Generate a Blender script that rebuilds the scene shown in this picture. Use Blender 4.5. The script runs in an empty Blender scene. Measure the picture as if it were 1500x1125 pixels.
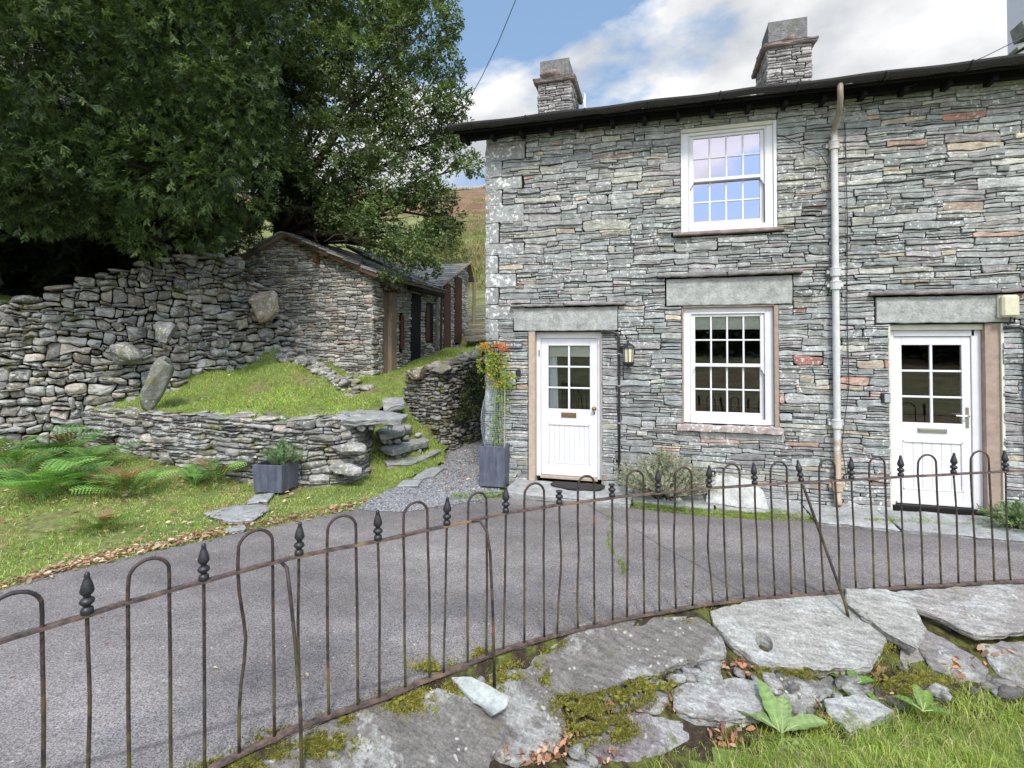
import bpy, math, random
import numpy as np
from mathutils import Vector, Matrix, noise as mn
R = math.radians
def sh(c, r, lo, hi):
    b = r.uniform(lo, hi); return tuple(k * b for k in c)
random.seed(7); RNG = np.random.default_rng(7)
scene = bpy.context.scene
COL = scene.collection

# ------------------------------------------------------------------ camera
FPX, YAW, PITCH, EYE = 760.0, R(15.7), R(1.0), 2.0
HOR = 505.0
cam_d = bpy.data.cameras.new('camera'); cam = bpy.data.objects.new('camera', cam_d); COL.objects.link(cam)
cam.location = (0, 0, EYE); cam.rotation_euler = (R(90) + PITCH, 0, YAW)
cam_d.sensor_width = 36; cam_d.lens = FPX / 1500 * 36
PY0 = HOR - FPX * math.tan(PITCH)
cam_d.shift_y = -(562.5 - PY0) / 1500
cam_d.clip_start = 0.05; cam_d.clip_end = 3000
scene.camera = cam

# ------------------------------------------------------------------ sky, sun, exposure
SUN_EL, SUN_AZ = R(50), R(158)          # azimuth clockwise from +Y (north)
world = bpy.data.worlds.new('World'); scene.world = world; world.use_nodes = True
def build_world():
    nt = world.node_tree; nt.nodes.clear(); N = nt.nodes.new; L = nt.links.new
    out = N('ShaderNodeOutputWorld'); bg = N('ShaderNodeBackground'); L(bg.outputs[0], out.inputs[0])
    sky = N('ShaderNodeTexSky'); sky.sky_type = 'NISHITA'; sky.sun_disc = False
    sky.sun_elevation = SUN_EL; sky.sun_rotation = SUN_AZ; sky.air_density = 1.0; sky.dust_density = 0.6
    sky.ozone_density = 1.4
    tc = N('ShaderNodeTexCoord')
    sep = N('ShaderNodeSeparateXYZ'); L(tc.outputs['Generated'], sep.inputs[0])
    mp = N('ShaderNodeMapping'); mp.inputs['Location'].default_value = (3.4, 1.15, 0.35); mp.inputs['Scale'].default_value = (1.0, 1.0, 1.9)
    L(tc.outputs['Generated'], mp.inputs[0])
    n1 = N('ShaderNodeTexNoise'); n1.inputs['Scale'].default_value = 2.6; n1.inputs['Detail'].default_value = 9; n1.inputs['Roughness'].default_value = 0.52
    n1.inputs['Distortion'].default_value = 0.15
    L(mp.outputs[0], n1.inputs['Vector'])
    # more cloud low down, blue gaps overhead
    el = N('ShaderNodeMapRange'); el.inputs[1].default_value = 0.40; el.inputs[2].default_value = 0.56
    el.inputs[3].default_value = 0.13; el.inputs[4].default_value = -0.045; L(sep.outputs[2], el.inputs[0])
    ad = N('ShaderNodeMath'); ad.operation = 'ADD'; L(n1.outputs[0], ad.inputs[0]); L(el.outputs[0], ad.inputs[1])
    cr = N('ShaderNodeValToRGB'); L(ad.outputs[0], cr.inputs[0])
    cr.color_ramp.elements[0].position = 0.485; cr.color_ramp.elements[0].color = (0, 0, 0, 1)
    cr.color_ramp.elements[1].position = 0.565; cr.color_ramp.elements[1].color = (1, 1, 1, 1)
    n2 = N('ShaderNodeTexNoise'); n2.inputs['Scale'].default_value = 4.5; n2.inputs['Detail'].default_value = 7
    L(mp.outputs[0], n2.inputs['Vector'])
    cc = N('ShaderNodeValToRGB'); L(n2.outputs[0], cc.inputs[0])
    cc.color_ramp.elements[0].position = 0.36; cc.color_ramp.elements[0].color = (3.4, 3.55, 3.8, 1)
    cc.color_ramp.elements[1].position = 0.60; cc.color_ramp.elements[1].color = (5.9, 5.9, 5.9, 1)
    mul = N('ShaderNodeMix'); mul.data_type = 'RGBA'; mul.blend_type = 'MIX'; mul.inputs[0].default_value = 0.55
    L(sky.outputs[0], mul.inputs[6]); mul.inputs[7].default_value = (2.0, 3.2, 4.9, 1)
    mx = N('ShaderNodeMix'); mx.data_type = 'RGBA'; L(cr.outputs[0], mx.inputs[0]); L(mul.outputs[2], mx.inputs[6]); L(cc.outputs[0], mx.inputs[7])
    # sky boosted towards the sun, behind the camera, as added fill for the facade
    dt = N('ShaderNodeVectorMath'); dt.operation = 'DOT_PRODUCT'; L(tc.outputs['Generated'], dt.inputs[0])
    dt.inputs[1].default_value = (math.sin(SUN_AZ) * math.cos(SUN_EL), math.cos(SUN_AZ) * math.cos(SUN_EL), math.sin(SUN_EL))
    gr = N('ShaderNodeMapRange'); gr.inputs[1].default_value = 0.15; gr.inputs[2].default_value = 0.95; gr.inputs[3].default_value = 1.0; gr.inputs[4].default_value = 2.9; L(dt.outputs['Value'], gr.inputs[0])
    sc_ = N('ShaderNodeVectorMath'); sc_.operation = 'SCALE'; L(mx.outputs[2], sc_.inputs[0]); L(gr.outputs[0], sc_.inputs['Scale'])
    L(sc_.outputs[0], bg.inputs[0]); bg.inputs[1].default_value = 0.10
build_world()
sl = bpy.data.lights.new('sun', 'SUN'); sl.energy = 1.9; sl.angle = R(10); sl.color = (1.0, 0.925, 0.83)
so = bpy.data.objects.new('sun', sl); COL.objects.link(so)
sd = Vector((math.sin(SUN_AZ) * math.cos(SUN_EL), math.cos(SUN_AZ) * math.cos(SUN_EL), math.sin(SUN_EL)))
so.rotation_euler = sd.to_track_quat('Z', 'Y').to_euler(); so.location = (0, -5, 20)
scene.view_settings.view_transform = 'Standard'; scene.view_settings.look = 'None'
scene.view_settings.exposure = 0.85; scene.view_settings.gamma = 1
scene.cycles.max_bounces = 5; scene.cycles.diffuse_bounces = 3; scene.cycles.glossy_bounces = 3
scene.cycles.transparent_max_bounces = 6; scene.cycles.use_denoising = True

# ------------------------------------------------------------------ pixel -> point on a real plane
_r = Vector((math.cos(YAW), math.sin(YAW), 0)); _f = Vector((-math.sin(YAW), math.cos(YAW), 0)); _u = Vector((0, 0, 1))
def ray(px, py):
    xc = (px - 750) / FPX; yc = (PY0 - py) / FPX
    d = (_f * math.cos(PITCH) + _u * math.sin(PITCH)) + xc * _r + yc * (_u * math.cos(PITCH) - _f * math.sin(PITCH))
    return d / d.dot(_f)
def at(px, py, t): return Vector((0, 0, EYE)) + ray(px, py) * t
def onz(px, py, z): d = ray(px, py); return Vector((0, 0, EYE)) + d * ((z - EYE) / d.z)
def ony(px, py, y): d = ray(px, py); return Vector((0, 0, EYE)) + d * (y / d.y)
def onx(px, py, x): d = ray(px, py); return Vector((0, 0, EYE)) + d * (x / d.x)

# ------------------------------------------------------------------ object helpers
def tag(o, label=None, cat=None, group=None, kind=None):
    if label: o['label'] = label
    if cat: o['category'] = cat
    if group: o['group'] = group
    if kind: o['kind'] = kind
    return o
def thing(name, label, cat, loc=(0, 0, 0), group=None, rot=(0, 0, 0)):
    o = bpy.data.objects.new(name, None); COL.objects.link(o); o.location = loc; o.rotation_euler = rot
    o.empty_display_size = 0.1
    return tag(o, label, cat, group)
def wm(o):
    b = Matrix.LocRotScale(o.location, o.rotation_euler, o.scale)
    return (wm(o.parent) @ o.matrix_parent_inverse @ b) if o.parent else b
def attach(o, p):
    o.parent = p; o.matrix_parent_inverse = wm(p).inverted(); return o
class MB:
    def __init__(s): s.v = []; s.f = []; s.m = []; s.t = []; s.tint = (1, 1, 1); s.mi = 0
    def add(s, vs, fs, tint=None, mi=None):
        b = len(s.v); s.v.extend(vs); s.f.extend([tuple(b + i for i in f) for f in fs])
        s.m.extend([s.mi if mi is None else mi] * len(fs)); s.t.extend([tint or s.tint] * len(vs))
    def box(s, x0, x1, y0, y1, z0, z1, tint=None, mi=None, bev=0.0, mat=None):
        if bev:
            b = bev; vs = []; fs = []
            for (xa, xb, ya, yb, za, zb) in ((x0, x1, y0 + b, y1 - b, z0 + b, z1 - b),):
                pass
            # chamfered box: 24 verts
            P = [(x0, x1), (y0, y1), (z0, z1)]
            idx = {}
            for ax in range(3):
                for sx in (0, 1):
                    for sy in (0, 1):
                        for sz in (0, 1):
                            sg = (sx, sy, sz); p = []
                            for k in range(3):
                                e = P[k][sg[k]]; p.append(e if k == ax else (e + b if sg[k] == 0 else e - b))
                            idx[(ax, sx, sy, sz)] = len(vs); vs.append(tuple(p))
            def q(*k): fs.append(tuple(idx[a] for a in k))
            for ax in range(3):
                o1, o2 = [k for k in range(3) if k != ax]
                for sg in (0, 1):
                    ks = []
                    for (a, c) in ((0, 0), (1, 0), (1, 1), (0, 1)):
                        k = [0, 0, 0]; k[ax] = sg; k[o1] = a; k[o2] = c; ks.append((ax, *k))
                    if (sg == 0) != (ax == 1): ks = ks[::-1]
                    q(*ks)
            for ax in range(3):      # edges along ax
                o1, o2 = [k for k in range(3) if k != ax]
                for a in (0, 1):
                    for c in (0, 1):
                        k0 = [0, 0, 0]; k0[o1] = a; k0[o2] = c; k1 = list(k0); k1[ax] = 1
                        q((o1, *k0), (o1, *k1), (o2, *k1), (o2, *k0))
            for sx in (0, 1):
                for sy in (0, 1):
                    for sz in (0, 1): q((0, sx, sy, sz), (1, sx, sy, sz), (2, sx, sy, sz))
        else:
            vs = [(x0, y0, z0), (x1, y0, z0), (x1, y1, z0), (x0, y1, z0), (x0, y0, z1), (x1, y0, z1), (x1, y1, z1), (x0, y1, z1)]
            fs = [(0, 3, 2, 1), (4, 5, 6, 7), (0, 1, 5, 4), (1, 2, 6, 5), (2, 3, 7, 6), (3, 0, 4, 7)]
        if mat is not None: vs = [tuple(mat @ Vector(p)) for p in vs]
        s.add(vs, fs, tint, mi)
    def tube(s, pts, r, n=8, tint=None, mi=None, cap=True, flat=None):
        pts = [Vector(p) for p in pts]; m = len(pts); rs = r if hasattr(r, '__len__') else [r] * m
        vs = []; fs = []; prev = None
        for i, p in enumerate(pts):
            d = (pts[min(i + 1, m - 1)] - pts[max(i - 1, 0)]).normalized()
            if prev is None:
                a = Vector((0, 0, 1)) if abs(d.z) < 0.9 else Vector((1, 0, 0)); x = d.cross(a).normalized()
            else:
                x = (prev - d * prev.dot(d)).normalized()
            prev = x; y = d.cross(x)
            for k in range(n):
                an = 2 * math.pi * k / n
                vs.append(tuple(p + (x * math.cos(an) + y * math.sin(an) * (flat or 1)) * rs[i]))
        for i in range(m - 1):
            for k in range(n):
                a = i * n + k; b = i * n + (k + 1) % n; fs.append((a, b, b + n, a + n))
        if cap: fs.append(tuple(range(n))[::-1]); fs.append(tuple((m - 1) * n + k for k in range(n)))
        s.add(vs, fs, tint, mi)
    def lathe(s, prof, c, n=12, tint=None, mi=None, rot=None):
        vs = []; fs = []
        for (r, z) in prof:
            for k in range(n):
                an = 2 * math.pi * k / n; p = Vector((r * math.cos(an), r * math.sin(an), z))
                if rot is not None: p = rot @ p
                vs.append(tuple(p + Vector(c)))
        for i in range(len(prof) - 1):
            for k in range(n):
                a = i * n + k; b = i * n + (k + 1) % n; fs.append((a, b, b + n, a + n))
        fs.append(tuple(range(n))[::-1]); fs.append(tuple((len(prof) - 1) * n + k for k in range(n)))
        s.add(vs, fs, tint, mi)
    def build(s, name, mats, parent=None, smooth=False, kind=None):
        return mesh_np(name, np.array(s.v, dtype=np.float32), s.f, mats, parent, smooth, np.array(s.t, dtype=np.float32), s.m, kind)
def mesh_np(name, v, faces, mats, parent=None, smooth=False, tint=None, mi=None, kind=None):
    me = bpy.data.meshes.new(name)
    if isinstance(faces, np.ndarray):
        n, k = faces.shape; me.vertices.add(len(v)); me.vertices.foreach_set('co', v.astype(np.float32).ravel())
        me.loops.add(n * k); me.loops.foreach_set('vertex_index', faces.astype(np.int32).ravel())
        me.polygons.add(n); me.polygons.foreach_set('loop_start', np.arange(0, n * k, k, dtype=np.int32))
        me.update(calc_edges=True)
    else:
        me.from_pydata(v.tolist(), [], faces); me.update()
    if tint is not None:
        a = me.color_attributes.new('tint', 'FLOAT_COLOR', 'POINT')
        c = np.ones((len(v), 4), dtype=np.float32); c[:, :3] = tint; a.data.foreach_set('color', c.ravel())
    for m in (mats if isinstance(mats, (list, tuple)) else [mats]): me.materials.append(m)
    if mi is not None and len(set(mi)) > 1: me.polygons.foreach_set('material_index', np.array(mi, dtype=np.int32))
    if smooth: me.polygons.foreach_set('use_smooth', np.ones(len(me.polygons), dtype=bool))
    o = bpy.data.objects.new(name, me); COL.objects.link(o)
    if parent is not None:
        o.parent = parent
        if kind != 'local':
            o.matrix_parent_inverse = wm(parent).inverted()
    if kind in ('structure', 'stuff'): o['kind'] = kind
    return o

# ------------------------------------------------------------------ materials
class Mat:
    def __init__(s, name, rough=0.8, spec=0.3, metal=0.0):
        s.m = bpy.data.materials.new(name); s.m.use_nodes = True; s.nt = s.m.node_tree
        s.b = s.nt.nodes['Principled BSDF']; s.b.inputs['Roughness'].default_value = rough
        s.b.inputs['Specular IOR Level'].default_value = spec; s.b.inputs['Metallic'].default_value = metal
        s.tc = s.nt.nodes.new('ShaderNodeTexCoord'); s.co = s.tc.outputs['Object']
    def N(s, t): return s.nt.nodes.new(t)
    def L(s, a, b): s.nt.links.new(a, b)
    def mapping(s, scale, rot=(0, 0, 0)):
        m = s.N('ShaderNodeMapping'); m.inputs['Scale'].default_value = scale; m.inputs['Rotation'].default_value = rot; s.L(s.co, m.inputs[0]); return m.outputs[0]
    def noise(s, scale, detail=4, rough=0.55, vec=None, dist=0.0):
        n = s.N('ShaderNodeTexNoise'); n.inputs['Scale'].default_value = scale; n.inputs['Detail'].default_value = detail
        n.inputs['Roughness'].default_value = rough; n.inputs['Distortion'].default_value = dist; s.L(vec or s.co, n.inputs['Vector']); return n.outputs[0]
    def vor(s, scale, vec=None, feat='F1', out=0):
        n = s.N('ShaderNodeTexVoronoi'); n.inputs['Scale'].default_value = scale; n.feature = feat; s.L(vec or s.co, n.inputs['Vector']); return n.outputs[out]
    def ramp(s, fac, stops):
        r = s.N('ShaderNodeValToRGB'); s.L(fac, r.inputs[0]); e = r.color_ramp.elements
        while len(e) < len(stops): e.new(0.5)
        for k, (p, c) in enumerate(stops):
            e[k].position = p; e[k].color = (c, c, c, 1) if not hasattr(c, '__len__') else (*c, 1)
        return r.outputs[0]
    def mix(s, fac, a, b, mode='MIX'):
        m = s.N('ShaderNodeMix'); m.data_type = 'RGBA'; m.blend_type = mode
        for k, x in ((0, fac), (6, a), (7, b)):
            if isinstance(x, (int, float)): m.inputs[k].default_value = x
            elif isinstance(x, tuple): m.inputs[k].default_value = (*x, 1)
            else: s.L(x, m.inputs[k])
        return m.outputs[2]
    def math(s, op, a, b=0.0):
        m = s.N('ShaderNodeMath'); m.operation = op
        for k, x in ((0, a), (1, b)):
            if isinstance(x, (int, float)): m.inputs[k].default_value = x
            else: s.L(x, m.inputs[k])
        return m.outputs[0]
    def tint(s):
        a = s.N('ShaderNodeAttribute'); a.attribute_name = 'tint'; return a.outputs['Color']
    def color(s, c):
        if isinstance(c, tuple): s.b.inputs['Base Color'].default_value = (*c, 1)
        else: s.L(c, s.b.inputs['Base Color'])
    def rough(s, c): s.L(c, s.b.inputs['Roughness'])
    def bump(s, h, strength=0.5, dist=0.01):
        b = s.N('ShaderNodeBump'); b.inputs['Strength'].default_value = strength; b.inputs['Distance'].default_value = dist
        s.L(h, b.inputs['Height']); s.L(b.outputs[0], s.b.inputs['Normal'])
def stone_mat(name, spot=0.60, spotcol=(0.62, 0.62, 0.58), lam=True, moss=None, sc=1.0, lichen_big=None, rust=None, gate=0.42):
    m = Mat(name, 0.82, 0.25); t = m.tint()
    str_ = m.mapping((4 * sc, 4 * sc, 45 * sc)); n0 = m.noise(1.6, 5, 0.6, str_)
    n1 = m.noise(9 * sc, 6, 0.62); n2 = m.noise(38 * sc, 5, 0.7)
    v = m.ramp(n1, [(0.28, 0.66), (0.72, 1.3)]); c = m.mix(1.0, t, v, 'MULTIPLY')
    v2 = m.ramp(n2, [(0.3, 0.74), (0.7, 1.22)]); c = m.mix(1.0, c, v2, 'MULTIPLY')
    if lam: c = m.mix(1.0, c, m.ramp(n0, [(0.3, 0.78), (0.7, 1.16)]), 'MULTIPLY')
    if rust:
        rm = m.ramp(m.noise(3.6, 6, 0.62, m.mapping((1.0, 1.0, 2.6))), [(rust, 0.0), (rust + 0.035, 1.0)])
        c = m.mix(m.math('MULTIPLY', rm, 0.75), c, m.mix(1.0, m.ramp(n1, [(0.35, (0.36, 0.17, 0.11)), (0.6, (0.40, 0.27, 0.17))]), v2, 'MULTIPLY'))
    if lichen_big:
        c = m.mix(m.ramp(m.noise(5.0 * sc, 7, 0.66), [(lichen_big, 0.0), (lichen_big + 0.05, 0.85)]), c, (0.42, 0.43, 0.40))
    s1 = m.ramp(m.noise(26 * sc, 3, 0.5), [(spot, 0.0), (spot + 0.045, 1.0)]); s2 = m.ramp(m.noise(2.1, 3), [(gate, 0.0), (gate + 0.12, 1.0)])
    c = m.mix(m.math('MULTIPLY', m.math('MULTIPLY', s1, s2), 0.85), c, spotcol)
    if moss is not None:
        c = m.mix(m.ramp(m.noise(3.4, 6, 0.65), [(moss, 0.0), (moss + 0.10, 0.9)]), c, (0.135, 0.135, 0.035))
    m.color(c)
    h = m.math('ADD', m.math('MULTIPLY', n2, 0.5), m.math('ADD', n1, m.math('MULTIPLY', n0, 0.8 if lam else 0.0)))
    m.bump(h, 0.9, 0.014); return m.m
M = {}
M['slate'] = stone_mat('house_slate', 0.585, (0.68, 0.68, 0.65), rust=0.66, gate=0.44)
M['quoin'] = stone_mat('lichened_quoin_slate', 0.575, (0.70, 0.70, 0.68), lam=False, gate=0.2, sc=.8)
M['lintel'] = stone_mat('lintel_slate', 0.70, lam=False)
M['dry'] = stone_mat('dry_wall_stone', 0.57, (0.52, 0.52, 0.48), moss=0.565, sc=0.8, lichen_big=0.555)
M['drymoss'] = stone_mat('mossy_wall_stone', 0.66, moss=0.53, sc=0.8)
M['barn'] = stone_mat('barn_stone', 0.62, (0.42, 0.42, 0.38), sc=0.8)
def simple(name, col, rough=0.6, spec=0.3, var=0.12, sc=12, bump=0.15, metal=0.0):
    m = Mat(name, rough, spec, metal); n = m.noise(sc, 5, 0.6)
    m.color(m.mix(1.0, col, m.ramp(n, [(0.25, 1 - var), (0.75, 1 + var)]), 'MULTIPLY')); m.bump(n, bump, 0.004); return m.m
M['core'] = simple('dark_joint', (0.020, 0.018, 0.015), 1.0, 0.0)
M['white'] = simple('white_paint', (0.70, 0.69, 0.70), 0.42, 0.4, 0.07, 5, 0.12)
M['cream'] = simple('cream_paint', (0.62, 0.60, 0.50), 0.5, 0.3, 0.1, 8)
M['render'] = simple('brown_render', (0.34, 0.26, 0.21), 0.9, 0.1, 0.22, 14, 0.5)
M['tan'] = simple('tan_wood', (0.44, 0.355, 0.275), 0.8, 0.1, 0.2, 14, 0.3)
M['black'] = simple('black_metal', (0.022, 0.021, 0.024), 0.42, 0.5, 0.25, 30, 0.3)
M['gutter'] = simple('gutter_metal', (0.028, 0.023, 0.024), 0.42, 0.5, 0.35, 9, 0.3)
M['brass'] = simple('aged_brass', (0.30, 0.21, 0.11), 0.4, 0.5, 0.3, 40, 0.2, 0.85)
M['steel'] = simple('brushed_steel', (0.55, 0.52, 0.45), 0.3, 0.5, 0.1, 40, 0.1, 0.9)
M['plastic'] = simple('ivory_plastic', (0.62, 0.58, 0.42), 0.35, 0.5, 0.12, 20, 0.1)
M['greyplastic'] = simple('grey_plastic', (0.33, 0.34, 0.34), 0.4, 0.5, 0.1, 20, 0.1)
M['blind'] = simple('cream_blind', (0.80, 0.82, 0.68), 0.9, 0.1, 0.04)
M['curtain'] = simple('pale_curtain', (0.80, 0.86, 0.88), 0.9, 0.1, 0.12, 20)
M['room'] = simple('dark_room', (0.018, 0.019, 0.017), 1.0, 0.0)
M['mat'] = simple('rubber_mat', (0.035, 0.030, 0.030), 0.8, 0.2, 0.5, 60, 1.0)
M['roof'] = stone_mat('roof_slate', 0.62, (0.33, 0.33, 0.26), moss=0.60)
def soil_mat():
    m = Mat('mossy_soil', 1.0, 0.05); n = m.noise(30, 5, 0.65); n2 = m.noise(6, 5, 0.6)
    c = m.mix(m.ramp(n2, [(0.46, 0.0), (0.56, 1.0)]), (0.050, 0.038, 0.027), (0.10, 0.105, 0.028)); c = m.mix(1.0, c, m.ramp(n, [(0.25, 0.5), (0.75, 1.5)]), 'MULTIPLY'); m.color(c); m.bump(n, 1.0, 0.02); return m.m
M['soil'] = soil_mat()
M['bark'] = simple('bark', (0.055, 0.043, 0.034), 0.95, 0.1, 0.45, 18, 1.0)
def wood(name, col):
    m = Mat(name, 0.78, 0.15); n = m.noise(2.5, 6, 0.65, m.mapping((30, 30, 1.6)))
    m.color(m.mix(1.0, col, m.ramp(n, [(0.3, 0.55), (0.7, 1.35)]), 'MULTIPLY')); m.bump(n, 0.5, 0.004); return m.m
M['oldwood'] = wood('weathered_brown_wood', (0.24, 0.185, 0.14))
M['redwood'] = wood('red_brown_painted_wood', (0.12, 0.052, 0.036))
M['brownwood'] = wood('dark_brown_wood', (0.085, 0.042, 0.026))
M['blackwood'] = wood('black_wood', (0.016, 0.016, 0.018))
def glass(name, base, mixf, rough=0.02):
    m = Mat(name, rough, 0.5); nt = m.nt
    tr = m.N('ShaderNodeBsdfTransparent'); tr.inputs[0].default_value = (*base, 1)
    gl = m.N('ShaderNodeBsdfGlossy'); gl.inputs['Roughness'].default_value = rough; gl.inputs['Color'].default_value = (0.86, 0.81, 0.93, 1)
    mx = m.N('ShaderNodeMixShader'); fr = m.N('ShaderNodeFresnel'); fr.inputs[0].default_value = 1.5
    f = m.math('MINIMUM', m.math('ADD', fr.outputs[0], mixf), 1.0)
    m.L(f, mx.inputs[0]); m.L(tr.outputs[0], mx.inputs[1]); m.L(gl.outputs[0], mx.inputs[2])
    n = m.noise(2.2, 2); b = m.N('ShaderNodeBump'); b.inputs['Strength'].default_value = 0.06; b.inputs['Distance'].default_value = 0.01
    m.L(n, b.inputs['Height']); m.L(b.outputs[0], gl.inputs['Normal'])
    m.L(mx.outputs[0], nt.nodes['Material Output'].inputs[0]); return m.m
M['glass'] = glass('window_glass', (0.97, 0.98, 0.97), 0.08)
M['glass_up'] = glass('coated_window_glass', (0.5, 0.52, 0.6), 0.30)
def leaf_mat(name, trans=0.35, rough=0.55, spec=0.35):
    m = Mat(name, rough, spec); t = m.tint()
    c = m.mix(1.0, t, m.ramp(m.noise(0.9, 3), [(0.3, 0.72), (0.7, 1.25)]), 'MULTIPLY'); m.color(c)
    tl = m.N('ShaderNodeBsdfTranslucent'); m.L(m.mix(1.0, c, (1.3, 1.35, 0.6), 'MULTIPLY'), tl.inputs[0])
    mx = m.N('ShaderNodeMixShader'); mx.inputs[0].default_value = trans
    m.L(m.b.outputs[0], mx.inputs[1]); m.L(tl.outputs[0], mx.inputs[2]); m.L(mx.outputs[0], m.nt.nodes['Material Output'].inputs[0]); return m.m
M['leaf'] = leaf_mat('leaf'); M['grass'] = leaf_mat('grass_blade', 0.4, 0.6, 0.2); M['dead'] = leaf_mat('dead_leaf', 0.15, 0.8, 0.1)
M['yew'] = leaf_mat('yew_needle', 0.22, 0.5, 0.35)
def ground_mat():
    m = Mat('turf_ground', 0.95, 0.1); n = m.noise(1.3, 6, 0.6); n2 = m.noise(14, 5, 0.7)
    c = m.ramp(n, [(0.3, (0.12, 0.18, 0.045)), (0.5, (0.17, 0.21, 0.062)), (0.68, (0.22, 0.18, 0.09))])
    c = m.mix(1.0, c, m.ramp(n2, [(0.3, 0.5), (0.7, 1.35)]), 'MULTIPLY'); m.color(c); m.bump(n2, 0.8, 0.03); return m.m
M['turf'] = ground_mat()
def hill_mat():
    m = Mat('fell_grass_and_bracken', 0.95, 0.1); n = m.noise(0.045, 9, 0.62); n2 = m.noise(0.5, 8, 0.7); n3 = m.noise(0.012, 3)
    c = m.ramp(n, [(0.36, (0.15, 0.175, 0.062)), (0.50, (0.205, 0.215, 0.085)), (0.60, (0.215, 0.15, 0.080)), (0.7, (0.17, 0.18, 0.08))])
    c = m.mix(1.0, c, m.ramp(n2, [(0.32, 0.45), (0.68, 1.4)]), 'MULTIPLY')
    sx = m.N('ShaderNodeSeparateXYZ'); m.L(m.co, sx.inputs[0])
    hf = m.math('ADD', m.math('MULTIPLY', sx.outputs[2], 0.028), m.math('MULTIPLY', n, 0.9))
    c = m.mix(m.ramp(hf, [(0.98, 0.0), (1.35, 0.8)]), c, m.mix(1.0, (0.23, 0.135, 0.085), m.ramp(n2, [(0.3, 0.7), (0.7, 1.3)]), 'MULTIPLY'))
    m.color(c); m.bump(n2, 1.0, 0.8); return m.m
M['hill'] = hill_mat()
def asphalt():
    m = Mat('asphalt', 0.86, 0.25); n = m.noise(120, 3, 0.75); n1 = m.noise(0.8, 6, 0.6); n2 = m.noise(6, 5, 0.6)
    c = m.mix(1.0, (0.208, 0.186, 0.176), m.ramp(n, [(0.36, 0.35), (0.64, 1.65)]), 'MULTIPLY')
    c = m.mix(1.0, c, m.ramp(n1, [(0.35, 0.76), (0.65, 1.18)]), 'MULTIPLY'); c = m.mix(1.0, c, m.ramp(m.noise(0.55, 3, 0.5, m.mapping((.35, 2.2, 1), (0, 0, .12))), [(0.36, 0.80), (0.60, 1.10)]), 'MULTIPLY'); c = m.mix(1.0, c, m.ramp(n2, [(0.3, 0.88), (0.7, 1.1)]), 'MULTIPLY')
    v = m.vor(13); sp = m.ramp(v, [(0.06, 1.0), (0.12, 0.0)]); gate = m.ramp(m.noise(19, 2), [(0.50, 0.0), (0.54, 1.0)])
    c = m.mix(m.math('MULTIPLY', sp, gate), c, (0.42, 0.41, 0.40))
    c = m.mix(m.ramp(m.noise(1.7, 7, 0.7), [(0.60, 0.0), (0.80, 0.45)]), c, (0.15, 0.115, 0.085))
    ck = m.ramp(m.vor(0.21, m.mix(0.25, m.co, m.N('ShaderNodeTexNoise').outputs[1]), 'DISTANCE_TO_EDGE'), [(0.0, 0.5), (0.0022, 0.0)])
    c = m.mix(ck, c, (0.05, 0.045, 0.045))
    m.color(c); m.bump(m.math('ADD', n, m.math('MULTIPLY', v, 0.3)), 0.8, 0.006); return m.m
M['asphalt'] = asphalt()
def gravel():
    m = Mat('gravel', 0.9, 0.2); v = m.vor(42, out=1); v1 = m.vor(42); c = v
    hs = m.N('ShaderNodeHueSaturation'); hs.inputs['Saturation'].default_value = 0.12; m.L(v, hs.inputs['Color'])
    c = m.mix(1.0, m.mix(0.3, (0.30, 0.295, 0.295), hs.outputs[0]), m.ramp(v1, [(0.15, 1.15), (0.6, 0.35)]), 'MULTIPLY')
    m.color(c); m.bump(v1, -1.0, 0.02); return m.m
M['gravel'] = gravel()
M['flag'] = stone_mat('flagstone', 0.63, (0.45, 0.45, 0.40), lam=False, moss=0.64)
def planter():
    m = Mat('lead_grey_planter', 0.55, 0.4); n = m.noise(3, 6, 0.65, m.mapping((6, 6, 1.0))); n2 = m.noise(12, 5)
    c = m.ramp(n, [(0.3, (0.055, 0.060, 0.088)), (0.7, (0.125, 0.132, 0.172))])
    m.color(m.mix(1.0, c, m.ramp(n2, [(0.3, 0.85), (0.7, 1.15)]), 'MULTIPLY')); m.bump(n2, 0.2, 0.004); return m.m
M['planter'] = planter()
def iron():
    m = Mat('rusty_painted_iron', 0.5, 0.5); n = m.noise(34, 6, 0.7); n2 = m.noise(3.2, 4); n3 = m.noise(3.7, 3, 0.6, m.mapping((1.3, 1.3, 1.7)))
    c = m.mix(m.ramp(n, [(0.44, 0.0), (0.56, 1.0)]), (0.020, 0.018, 0.021), (0.070, 0.042, 0.032))
    c = m.mix(m.ramp(n2, [(0.64, 0.0), (0.70, 0.75)]), c, (0.21, 0.095, 0.045))
    sp = m.N('ShaderNodeSeparateXYZ'); m.L(m.co, sp.inputs[0])
    lo = m.ramp(sp.outputs[2], [(0.05, 1.0), (0.72, 0.0)])
    c = m.mix(m.math('MULTIPLY', lo, m.ramp(n3, [(0.42, 0.0), (0.58, 0.75)])), c, (0.13, 0.115, 0.030))
    m.color(c); m.rough(m.ramp(n, [(0.4, 0.42), (0.6, 0.85)])); m.bump(n, 0.6, 0.003); return m.m
M['iron'] = iron()
def rail():
    m = Mat('rust_worn_rail', 0.7, 0.35); n = m.noise(24, 6, 0.7); n2 = m.noise(4.5, 4)
    c = m.mix(m.ramp(n, [(0.38, 0.0), (0.62, 1.0)]), (0.05, 0.040, 0.040), (0.16, 0.105, 0.085))
    c = m.mix(m.ramp(n2, [(0.55, 0.0), (0.66, 0.6)]), c, (0.30, 0.20, 0.10)); m.color(c); m.bump(n, 0.7, 0.003); return m.m
M['rail'] = rail()
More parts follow.
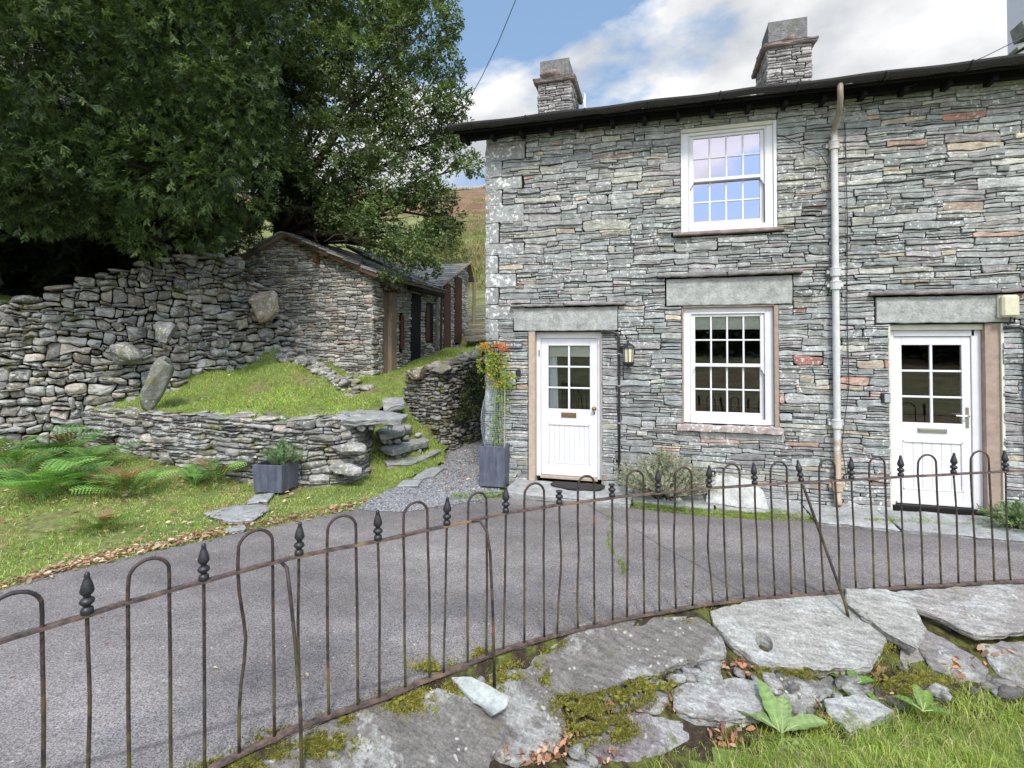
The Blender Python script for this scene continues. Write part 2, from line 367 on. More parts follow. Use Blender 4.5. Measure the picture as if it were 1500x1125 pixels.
def pipe_mat():
    m = Mat('grey_painted_pipe', 0.5, 0.4); sp = m.N('ShaderNodeSeparateXYZ'); m.L(m.co, sp.inputs[0]); n = m.noise(7, 6, 0.7)
    z = m.math('ADD', sp.outputs[2], m.math('MULTIPLY', m.math('SUBTRACT', n, 0.5), 1.1))
    c = m.mix(1.0, (0.58, 0.57, 0.555), m.ramp(n, [(0.3, 0.85), (0.7, 1.12)]), 'MULTIPLY')
    c = m.mix(m.ramp(m.math('MULTIPLY', z, 0.2), [(0.145, 0.85), (0.175, 0.0)]), c, (0.42, 0.29, 0.18))
    c = m.mix(m.ramp(m.math('MULTIPLY', z, 0.2), [(0.86, 0.0), (0.93, 0.9)]), c, (0.22, 0.165, 0.115))
    m.color(c); m.bump(n, 0.2, 0.004); return m.m
M['pipe'] = pipe_mat()
# ------------------------------------------------------------------ stone laying
def pack(W, H, fixed, rnd, wr=(0.10, 0.5), hr=(0.022, 0.10), dx=0.012, tops=None):
    n = int(round(W / dx)); h = np.zeros(n); out = []
    Htop = np.full(n, H) if tops is None else np.array([tops((i + 0.5) * dx) for i in range(n)])
    fx = [(int(round(a / dx)), int(round(b / dx)), c, d) for (a, b, c, d) in fixed]
    eps = 1e-4
    def lift():
        ch = True
        while ch:
            ch = False
            for (a, b, c, d) in fx:
                seg = h[a:b]; k = (seg >= c - eps) & (seg < d - eps)
                if k.any(): seg[k] = d; ch = True
    lift(); guard = 0
    while guard < 60000:
        guard += 1
        rem = Htop - h; open_ = rem > eps
        if not open_.any(): break
        hh = np.where(open_, h, 1e9); i = int(np.argmin(hh)); y0 = h[i]
        a = i
        while a > 0 and abs(h[a - 1] - y0) < eps and open_[a - 1]: a -= 1
        b = i + 1
        while b < n and abs(h[b] - y0) < eps and open_[b]: b += 1
        L = (b - a) * dx; lh = h[a - 1] if a > 0 else 1e9; rh = h[b] if b < n else 1e9
        t = min(1.0, max(0.0, rnd.betavariate(1.4, 2.6))); hgt = hr[0] + (hr[1] - hr[0]) * t
        w = wr[0] + (wr[1] - wr[0]) * rnd.betavariate(1.3, 2.2); w = max(w, hgt * 1.35); w = min(w, hgt * 10)
        if L < w + wr[0] * 0.7: w = L
        if L > 2.6 * w and rnd.random() < 0.5: pass
        k = max(2, int(round(w / dx))); k = min(k, b - a)
        if rnd.random() < 0.5: s0, s1 = a, a + k
        else: s0, s1 = b - k, b
        for q in ((lh if s0 == a else 1e9), (rh if s1 == b else 1e9)):
            if q < 1e8 and 0.012 < q - y0 < hr[1] * 1.5 and abs(q - y0 - hgt) < hr[1] * 0.22: hgt = q - y0
        if L < wr[0] * 0.6:
            q = min(lh, rh)
            hgt = (q - y0) if q < 1e8 and q - y0 < hr[1] * 1.4 else min(hgt, hr[1])
        top = y0 + hgt
        for (fa, fb, c, d) in fx:
            if fa < s1 and fb > s0 and c >= y0 - eps and top > c - 0.016: top = c
        lim = Htop[s0:s1].min()
        if top > lim - 0.015: top = max(lim, y0 + 0.01)
        if top - y0 < 0.008: top = y0 + 0.012
        out.append((s0 * dx, s1 * dx, y0, top)); h[s0:s1] = top; lift()
    return out
def warp(x, y, ax, ay, seed=0.0, f=1.0):
    a = mn.noise(Vector((x * 2.3 * f, y * 5.0 * f, seed))); b = mn.noise(Vector((x * 3.1 * f, y * 9.0 * f, seed + 31.7)))
    c = mn.noise(Vector((x * 9.0 * f, y * 17.0 * f, seed + 11.2)))
    return x + ax * a, y + ay * (b + 0.55 * c)
def stone_shape(mb, rect, rnd, place, tint, gap=0.004, bev=0.006, prot=0.02, tilt=0.06, wob=(0.012, 0.016), seed=0.0, back=0.05, belly=0.006, cr=0.3, damp=None, f=1.0, d0=None, jag=0.16):
    x0, x1, y0, y1 = rect; w, hh = x1 - x0, y1 - y0; g = gap * rnd.uniform(0.6, 1.5)
    x0 += g / 2; x1 -= g / 2; y0 += g / 2; y1 -= g / 2
    if x1 - x0 < 0.006 or y1 - y0 < 0.005: return
    w, hh = x1 - x0, y1 - y0; r = min(cr * hh, 0.35 * w, 0.035) * rnd.uniform(0.4, 1.2)
    nx = max(1, min(7, int(w / 0.07))); pts = []
    rl = [r * rnd.uniform(0.3, 1.4) for _ in range(4)]; rl = [min(q, 0.45 * hh, 0.45 * w) for q in rl]
    def edge(xa, ya, xb, yb, n):
        for i in range(n):
            t = i / n; pts.append((xa + (xb - xa) * t, ya + (yb - ya) * t))
    edge(x0 + rl[0], y0, x1 - rl[1], y0, nx); pts.append((x1 - rl[1], y0))
    if hh > 0.05: pts.append((x1 - rl[1] * .25, y0 + rl[1] * .3))
    pts.append((x1, y0 + rl[1])); pts.append((x1, y1 - rl[2]))
    if hh > 0.05: pts.append((x1 - rl[2] * .25, y1 - rl[2] * .3))
    edge(x1 - rl[2], y1, x0 + rl[3], y1, nx); pts.append((x0 + rl[3], y1))
    if hh > 0.05: pts.append((x0 + rl[3] * .25, y1 - rl[3] * .3))
    pts.append((x0, y1 - rl[3])); pts.append((x0, y0 + rl[0]))
    cx, cy = (x0 + x1) / 2, (y0 + y1) / 2
    d0 = (rnd.random() ** 1.5 * prot) if d0 is None else d0; tx = rnd.gauss(0, tilt) * 0.25; ty = rnd.gauss(0, tilt)
    lim = prot * 1.2 + 0.004
    def W(x, y):
        k = 1.0 if damp is None else damp(x, y)
        jx = jag * min(hh, 0.05) * mn.noise(Vector((x * 40, y * 40, seed + 5)))
        a, b = warp(x, y, wob[0] * k, wob[1] * k, seed, f); return a + jx, b + jx
    n = len(pts); P = [W(*p) for p in pts]; c = W(cx, cy)
    vs = []; rings = ((0.0, -back), (0.0, d0 - bev), (bev, d0), (None, d0 + belly))
    for (ins, d) in rings:
        for (x, y) in P:
            dxx, dyy = c[0] - x, c[1] - y
            if ins is None: kx, ky = 0.5, 0.5; dd = d + belly * rnd.uniform(-1.2, 0.9)
            else:
                ky = min(0.7, ins / (hh / 2)); kx = min(0.5, ins / (w / 2)); dd = d
            xx = x + dxx * kx; yy = y + dyy * ky
            if d > -back: dd += max(-lim, min(lim, tx * (xx - c[0]) + ty * (yy - c[1]))) 
            vs.append(tuple(place(xx, yy, dd)))
    fs = []
    for q in range(3):
        for i in range(n):
            j = (i + 1) % n; fs.append((q * n + i, q * n + j, q * n + n + j, q * n + n + i))
    vs.append(tuple(place(c[0], c[1], d0 + belly * rnd.uniform(0.2, 1.4))))
    for i in range(n): fs.append((3 * n + i, 3 * n + (i + 1) % n, 4 * n))
    mb.add(vs, fs, tint, 0)
def slate_tint(rnd, rust=0.045):
    b = rnd.uniform(0.72, 1.30)
    q = rnd.random()
    if q < rust * 0.4: c = (0.42, 0.28, 0.22)
    elif q < rust: c = (0.44, 0.38, 0.29)
    elif q < rust + 0.10: c = (0.35, 0.325, 0.32)
    elif q < rust + 0.20: c = (0.375, 0.37, 0.315)
    elif q < rust + 0.55: c = (0.338, 0.342, 0.326)
    else: c = (0.305, 0.322, 0.310)
    return tuple(k * b for k in c)
def dry_tint(rnd, base=1.0):
    b = rnd.uniform(0.55, 1.35) * base; q = rnd.random()
    c = (0.32, 0.295, 0.25) if q < 0.25 else (0.295, 0.29, 0.272) if q < 0.88 else (0.32, 0.275, 0.235)
    return tuple(k * b for k in c)
class Path:
    """a polyline in plan; place(s, z, d) gives a point d in front of it (front = right-hand side of travel)"""
    def __init__(s, pts, batter=0.0, side=1):
        s.p = [Vector((a, b)) for a, b in pts]; s.l = [0.0]; s.b = batter; s.side = side
        for i in range(len(pts) - 1): s.l.append(s.l[-1] + (s.p[i + 1] - s.p[i]).length)
        s.L = s.l[-1]
        s.nv = []
        seg = [(s.p[i + 1] - s.p[i]).normalized() for i in range(len(pts) - 1)]
        for i in range(len(pts)):
            d = (seg[max(0, i - 1)] + seg[min(i, len(seg) - 1)]).normalized(); s.nv.append(Vector((d.y, -d.x)) * side)
    def at(s, q):
        q2 = min(max(q, 0.0), s.L); i = 0
        while i < len(s.l) - 2 and q2 > s.l[i + 1]: i += 1
        t = (q2 - s.l[i]) / (s.l[i + 1] - s.l[i]); p = s.p[i].lerp(s.p[i + 1], t); nn = s.nv[i].lerp(s.nv[i + 1], t).normalized()
        if q < 0 or q > s.L:
            d = (s.p[i + 1] - s.p[i]).normalized(); p = p + d * (q - q2)
        return p, nn
    def place(s, q, z, d):
        p, nn = s.at(q); k = d - s.b * z; return Vector((p.x + nn.x * k, p.y + nn.y * k, z))
def blob(mb, c, size, rnd, tint, rot=None, flat=0.25, sub=2, ang=0.35):
    """an angular natural stone"""
    ico = BL.setdefault(sub, _ico(sub)); vs = []; sd = rnd.uniform(0, 100)
    rot = rot or Matrix.Rotation(rnd.uniform(0, 6.28), 3, 'Z')
    cuts = [(Vector((rnd.gauss(0, 1), rnd.gauss(0, 1), rnd.gauss(0, 1))).normalized(), rnd.uniform(0.55, 0.9)) for _ in range(11)]
    for p in ico[0]:
        q = Vector(p) * 1.0; q = Vector([math.copysign(abs(k) ** 0.62, k) for k in q])
        for (nn, dd) in cuts:
            e = q.dot(nn) - dd
            if e > 0: q -= nn * e
        q *= 1 + ang * 0.35 * mn.noise(Vector(p) * 1.7 + Vector((sd, 0, 0)))
        q = Vector((q.x * size[0] / 2, q.y * size[1] / 2, q.z * size[2] / 2)); vs.append(tuple(rot @ q + Vector(c)))
    mb.add(vs, ico[1], tint, 0)
BL = {}
def _ico(sub):
    import bmesh
    bm = bmesh.new(); bmesh.ops.create_icosphere(bm, subdivisions=sub, radius=1.0)
    r = ([tuple(v.co) for v in bm.verts], [tuple(v.index for v in f.verts) for f in bm.faces]); bm.free(); return r
def dry_wall(name, path, top, bottom, rnd, mats, parent=None, wr=(0.10, 0.42), hr=(0.04, 0.15), cap=(0.30, 0.09), thick=0.35, tintf=dry_tint, seed=0.0, prot=0.05, smooth=True, belly=0.018, capmi=0, kind=None, fixed=(), wob=(0.02, 0.035), gap=0.008, cr=0.42):
    """top(s), bottom(s): world heights; stones face the right-hand side of the path"""
    mb = MB(); zb = min(bottom(q) for q in np.linspace(0, path.L, 20)); H = max(top(q) for q in np.linspace(0, path.L, 40)) - zb
    rs = pack(path.L, H, fixed, rnd, wr, hr, 0.02, tops=lambda q: top(q) - zb)
    for (a, b, c, d) in rs:
        if d + zb < bottom((a + b) / 2) - 0.12: continue
        stone_shape(mb, (a, b, c, d), rnd, lambda x, y, dd: path.place(x, y + zb, dd), tintf(rnd), gap, 0.014, prot, 0.2, wob, seed, 0.10, belly, cr, f=0.8)
    # core behind the joints
    m = max(8, int(path.L / 0.15)); vs = []; fs = []
    for i in range(m + 1):
        q = path.L * i / m; tz = top(q) - 0.10
        for (z, d) in ((zb - 0.3, -0.05), (tz, -0.05), (tz, -thick), (zb - 0.3, -thick)): vs.append(tuple(path.place(q, z, d)))
    for i in range(m):
        for k in range(4): a = i * 4 + k; b = i * 4 + (k + 1) % 4; fs.append((a, b, b + 4, a + 4))
    fs += [(3, 2, 1, 0), (m * 4, m * 4 + 1, m * 4 + 2, m * 4 + 3)]
    mb.add(vs, fs, (0.05, 0.05, 0.05), 1)
    # stones along the top
    q = 0.0
    while q < path.L and cap:
        w = cap[0] * rnd.uniform(0.6, 1.5); hh = cap[1] * rnd.uniform(0.6, 1.4)
        for rr in range(2):
            p = path.place(q + w / 2, top(min(path.L, q + w / 2)) + hh * 0.25, -thick * (0.22 + 0.5 * rr) + rnd.uniform(-.03, .03)); _, nn = path.at(q + w / 2)
            rot = Matrix.Rotation(math.atan2(nn.y, nn.x) + math.pi / 2 + rnd.gauss(0, 0.12), 3, 'Z') @ Matrix.Rotation(rnd.gauss(0, 0.10), 3, 'X') @ Matrix.Rotation(rnd.gauss(0, 0.07), 3, 'Y')
            blob(mb, p, (w * 1.02, thick * 0.6, hh), rnd, tintf(rnd), rot)
        q += w * 0.95
    o = mb.build(name, [mats, M['core']], parent, smooth, kind); return o

# ------------------------------------------------------------------ ground
def sstep(a, b, x):
    t = min(1.0, max(0.0, (x - a) / (b - a))); return t * t * (3 - 2 * t)
FEN = [(-60, 1.86, .88), (0, 1.93, .90), (133, 2.13, .90), (302, 2.43, .90), (350, 2.53, .90), (441, 2.72, .90), (556, 2.93, .90), (652, 3.16, .90), (741, 3.41, .90), (817, 3.58, .90), (900, 3.76, .90), (968, 3.88, .90), (1038, 4.0, .90), (1104, 4.09, .90), (1172, 4.15, .905), (1245, 4.21, .91), (1320, 4.26, .92), (1400, 4.30, .935), (1500, 4.35, .95), (1600, 4.38, .97), (1760, 4.40, 0.99)]
def fen_t(px):
    for i in range(len(FEN) - 1):
        if px <= FEN[i + 1][0] or i == len(FEN) - 2:
            a, b = FEN[i], FEN[i + 1]; k = (px - a[0]) / (b[0] - a[0]); return a[1] + (b[1] - a[1]) * k, a[2] + (b[2] - a[2]) * k
def camxy(x, y):          # forward distance and pixel column of a ground point
    f = x * _f.x + y * _f.y; r = x * _r.x + y * _r.y; return f, r
def bank(x, y):           # how far in front of the railing (towards the grass), metres
    f, r = camxy(x, y)
    if f < 0.4: return max(0.0, 2.0)
    px = 750 + FPX * r / f; px = min(1800, max(-400, px))
    if px < -60: t = 1.86
    else: t, _ = fen_t(px)
    return t - f
def H0(x, y):
    z = 0.0; s = bank(x, y)
    if s > 0: z = -min(0.34, 0.44 * max(0, s - 0.03)) - 0.07 * sstep(0.02, 0.12, s)
    if x < -4.2 and y > 2: z += 0.30 * sstep(-5.5, -9.0, x) * sstep(3.0, 5.0, y)
    if y > 14.0:
        z += (2.1 + 0.36 * (min(y, 105) - 14.5) * 1.0 + 0.05 * max(0, y - 105)) * sstep(13.6, 15.4, y) if x < -2.9 or y > 17 else 0
        z += 2.2 * mn.noise(Vector((x * 0.03, y * 0.03, 3))) * sstep(25, 60, y) + 0.5 * mn.noise(Vector((x * 0.2, y * 0.2, 3))) * sstep(20, 30, y)
        z += 0.05 * max(0, -x - 15) * sstep(20, 60, y)
    if x < -9.3: z = max(z, (2.55 + 0.16 * max(0, -x - 9.3)) * sstep(-0.05, 0.25, bw_side(x, y)))
    if y < -14: z = -1.4 - 0.5 * sstep(-14, -30, y) + 0.10 * max(0, -y - 42)
    elif y < -3: z = -0.41 - 1.0 * sstep(-3, -14, y)
    return z
BW = [(-15.0, 3.2), (-12.0, 4.5), (-10.0, 5.75), (-8.75, 6.9), (-8.15, 8.2), (-7.9, 9.0), (-7.55, 9.76)]      # foot of the big boundary wall
def bw_side(x, y):        # >0 behind the big wall
    best = -1e9; bd = 1e9
    for i in range(len(BW) - 1):
        a = Vector(BW[i]); b = Vector(BW[i + 1]); d = b - a; t = max(0, min(1, (Vector((x, y)) - a).dot(d) / d.dot(d)))
        q = a + d * t; v = Vector((x, y)) - q
        if v.length < bd: bd = v.length; best = (d.x * v.y - d.y * v.x) / d.length if v.length > 1e-6 else 0; sg = math.copysign(bd, d.x * v.y - d.y * v.x)
    return sg - 0.2
def graded(lo, hi, step, far, growth=1.35):
    a = list(np.arange(lo, hi + 1e-6, step)); s = step; x = lo
    while x > -far: s *= growth; x -= s; a.insert(0, x)
    s = step; x = hi
    while x < far: s *= growth; x += s; a.append(x)
    return a
xs = graded(-13, 8, 0.14, 520, 1.14); ys = graded(0, 18, 0.14, 520, 1.12)
gv = np.array([(x, y, H0(x, y)) for y in ys for x in xs], dtype=np.float32)
nx, ny = len(xs), len(ys); ii, jj = np.meshgrid(np.arange(nx - 1), np.arange(ny - 1)); b0 = (jj * nx + ii).ravel()
gf = np.stack([b0, b0 + 1, b0 + nx + 1, b0 + nx], 1)
ground = mesh_np('ground', gv, gf, [M['turf'], M['hill']], smooth=True); ground['kind'] = 'structure'
cy = gv[gf[:, 0], 1]; cx_ = gv[gf[:, 0], 0]
ground.data.materials.append(M['soil'])
mi_ = np.where((cy > 14.3) | (cy < -6), 1, 0)
for i_, (u_, v_) in enumerate(zip(cx_, cy)):
    if 0.5 < v_ < 5 and -3 < u_ < 6 and -.05 < bank(u_ + .07, v_ + .07) < .95: mi_[i_] = 2
ground.data.polygons.foreach_set('material_index', mi_.astype(np.int32))

def pt(px, py, z=0.0): p = onz(px, py, z); return (p.x, p.y)
def in_poly(x, y, P):
    c = False; j = len(P) - 1
    for i in range(len(P)):
        if (P[i][1] > y) != (P[j][1] > y) and x < (P[j][0] - P[i][0]) * (y - P[i][1]) / (P[j][1] - P[i][1]) + P[i][0]: c = not c
        j = i
    return c
def wavy(P, step=0.12, amp=0.03, closed=True, seed=0.0):
    out = []; n = len(P)
    for i in range(n if closed else n - 1):
        a = Vector(P[i]); b = Vector(P[(i + 1) % n]); m = max(1, int((b - a).length / step))
        for k in range(m):
            q = a.lerp(b, k / m); o = Vector((mn.noise(Vector((q.x * 3, q.y * 3, seed))), mn.noise(Vector((q.x * 3, q.y * 3, seed + 9))))) * amp
            out.append((q.x + o.x, q.y + o.y))
    return out
def sheet(name, P, z, mat, kind='structure', **k):
    import bmesh
    W = wavy(P, **k); bm = bmesh.new(); f = bm.faces.new([bm.verts.new((x, y, z)) for x, y in W]); bmesh.ops.triangulate(bm, faces=[f])
    if f.normal.z < 0: pass
    bmesh.ops.recalc_face_normals(bm, faces=bm.faces)
    me = bpy.data.meshes.new(name); bm.to_mesh(me); bm.free(); me.materials.append(mat)
    if me.polygons[0].normal.z < 0: me.flip_normals()
    o = bpy.data.objects.new(name, me); COL.objects.link(o); o['kind'] = kind; return o
fence_in = [(lambda p: (p.x, p.y))(onz(px, 700, 0) if False else at(px, 505, fen_t(px)[0])) for px in (1760, 1600, 1500, 1400, 1320, 1245, 1172, 1104, 1038, 968, 900, 817, 741, 652, 556, 441, 350, 302, 133, 0, -60)]
ROAD_L = [pt(-250, 935), pt(0, 866), pt(75, 842), pt(150, 826), pt(235, 806), pt(310, 790), pt(420, 768), pt(525, 745)]
ROAD_T = [pt(600, 742), pt(660, 733), pt(735, 728), pt(810, 727), pt(880, 738), pt(960, 748), pt(1046, 757), pt(1150, 762), pt(1300, 771), pt(1500, 785)]
ROAD = [(-4.2, -1.5), (-9.0, 0.6)] + ROAD_L + ROAD_T + [(7.5, 6.62), (14, 6.9), (14, 3.0)] + fence_in
road = sheet('road', ROAD, 0.005, M['asphalt'], amp=0.035)
GRAV = [pt(520, 748), pt(560, 722), pt(620, 700), pt(640, 680), pt(652, 662), (-3.75, 9.2), (-3.7, 12.5), (-2.4, 12.5), (-2.42, 7.2), (-2.0, 6.7), pt(745, 722), pt(700, 735), pt(640, 742), pt(580, 752)]
gravelsheet = sheet('gravel_path', GRAV, 0.012, M['gravel'], amp=0.06)
# upper terrace behind the retaining wall
TP = [(-9.6, 6.50, .88), (-8.4, 6.50, .87), (-7, 6.47, .865), (-5.6, 6.44, .865), (-4.78, 6.47, .865), (-4.5, 6.85, .88), (-4.6, 7.7, .82), (-4.75, 8.4, .85), (-4.8, 9.1, .92), (-4.7, 9.35, 1.2),
      (-3.9, 9.3, 1.5), (-3.85, 10.5, 1.75), (-3.8, 13.9, 2.0), (-3.3, 14.6, 2.1), (-3.3, 15.6, 2.5), (-9.5, 15.6, 2.6), (-9.6, 9.5, 2.4), (-8.8, 8.2, 1.75), (-9.2, 7.2, 1.3)]
TX = [(-7.7, 6.5, .865), (-6.3, 6.46, .865), (-5.1, 6.45, .865), (-9.0, 6.5, .88), (-6.3, 6.75, .93), (-7.7, 6.75, .95), (-5.84, 9.7, 1.32), (-7.0, 9.6, 1.62), (-8.0, 9.4, 1.85), (-8.1, 8.2, 1.45), (-8.3, 7.2, 1.10), (-6.5, 8.0, 1.20), (-6.0, 7.3, 1.03), (-7.3, 7.2, 1.06), (-5.3, 9.2, 1.10), (-5.2, 8.3, .92), (-5.2, 10.3, 1.45), (-5.2, 12, 1.65), (-5.0, 13.5, 1.9), (-7.2, 8.8, 1.6), (-6.5, 9.1, 1.38), (-5.6, 8.5, 1.02)]
def TZ(x, y):
    w = 0; s = 0
    for (a, b, c) in TP + TX:
        k = 1 / ((x - a) ** 2 + (y - b) ** 2 + 0.02) ** 1.6; w += k; s += k * c
    return s / w + 0.02 * mn.noise(Vector((x * 2.5, y * 2.5, 7))) + 0.06 * sstep(6.7, 7.5, y) * mn.noise(Vector((x * 0.9, y * 0.9, 2)))
def patch(name, P, zf, mat, st=0.09):
    xs = np.arange(min(p[0] for p in P), max(p[0] for p in P), st); ys = np.arange(min(p[1] for p in P), max(p[1] for p in P), st)
    idx = {}; v = []; f = []
    def g(i, j):
        if (i, j) not in idx: idx[(i, j)] = len(v); v.append((xs[i], ys[j], zf(xs[i], ys[j])))
        return idx[(i, j)]
    for i in range(len(xs) - 1):
        for j in range(len(ys) - 1):
            if in_poly(xs[i] + st / 2, ys[j] + st / 2, P): f.append((g(i, j), g(i + 1, j), g(i + 1, j + 1), g(i, j + 1)))
    o = mesh_np(name, np.array(v, dtype=np.float32), np.array(f), mat, smooth=True); o['kind'] = 'structure'; return o
terrace = patch('terrace_ground', [p[:2] for p in TP], TZ, M['turf'])
# sloping turf that carries the steps
SP = [(-4.55, 6.9, -.05), (-4.35, 7.05, -.05), (-3.75, 6.95, -.02), (-3.35, 7.5, -.02), (-3.5, 8.2, .0), (-3.75, 8.9, .1), (-3.9, 9.3, .5), (-4.9, 9.3, .95), (-4.95, 8.3, .84), (-4.7, 7.6, .55)]
SX = [(-3.95, 7.62, .12), (-4.1, 7.9, .30), (-4.35, 8.2, .50), (-4.5, 8.6, .68), (-4.2, 8.7, .5), (-3.8, 8.2, .16), (-4.45, 7.4, .22)]
def SZ(x, y):
    w = 0; s = 0
    for (a, b, c) in SP + SX:
        k = 1 / ((x - a) ** 2 + (y - b) ** 2 + 0.01) ** 1.6; w += k; s += k * c
    return s / w + 0.03 * mn.noise(Vector((x * 4, y * 4, 7)))
slope = patch('steps_bank_ground', [p[:2] for p in SP], SZ, M['turf'], 0.06)

# ------------------------------------------------------------------ dry stone walls
rnd = random.Random(11)
w = thing('retaining_wall', 'low curved dry stone wall of flat slates holding up the grassy terrace', 'stone wall', (-6.2, 6.3, 0))
pr = Path([(-9.6, 6.45), (-8.3, 6.38), (-7.0, 6.33), (-5.6, 6.28), (-4.85, 6.30), (-4.45, 6.48), (-4.28, 6.8), (-4.35, 7.2), (-4.62, 7.75), (-4.75, 8.1)], 0.10)
dry_wall('wall', pr, lambda q: 0.90 if q < 5.6 else 0.90 - 0.10 * sstep(5.6, 7.2, q), lambda q: -0.05, rnd, M['dry'], w, (0.12, 0.72), (0.025, 0.135), (0.42, 0.05), 0.42, lambda r: dry_tint(r, 0.92), 3.0, 0.07, wob=(0.03, 0.045), gap=0.010)
w = thing('boundary_wall', 'tall dry stone wall of rounded lichened stones under the dark yew', 'stone wall', (-9.5, 6.2, 0.2))
pb = Path(BW, 0.10)
def bwt(q): return 2.60 + 1.15 * sstep(4.6, 9.0, q) - 1.25 * sstep(pb.L - 1.35, pb.L - .15, q) + 0.10 * mn.noise(Vector((q, 0, 5)))
dry_wall('wall', pb, bwt, lambda q: 0.0 if q < 6 else 0.6, rnd, M['dry'], w, (0.12, 0.50), (0.04, 0.21), (0.36, 0.12), 0.5, lambda r: dry_tint(r, 1.08), 8.0, 0.10, belly=0.035, wob=(0.11, 0.10), gap=0.016, cr=0.62)
w = thing('passage_wall', 'dark mossy dry stone wall end beside the steps at the alley', 'stone wall', (-4.2, 9.0, 0.1))
pp = Path([(-4.78, 9.12), (-4.3, 8.95), (-3.92, 8.86), (-3.78, 8.98), (-3.72, 9.4), (-3.62, 10.4), (-3.5, 12.0), (-3.4, 13.6)], 0.08)
dry_wall('wall', pp, lambda q: 1.46 + 0.10 * sstep(0, 1, q) + 0.42 * sstep(1.2, 5, q), lambda q: 0.0 if q > .9 else .3, rnd, M['drymoss'], w, (0.08, 0.34), (0.03, 0.12), (0.30, 0.13), 0.5, lambda r: dry_tint(r, 0.8), 5.0, 0.07)
# boulders
def boulder(name, label, c, size, rot, tint, mat='dry', cat='boulder', seed=1, sub=4):
    mb = MB(); r = random.Random(seed); blob(mb, (0, 0, 0), size, r, tint, rot.to_3x3(), sub=sub, ang=0.5)
    o = mb.build(name, M[mat], smooth=True); o.location = c; tag(o, label, cat); return o
E = lambda x, y, z: Matrix.Rotation(z, 4, 'Z') @ Matrix.Rotation(y, 4, 'Y') @ Matrix.Rotation(x, 4, 'X')
boulder('boulder', 'big pale and rust coloured boulder perched at the top of the wall beside the barn', at(392, 448, 10.75), (0.66, 0.5, 0.60), E(0.1, -0.55, .2), (0.36, 0.28, 0.22), seed=4)
boulder('standing_stone', 'long mossy grey stone leaning upright at the foot of the boundary wall', at(230, 557, 8.46), (0.34, 0.28, 1.0), E(0, 0.38, .5), (0.20, 0.20, 0.17), 'drymoss', cat='stone', seed=5)
boulder('boulder', 'smooth round grey boulder lodged in the wall above the leaning stone', at(241, 488, 9.03), (0.36, 0.3, 0.40), E(0, 0.1, .3), (0.23, 0.225, 0.22), seed=6)
boulder('boulder', 'broad pale angular boulder low in the wall left of the leaning stone', at(190, 520, 8.90), (0.56, 0.4, 0.42), E(0, .2, .6), (0.23, 0.22, 0.20), seed=7)
boulder('boulder', 'tan boulder on the near end of the passage wall', at(612, 545, 9.85), (0.42, 0.4, 0.28), E(0, -.1, .2), (0.36, 0.27, 0.19), seed=8)
boulder('boulder', 'grey cap boulder next to the tan one on the passage wall', at(648, 540, 9.75), (0.40, 0.36, 0.26), E(0, .2, .1), (0.22, 0.21, 0.19), 'drymoss', seed=9)
boulder('boulder', 'round grey boulder at the retaining wall foot between the fern and small planter', at(362, 674, 7.56), (0.27, .2, 0.2), E(0, 0, .2), (0.22, 0.215, 0.21), seed=10)
boulder('boulder', 'brown boulder at the foot of the retaining wall left of the fern', at(243, 672, 8.0), (0.26, .2, 0.22), E(0, 0, .2), (0.24, 0.23, 0.20), seed=12)
boulder('boulder', 'long grey boulder in the rounded end of the retaining wall, upper of two', at(513, 658, 7.42), (0.52, .34, 0.19), E(0, 0, .15), (0.26, 0.25, 0.23), seed=13)
boulder('boulder', 'long grey boulder in the rounded end of the retaining wall, lower of two', at(510, 686, 7.36), (0.50, .34, 0.19), E(0, 0, .1), (0.27, 0.26, 0.24), seed=14)
# rock tumble below the barn
mb = MB(); r = random.Random(21)
for i in range(110):
    t = r.random(); p = Vector((-7.7 + 2.2 * t, 9.1 + 0.65 * r.random() * (1 - 0.4 * t) - 0.35 * t, 0)); p.z = TZ(p.x, p.y) + r.uniform(-.02, .08)
    s = r.uniform(0.12, 0.42); blob(mb, p, (s, s * .7, s * .38), r, dry_tint(r, 1.0), None, sub=2)
tag(mb.build('rubble', M['dry'], smooth=True, kind='stuff'), 'tumbled mossy rubble stones at the foot of the barn gable', 'rubble')

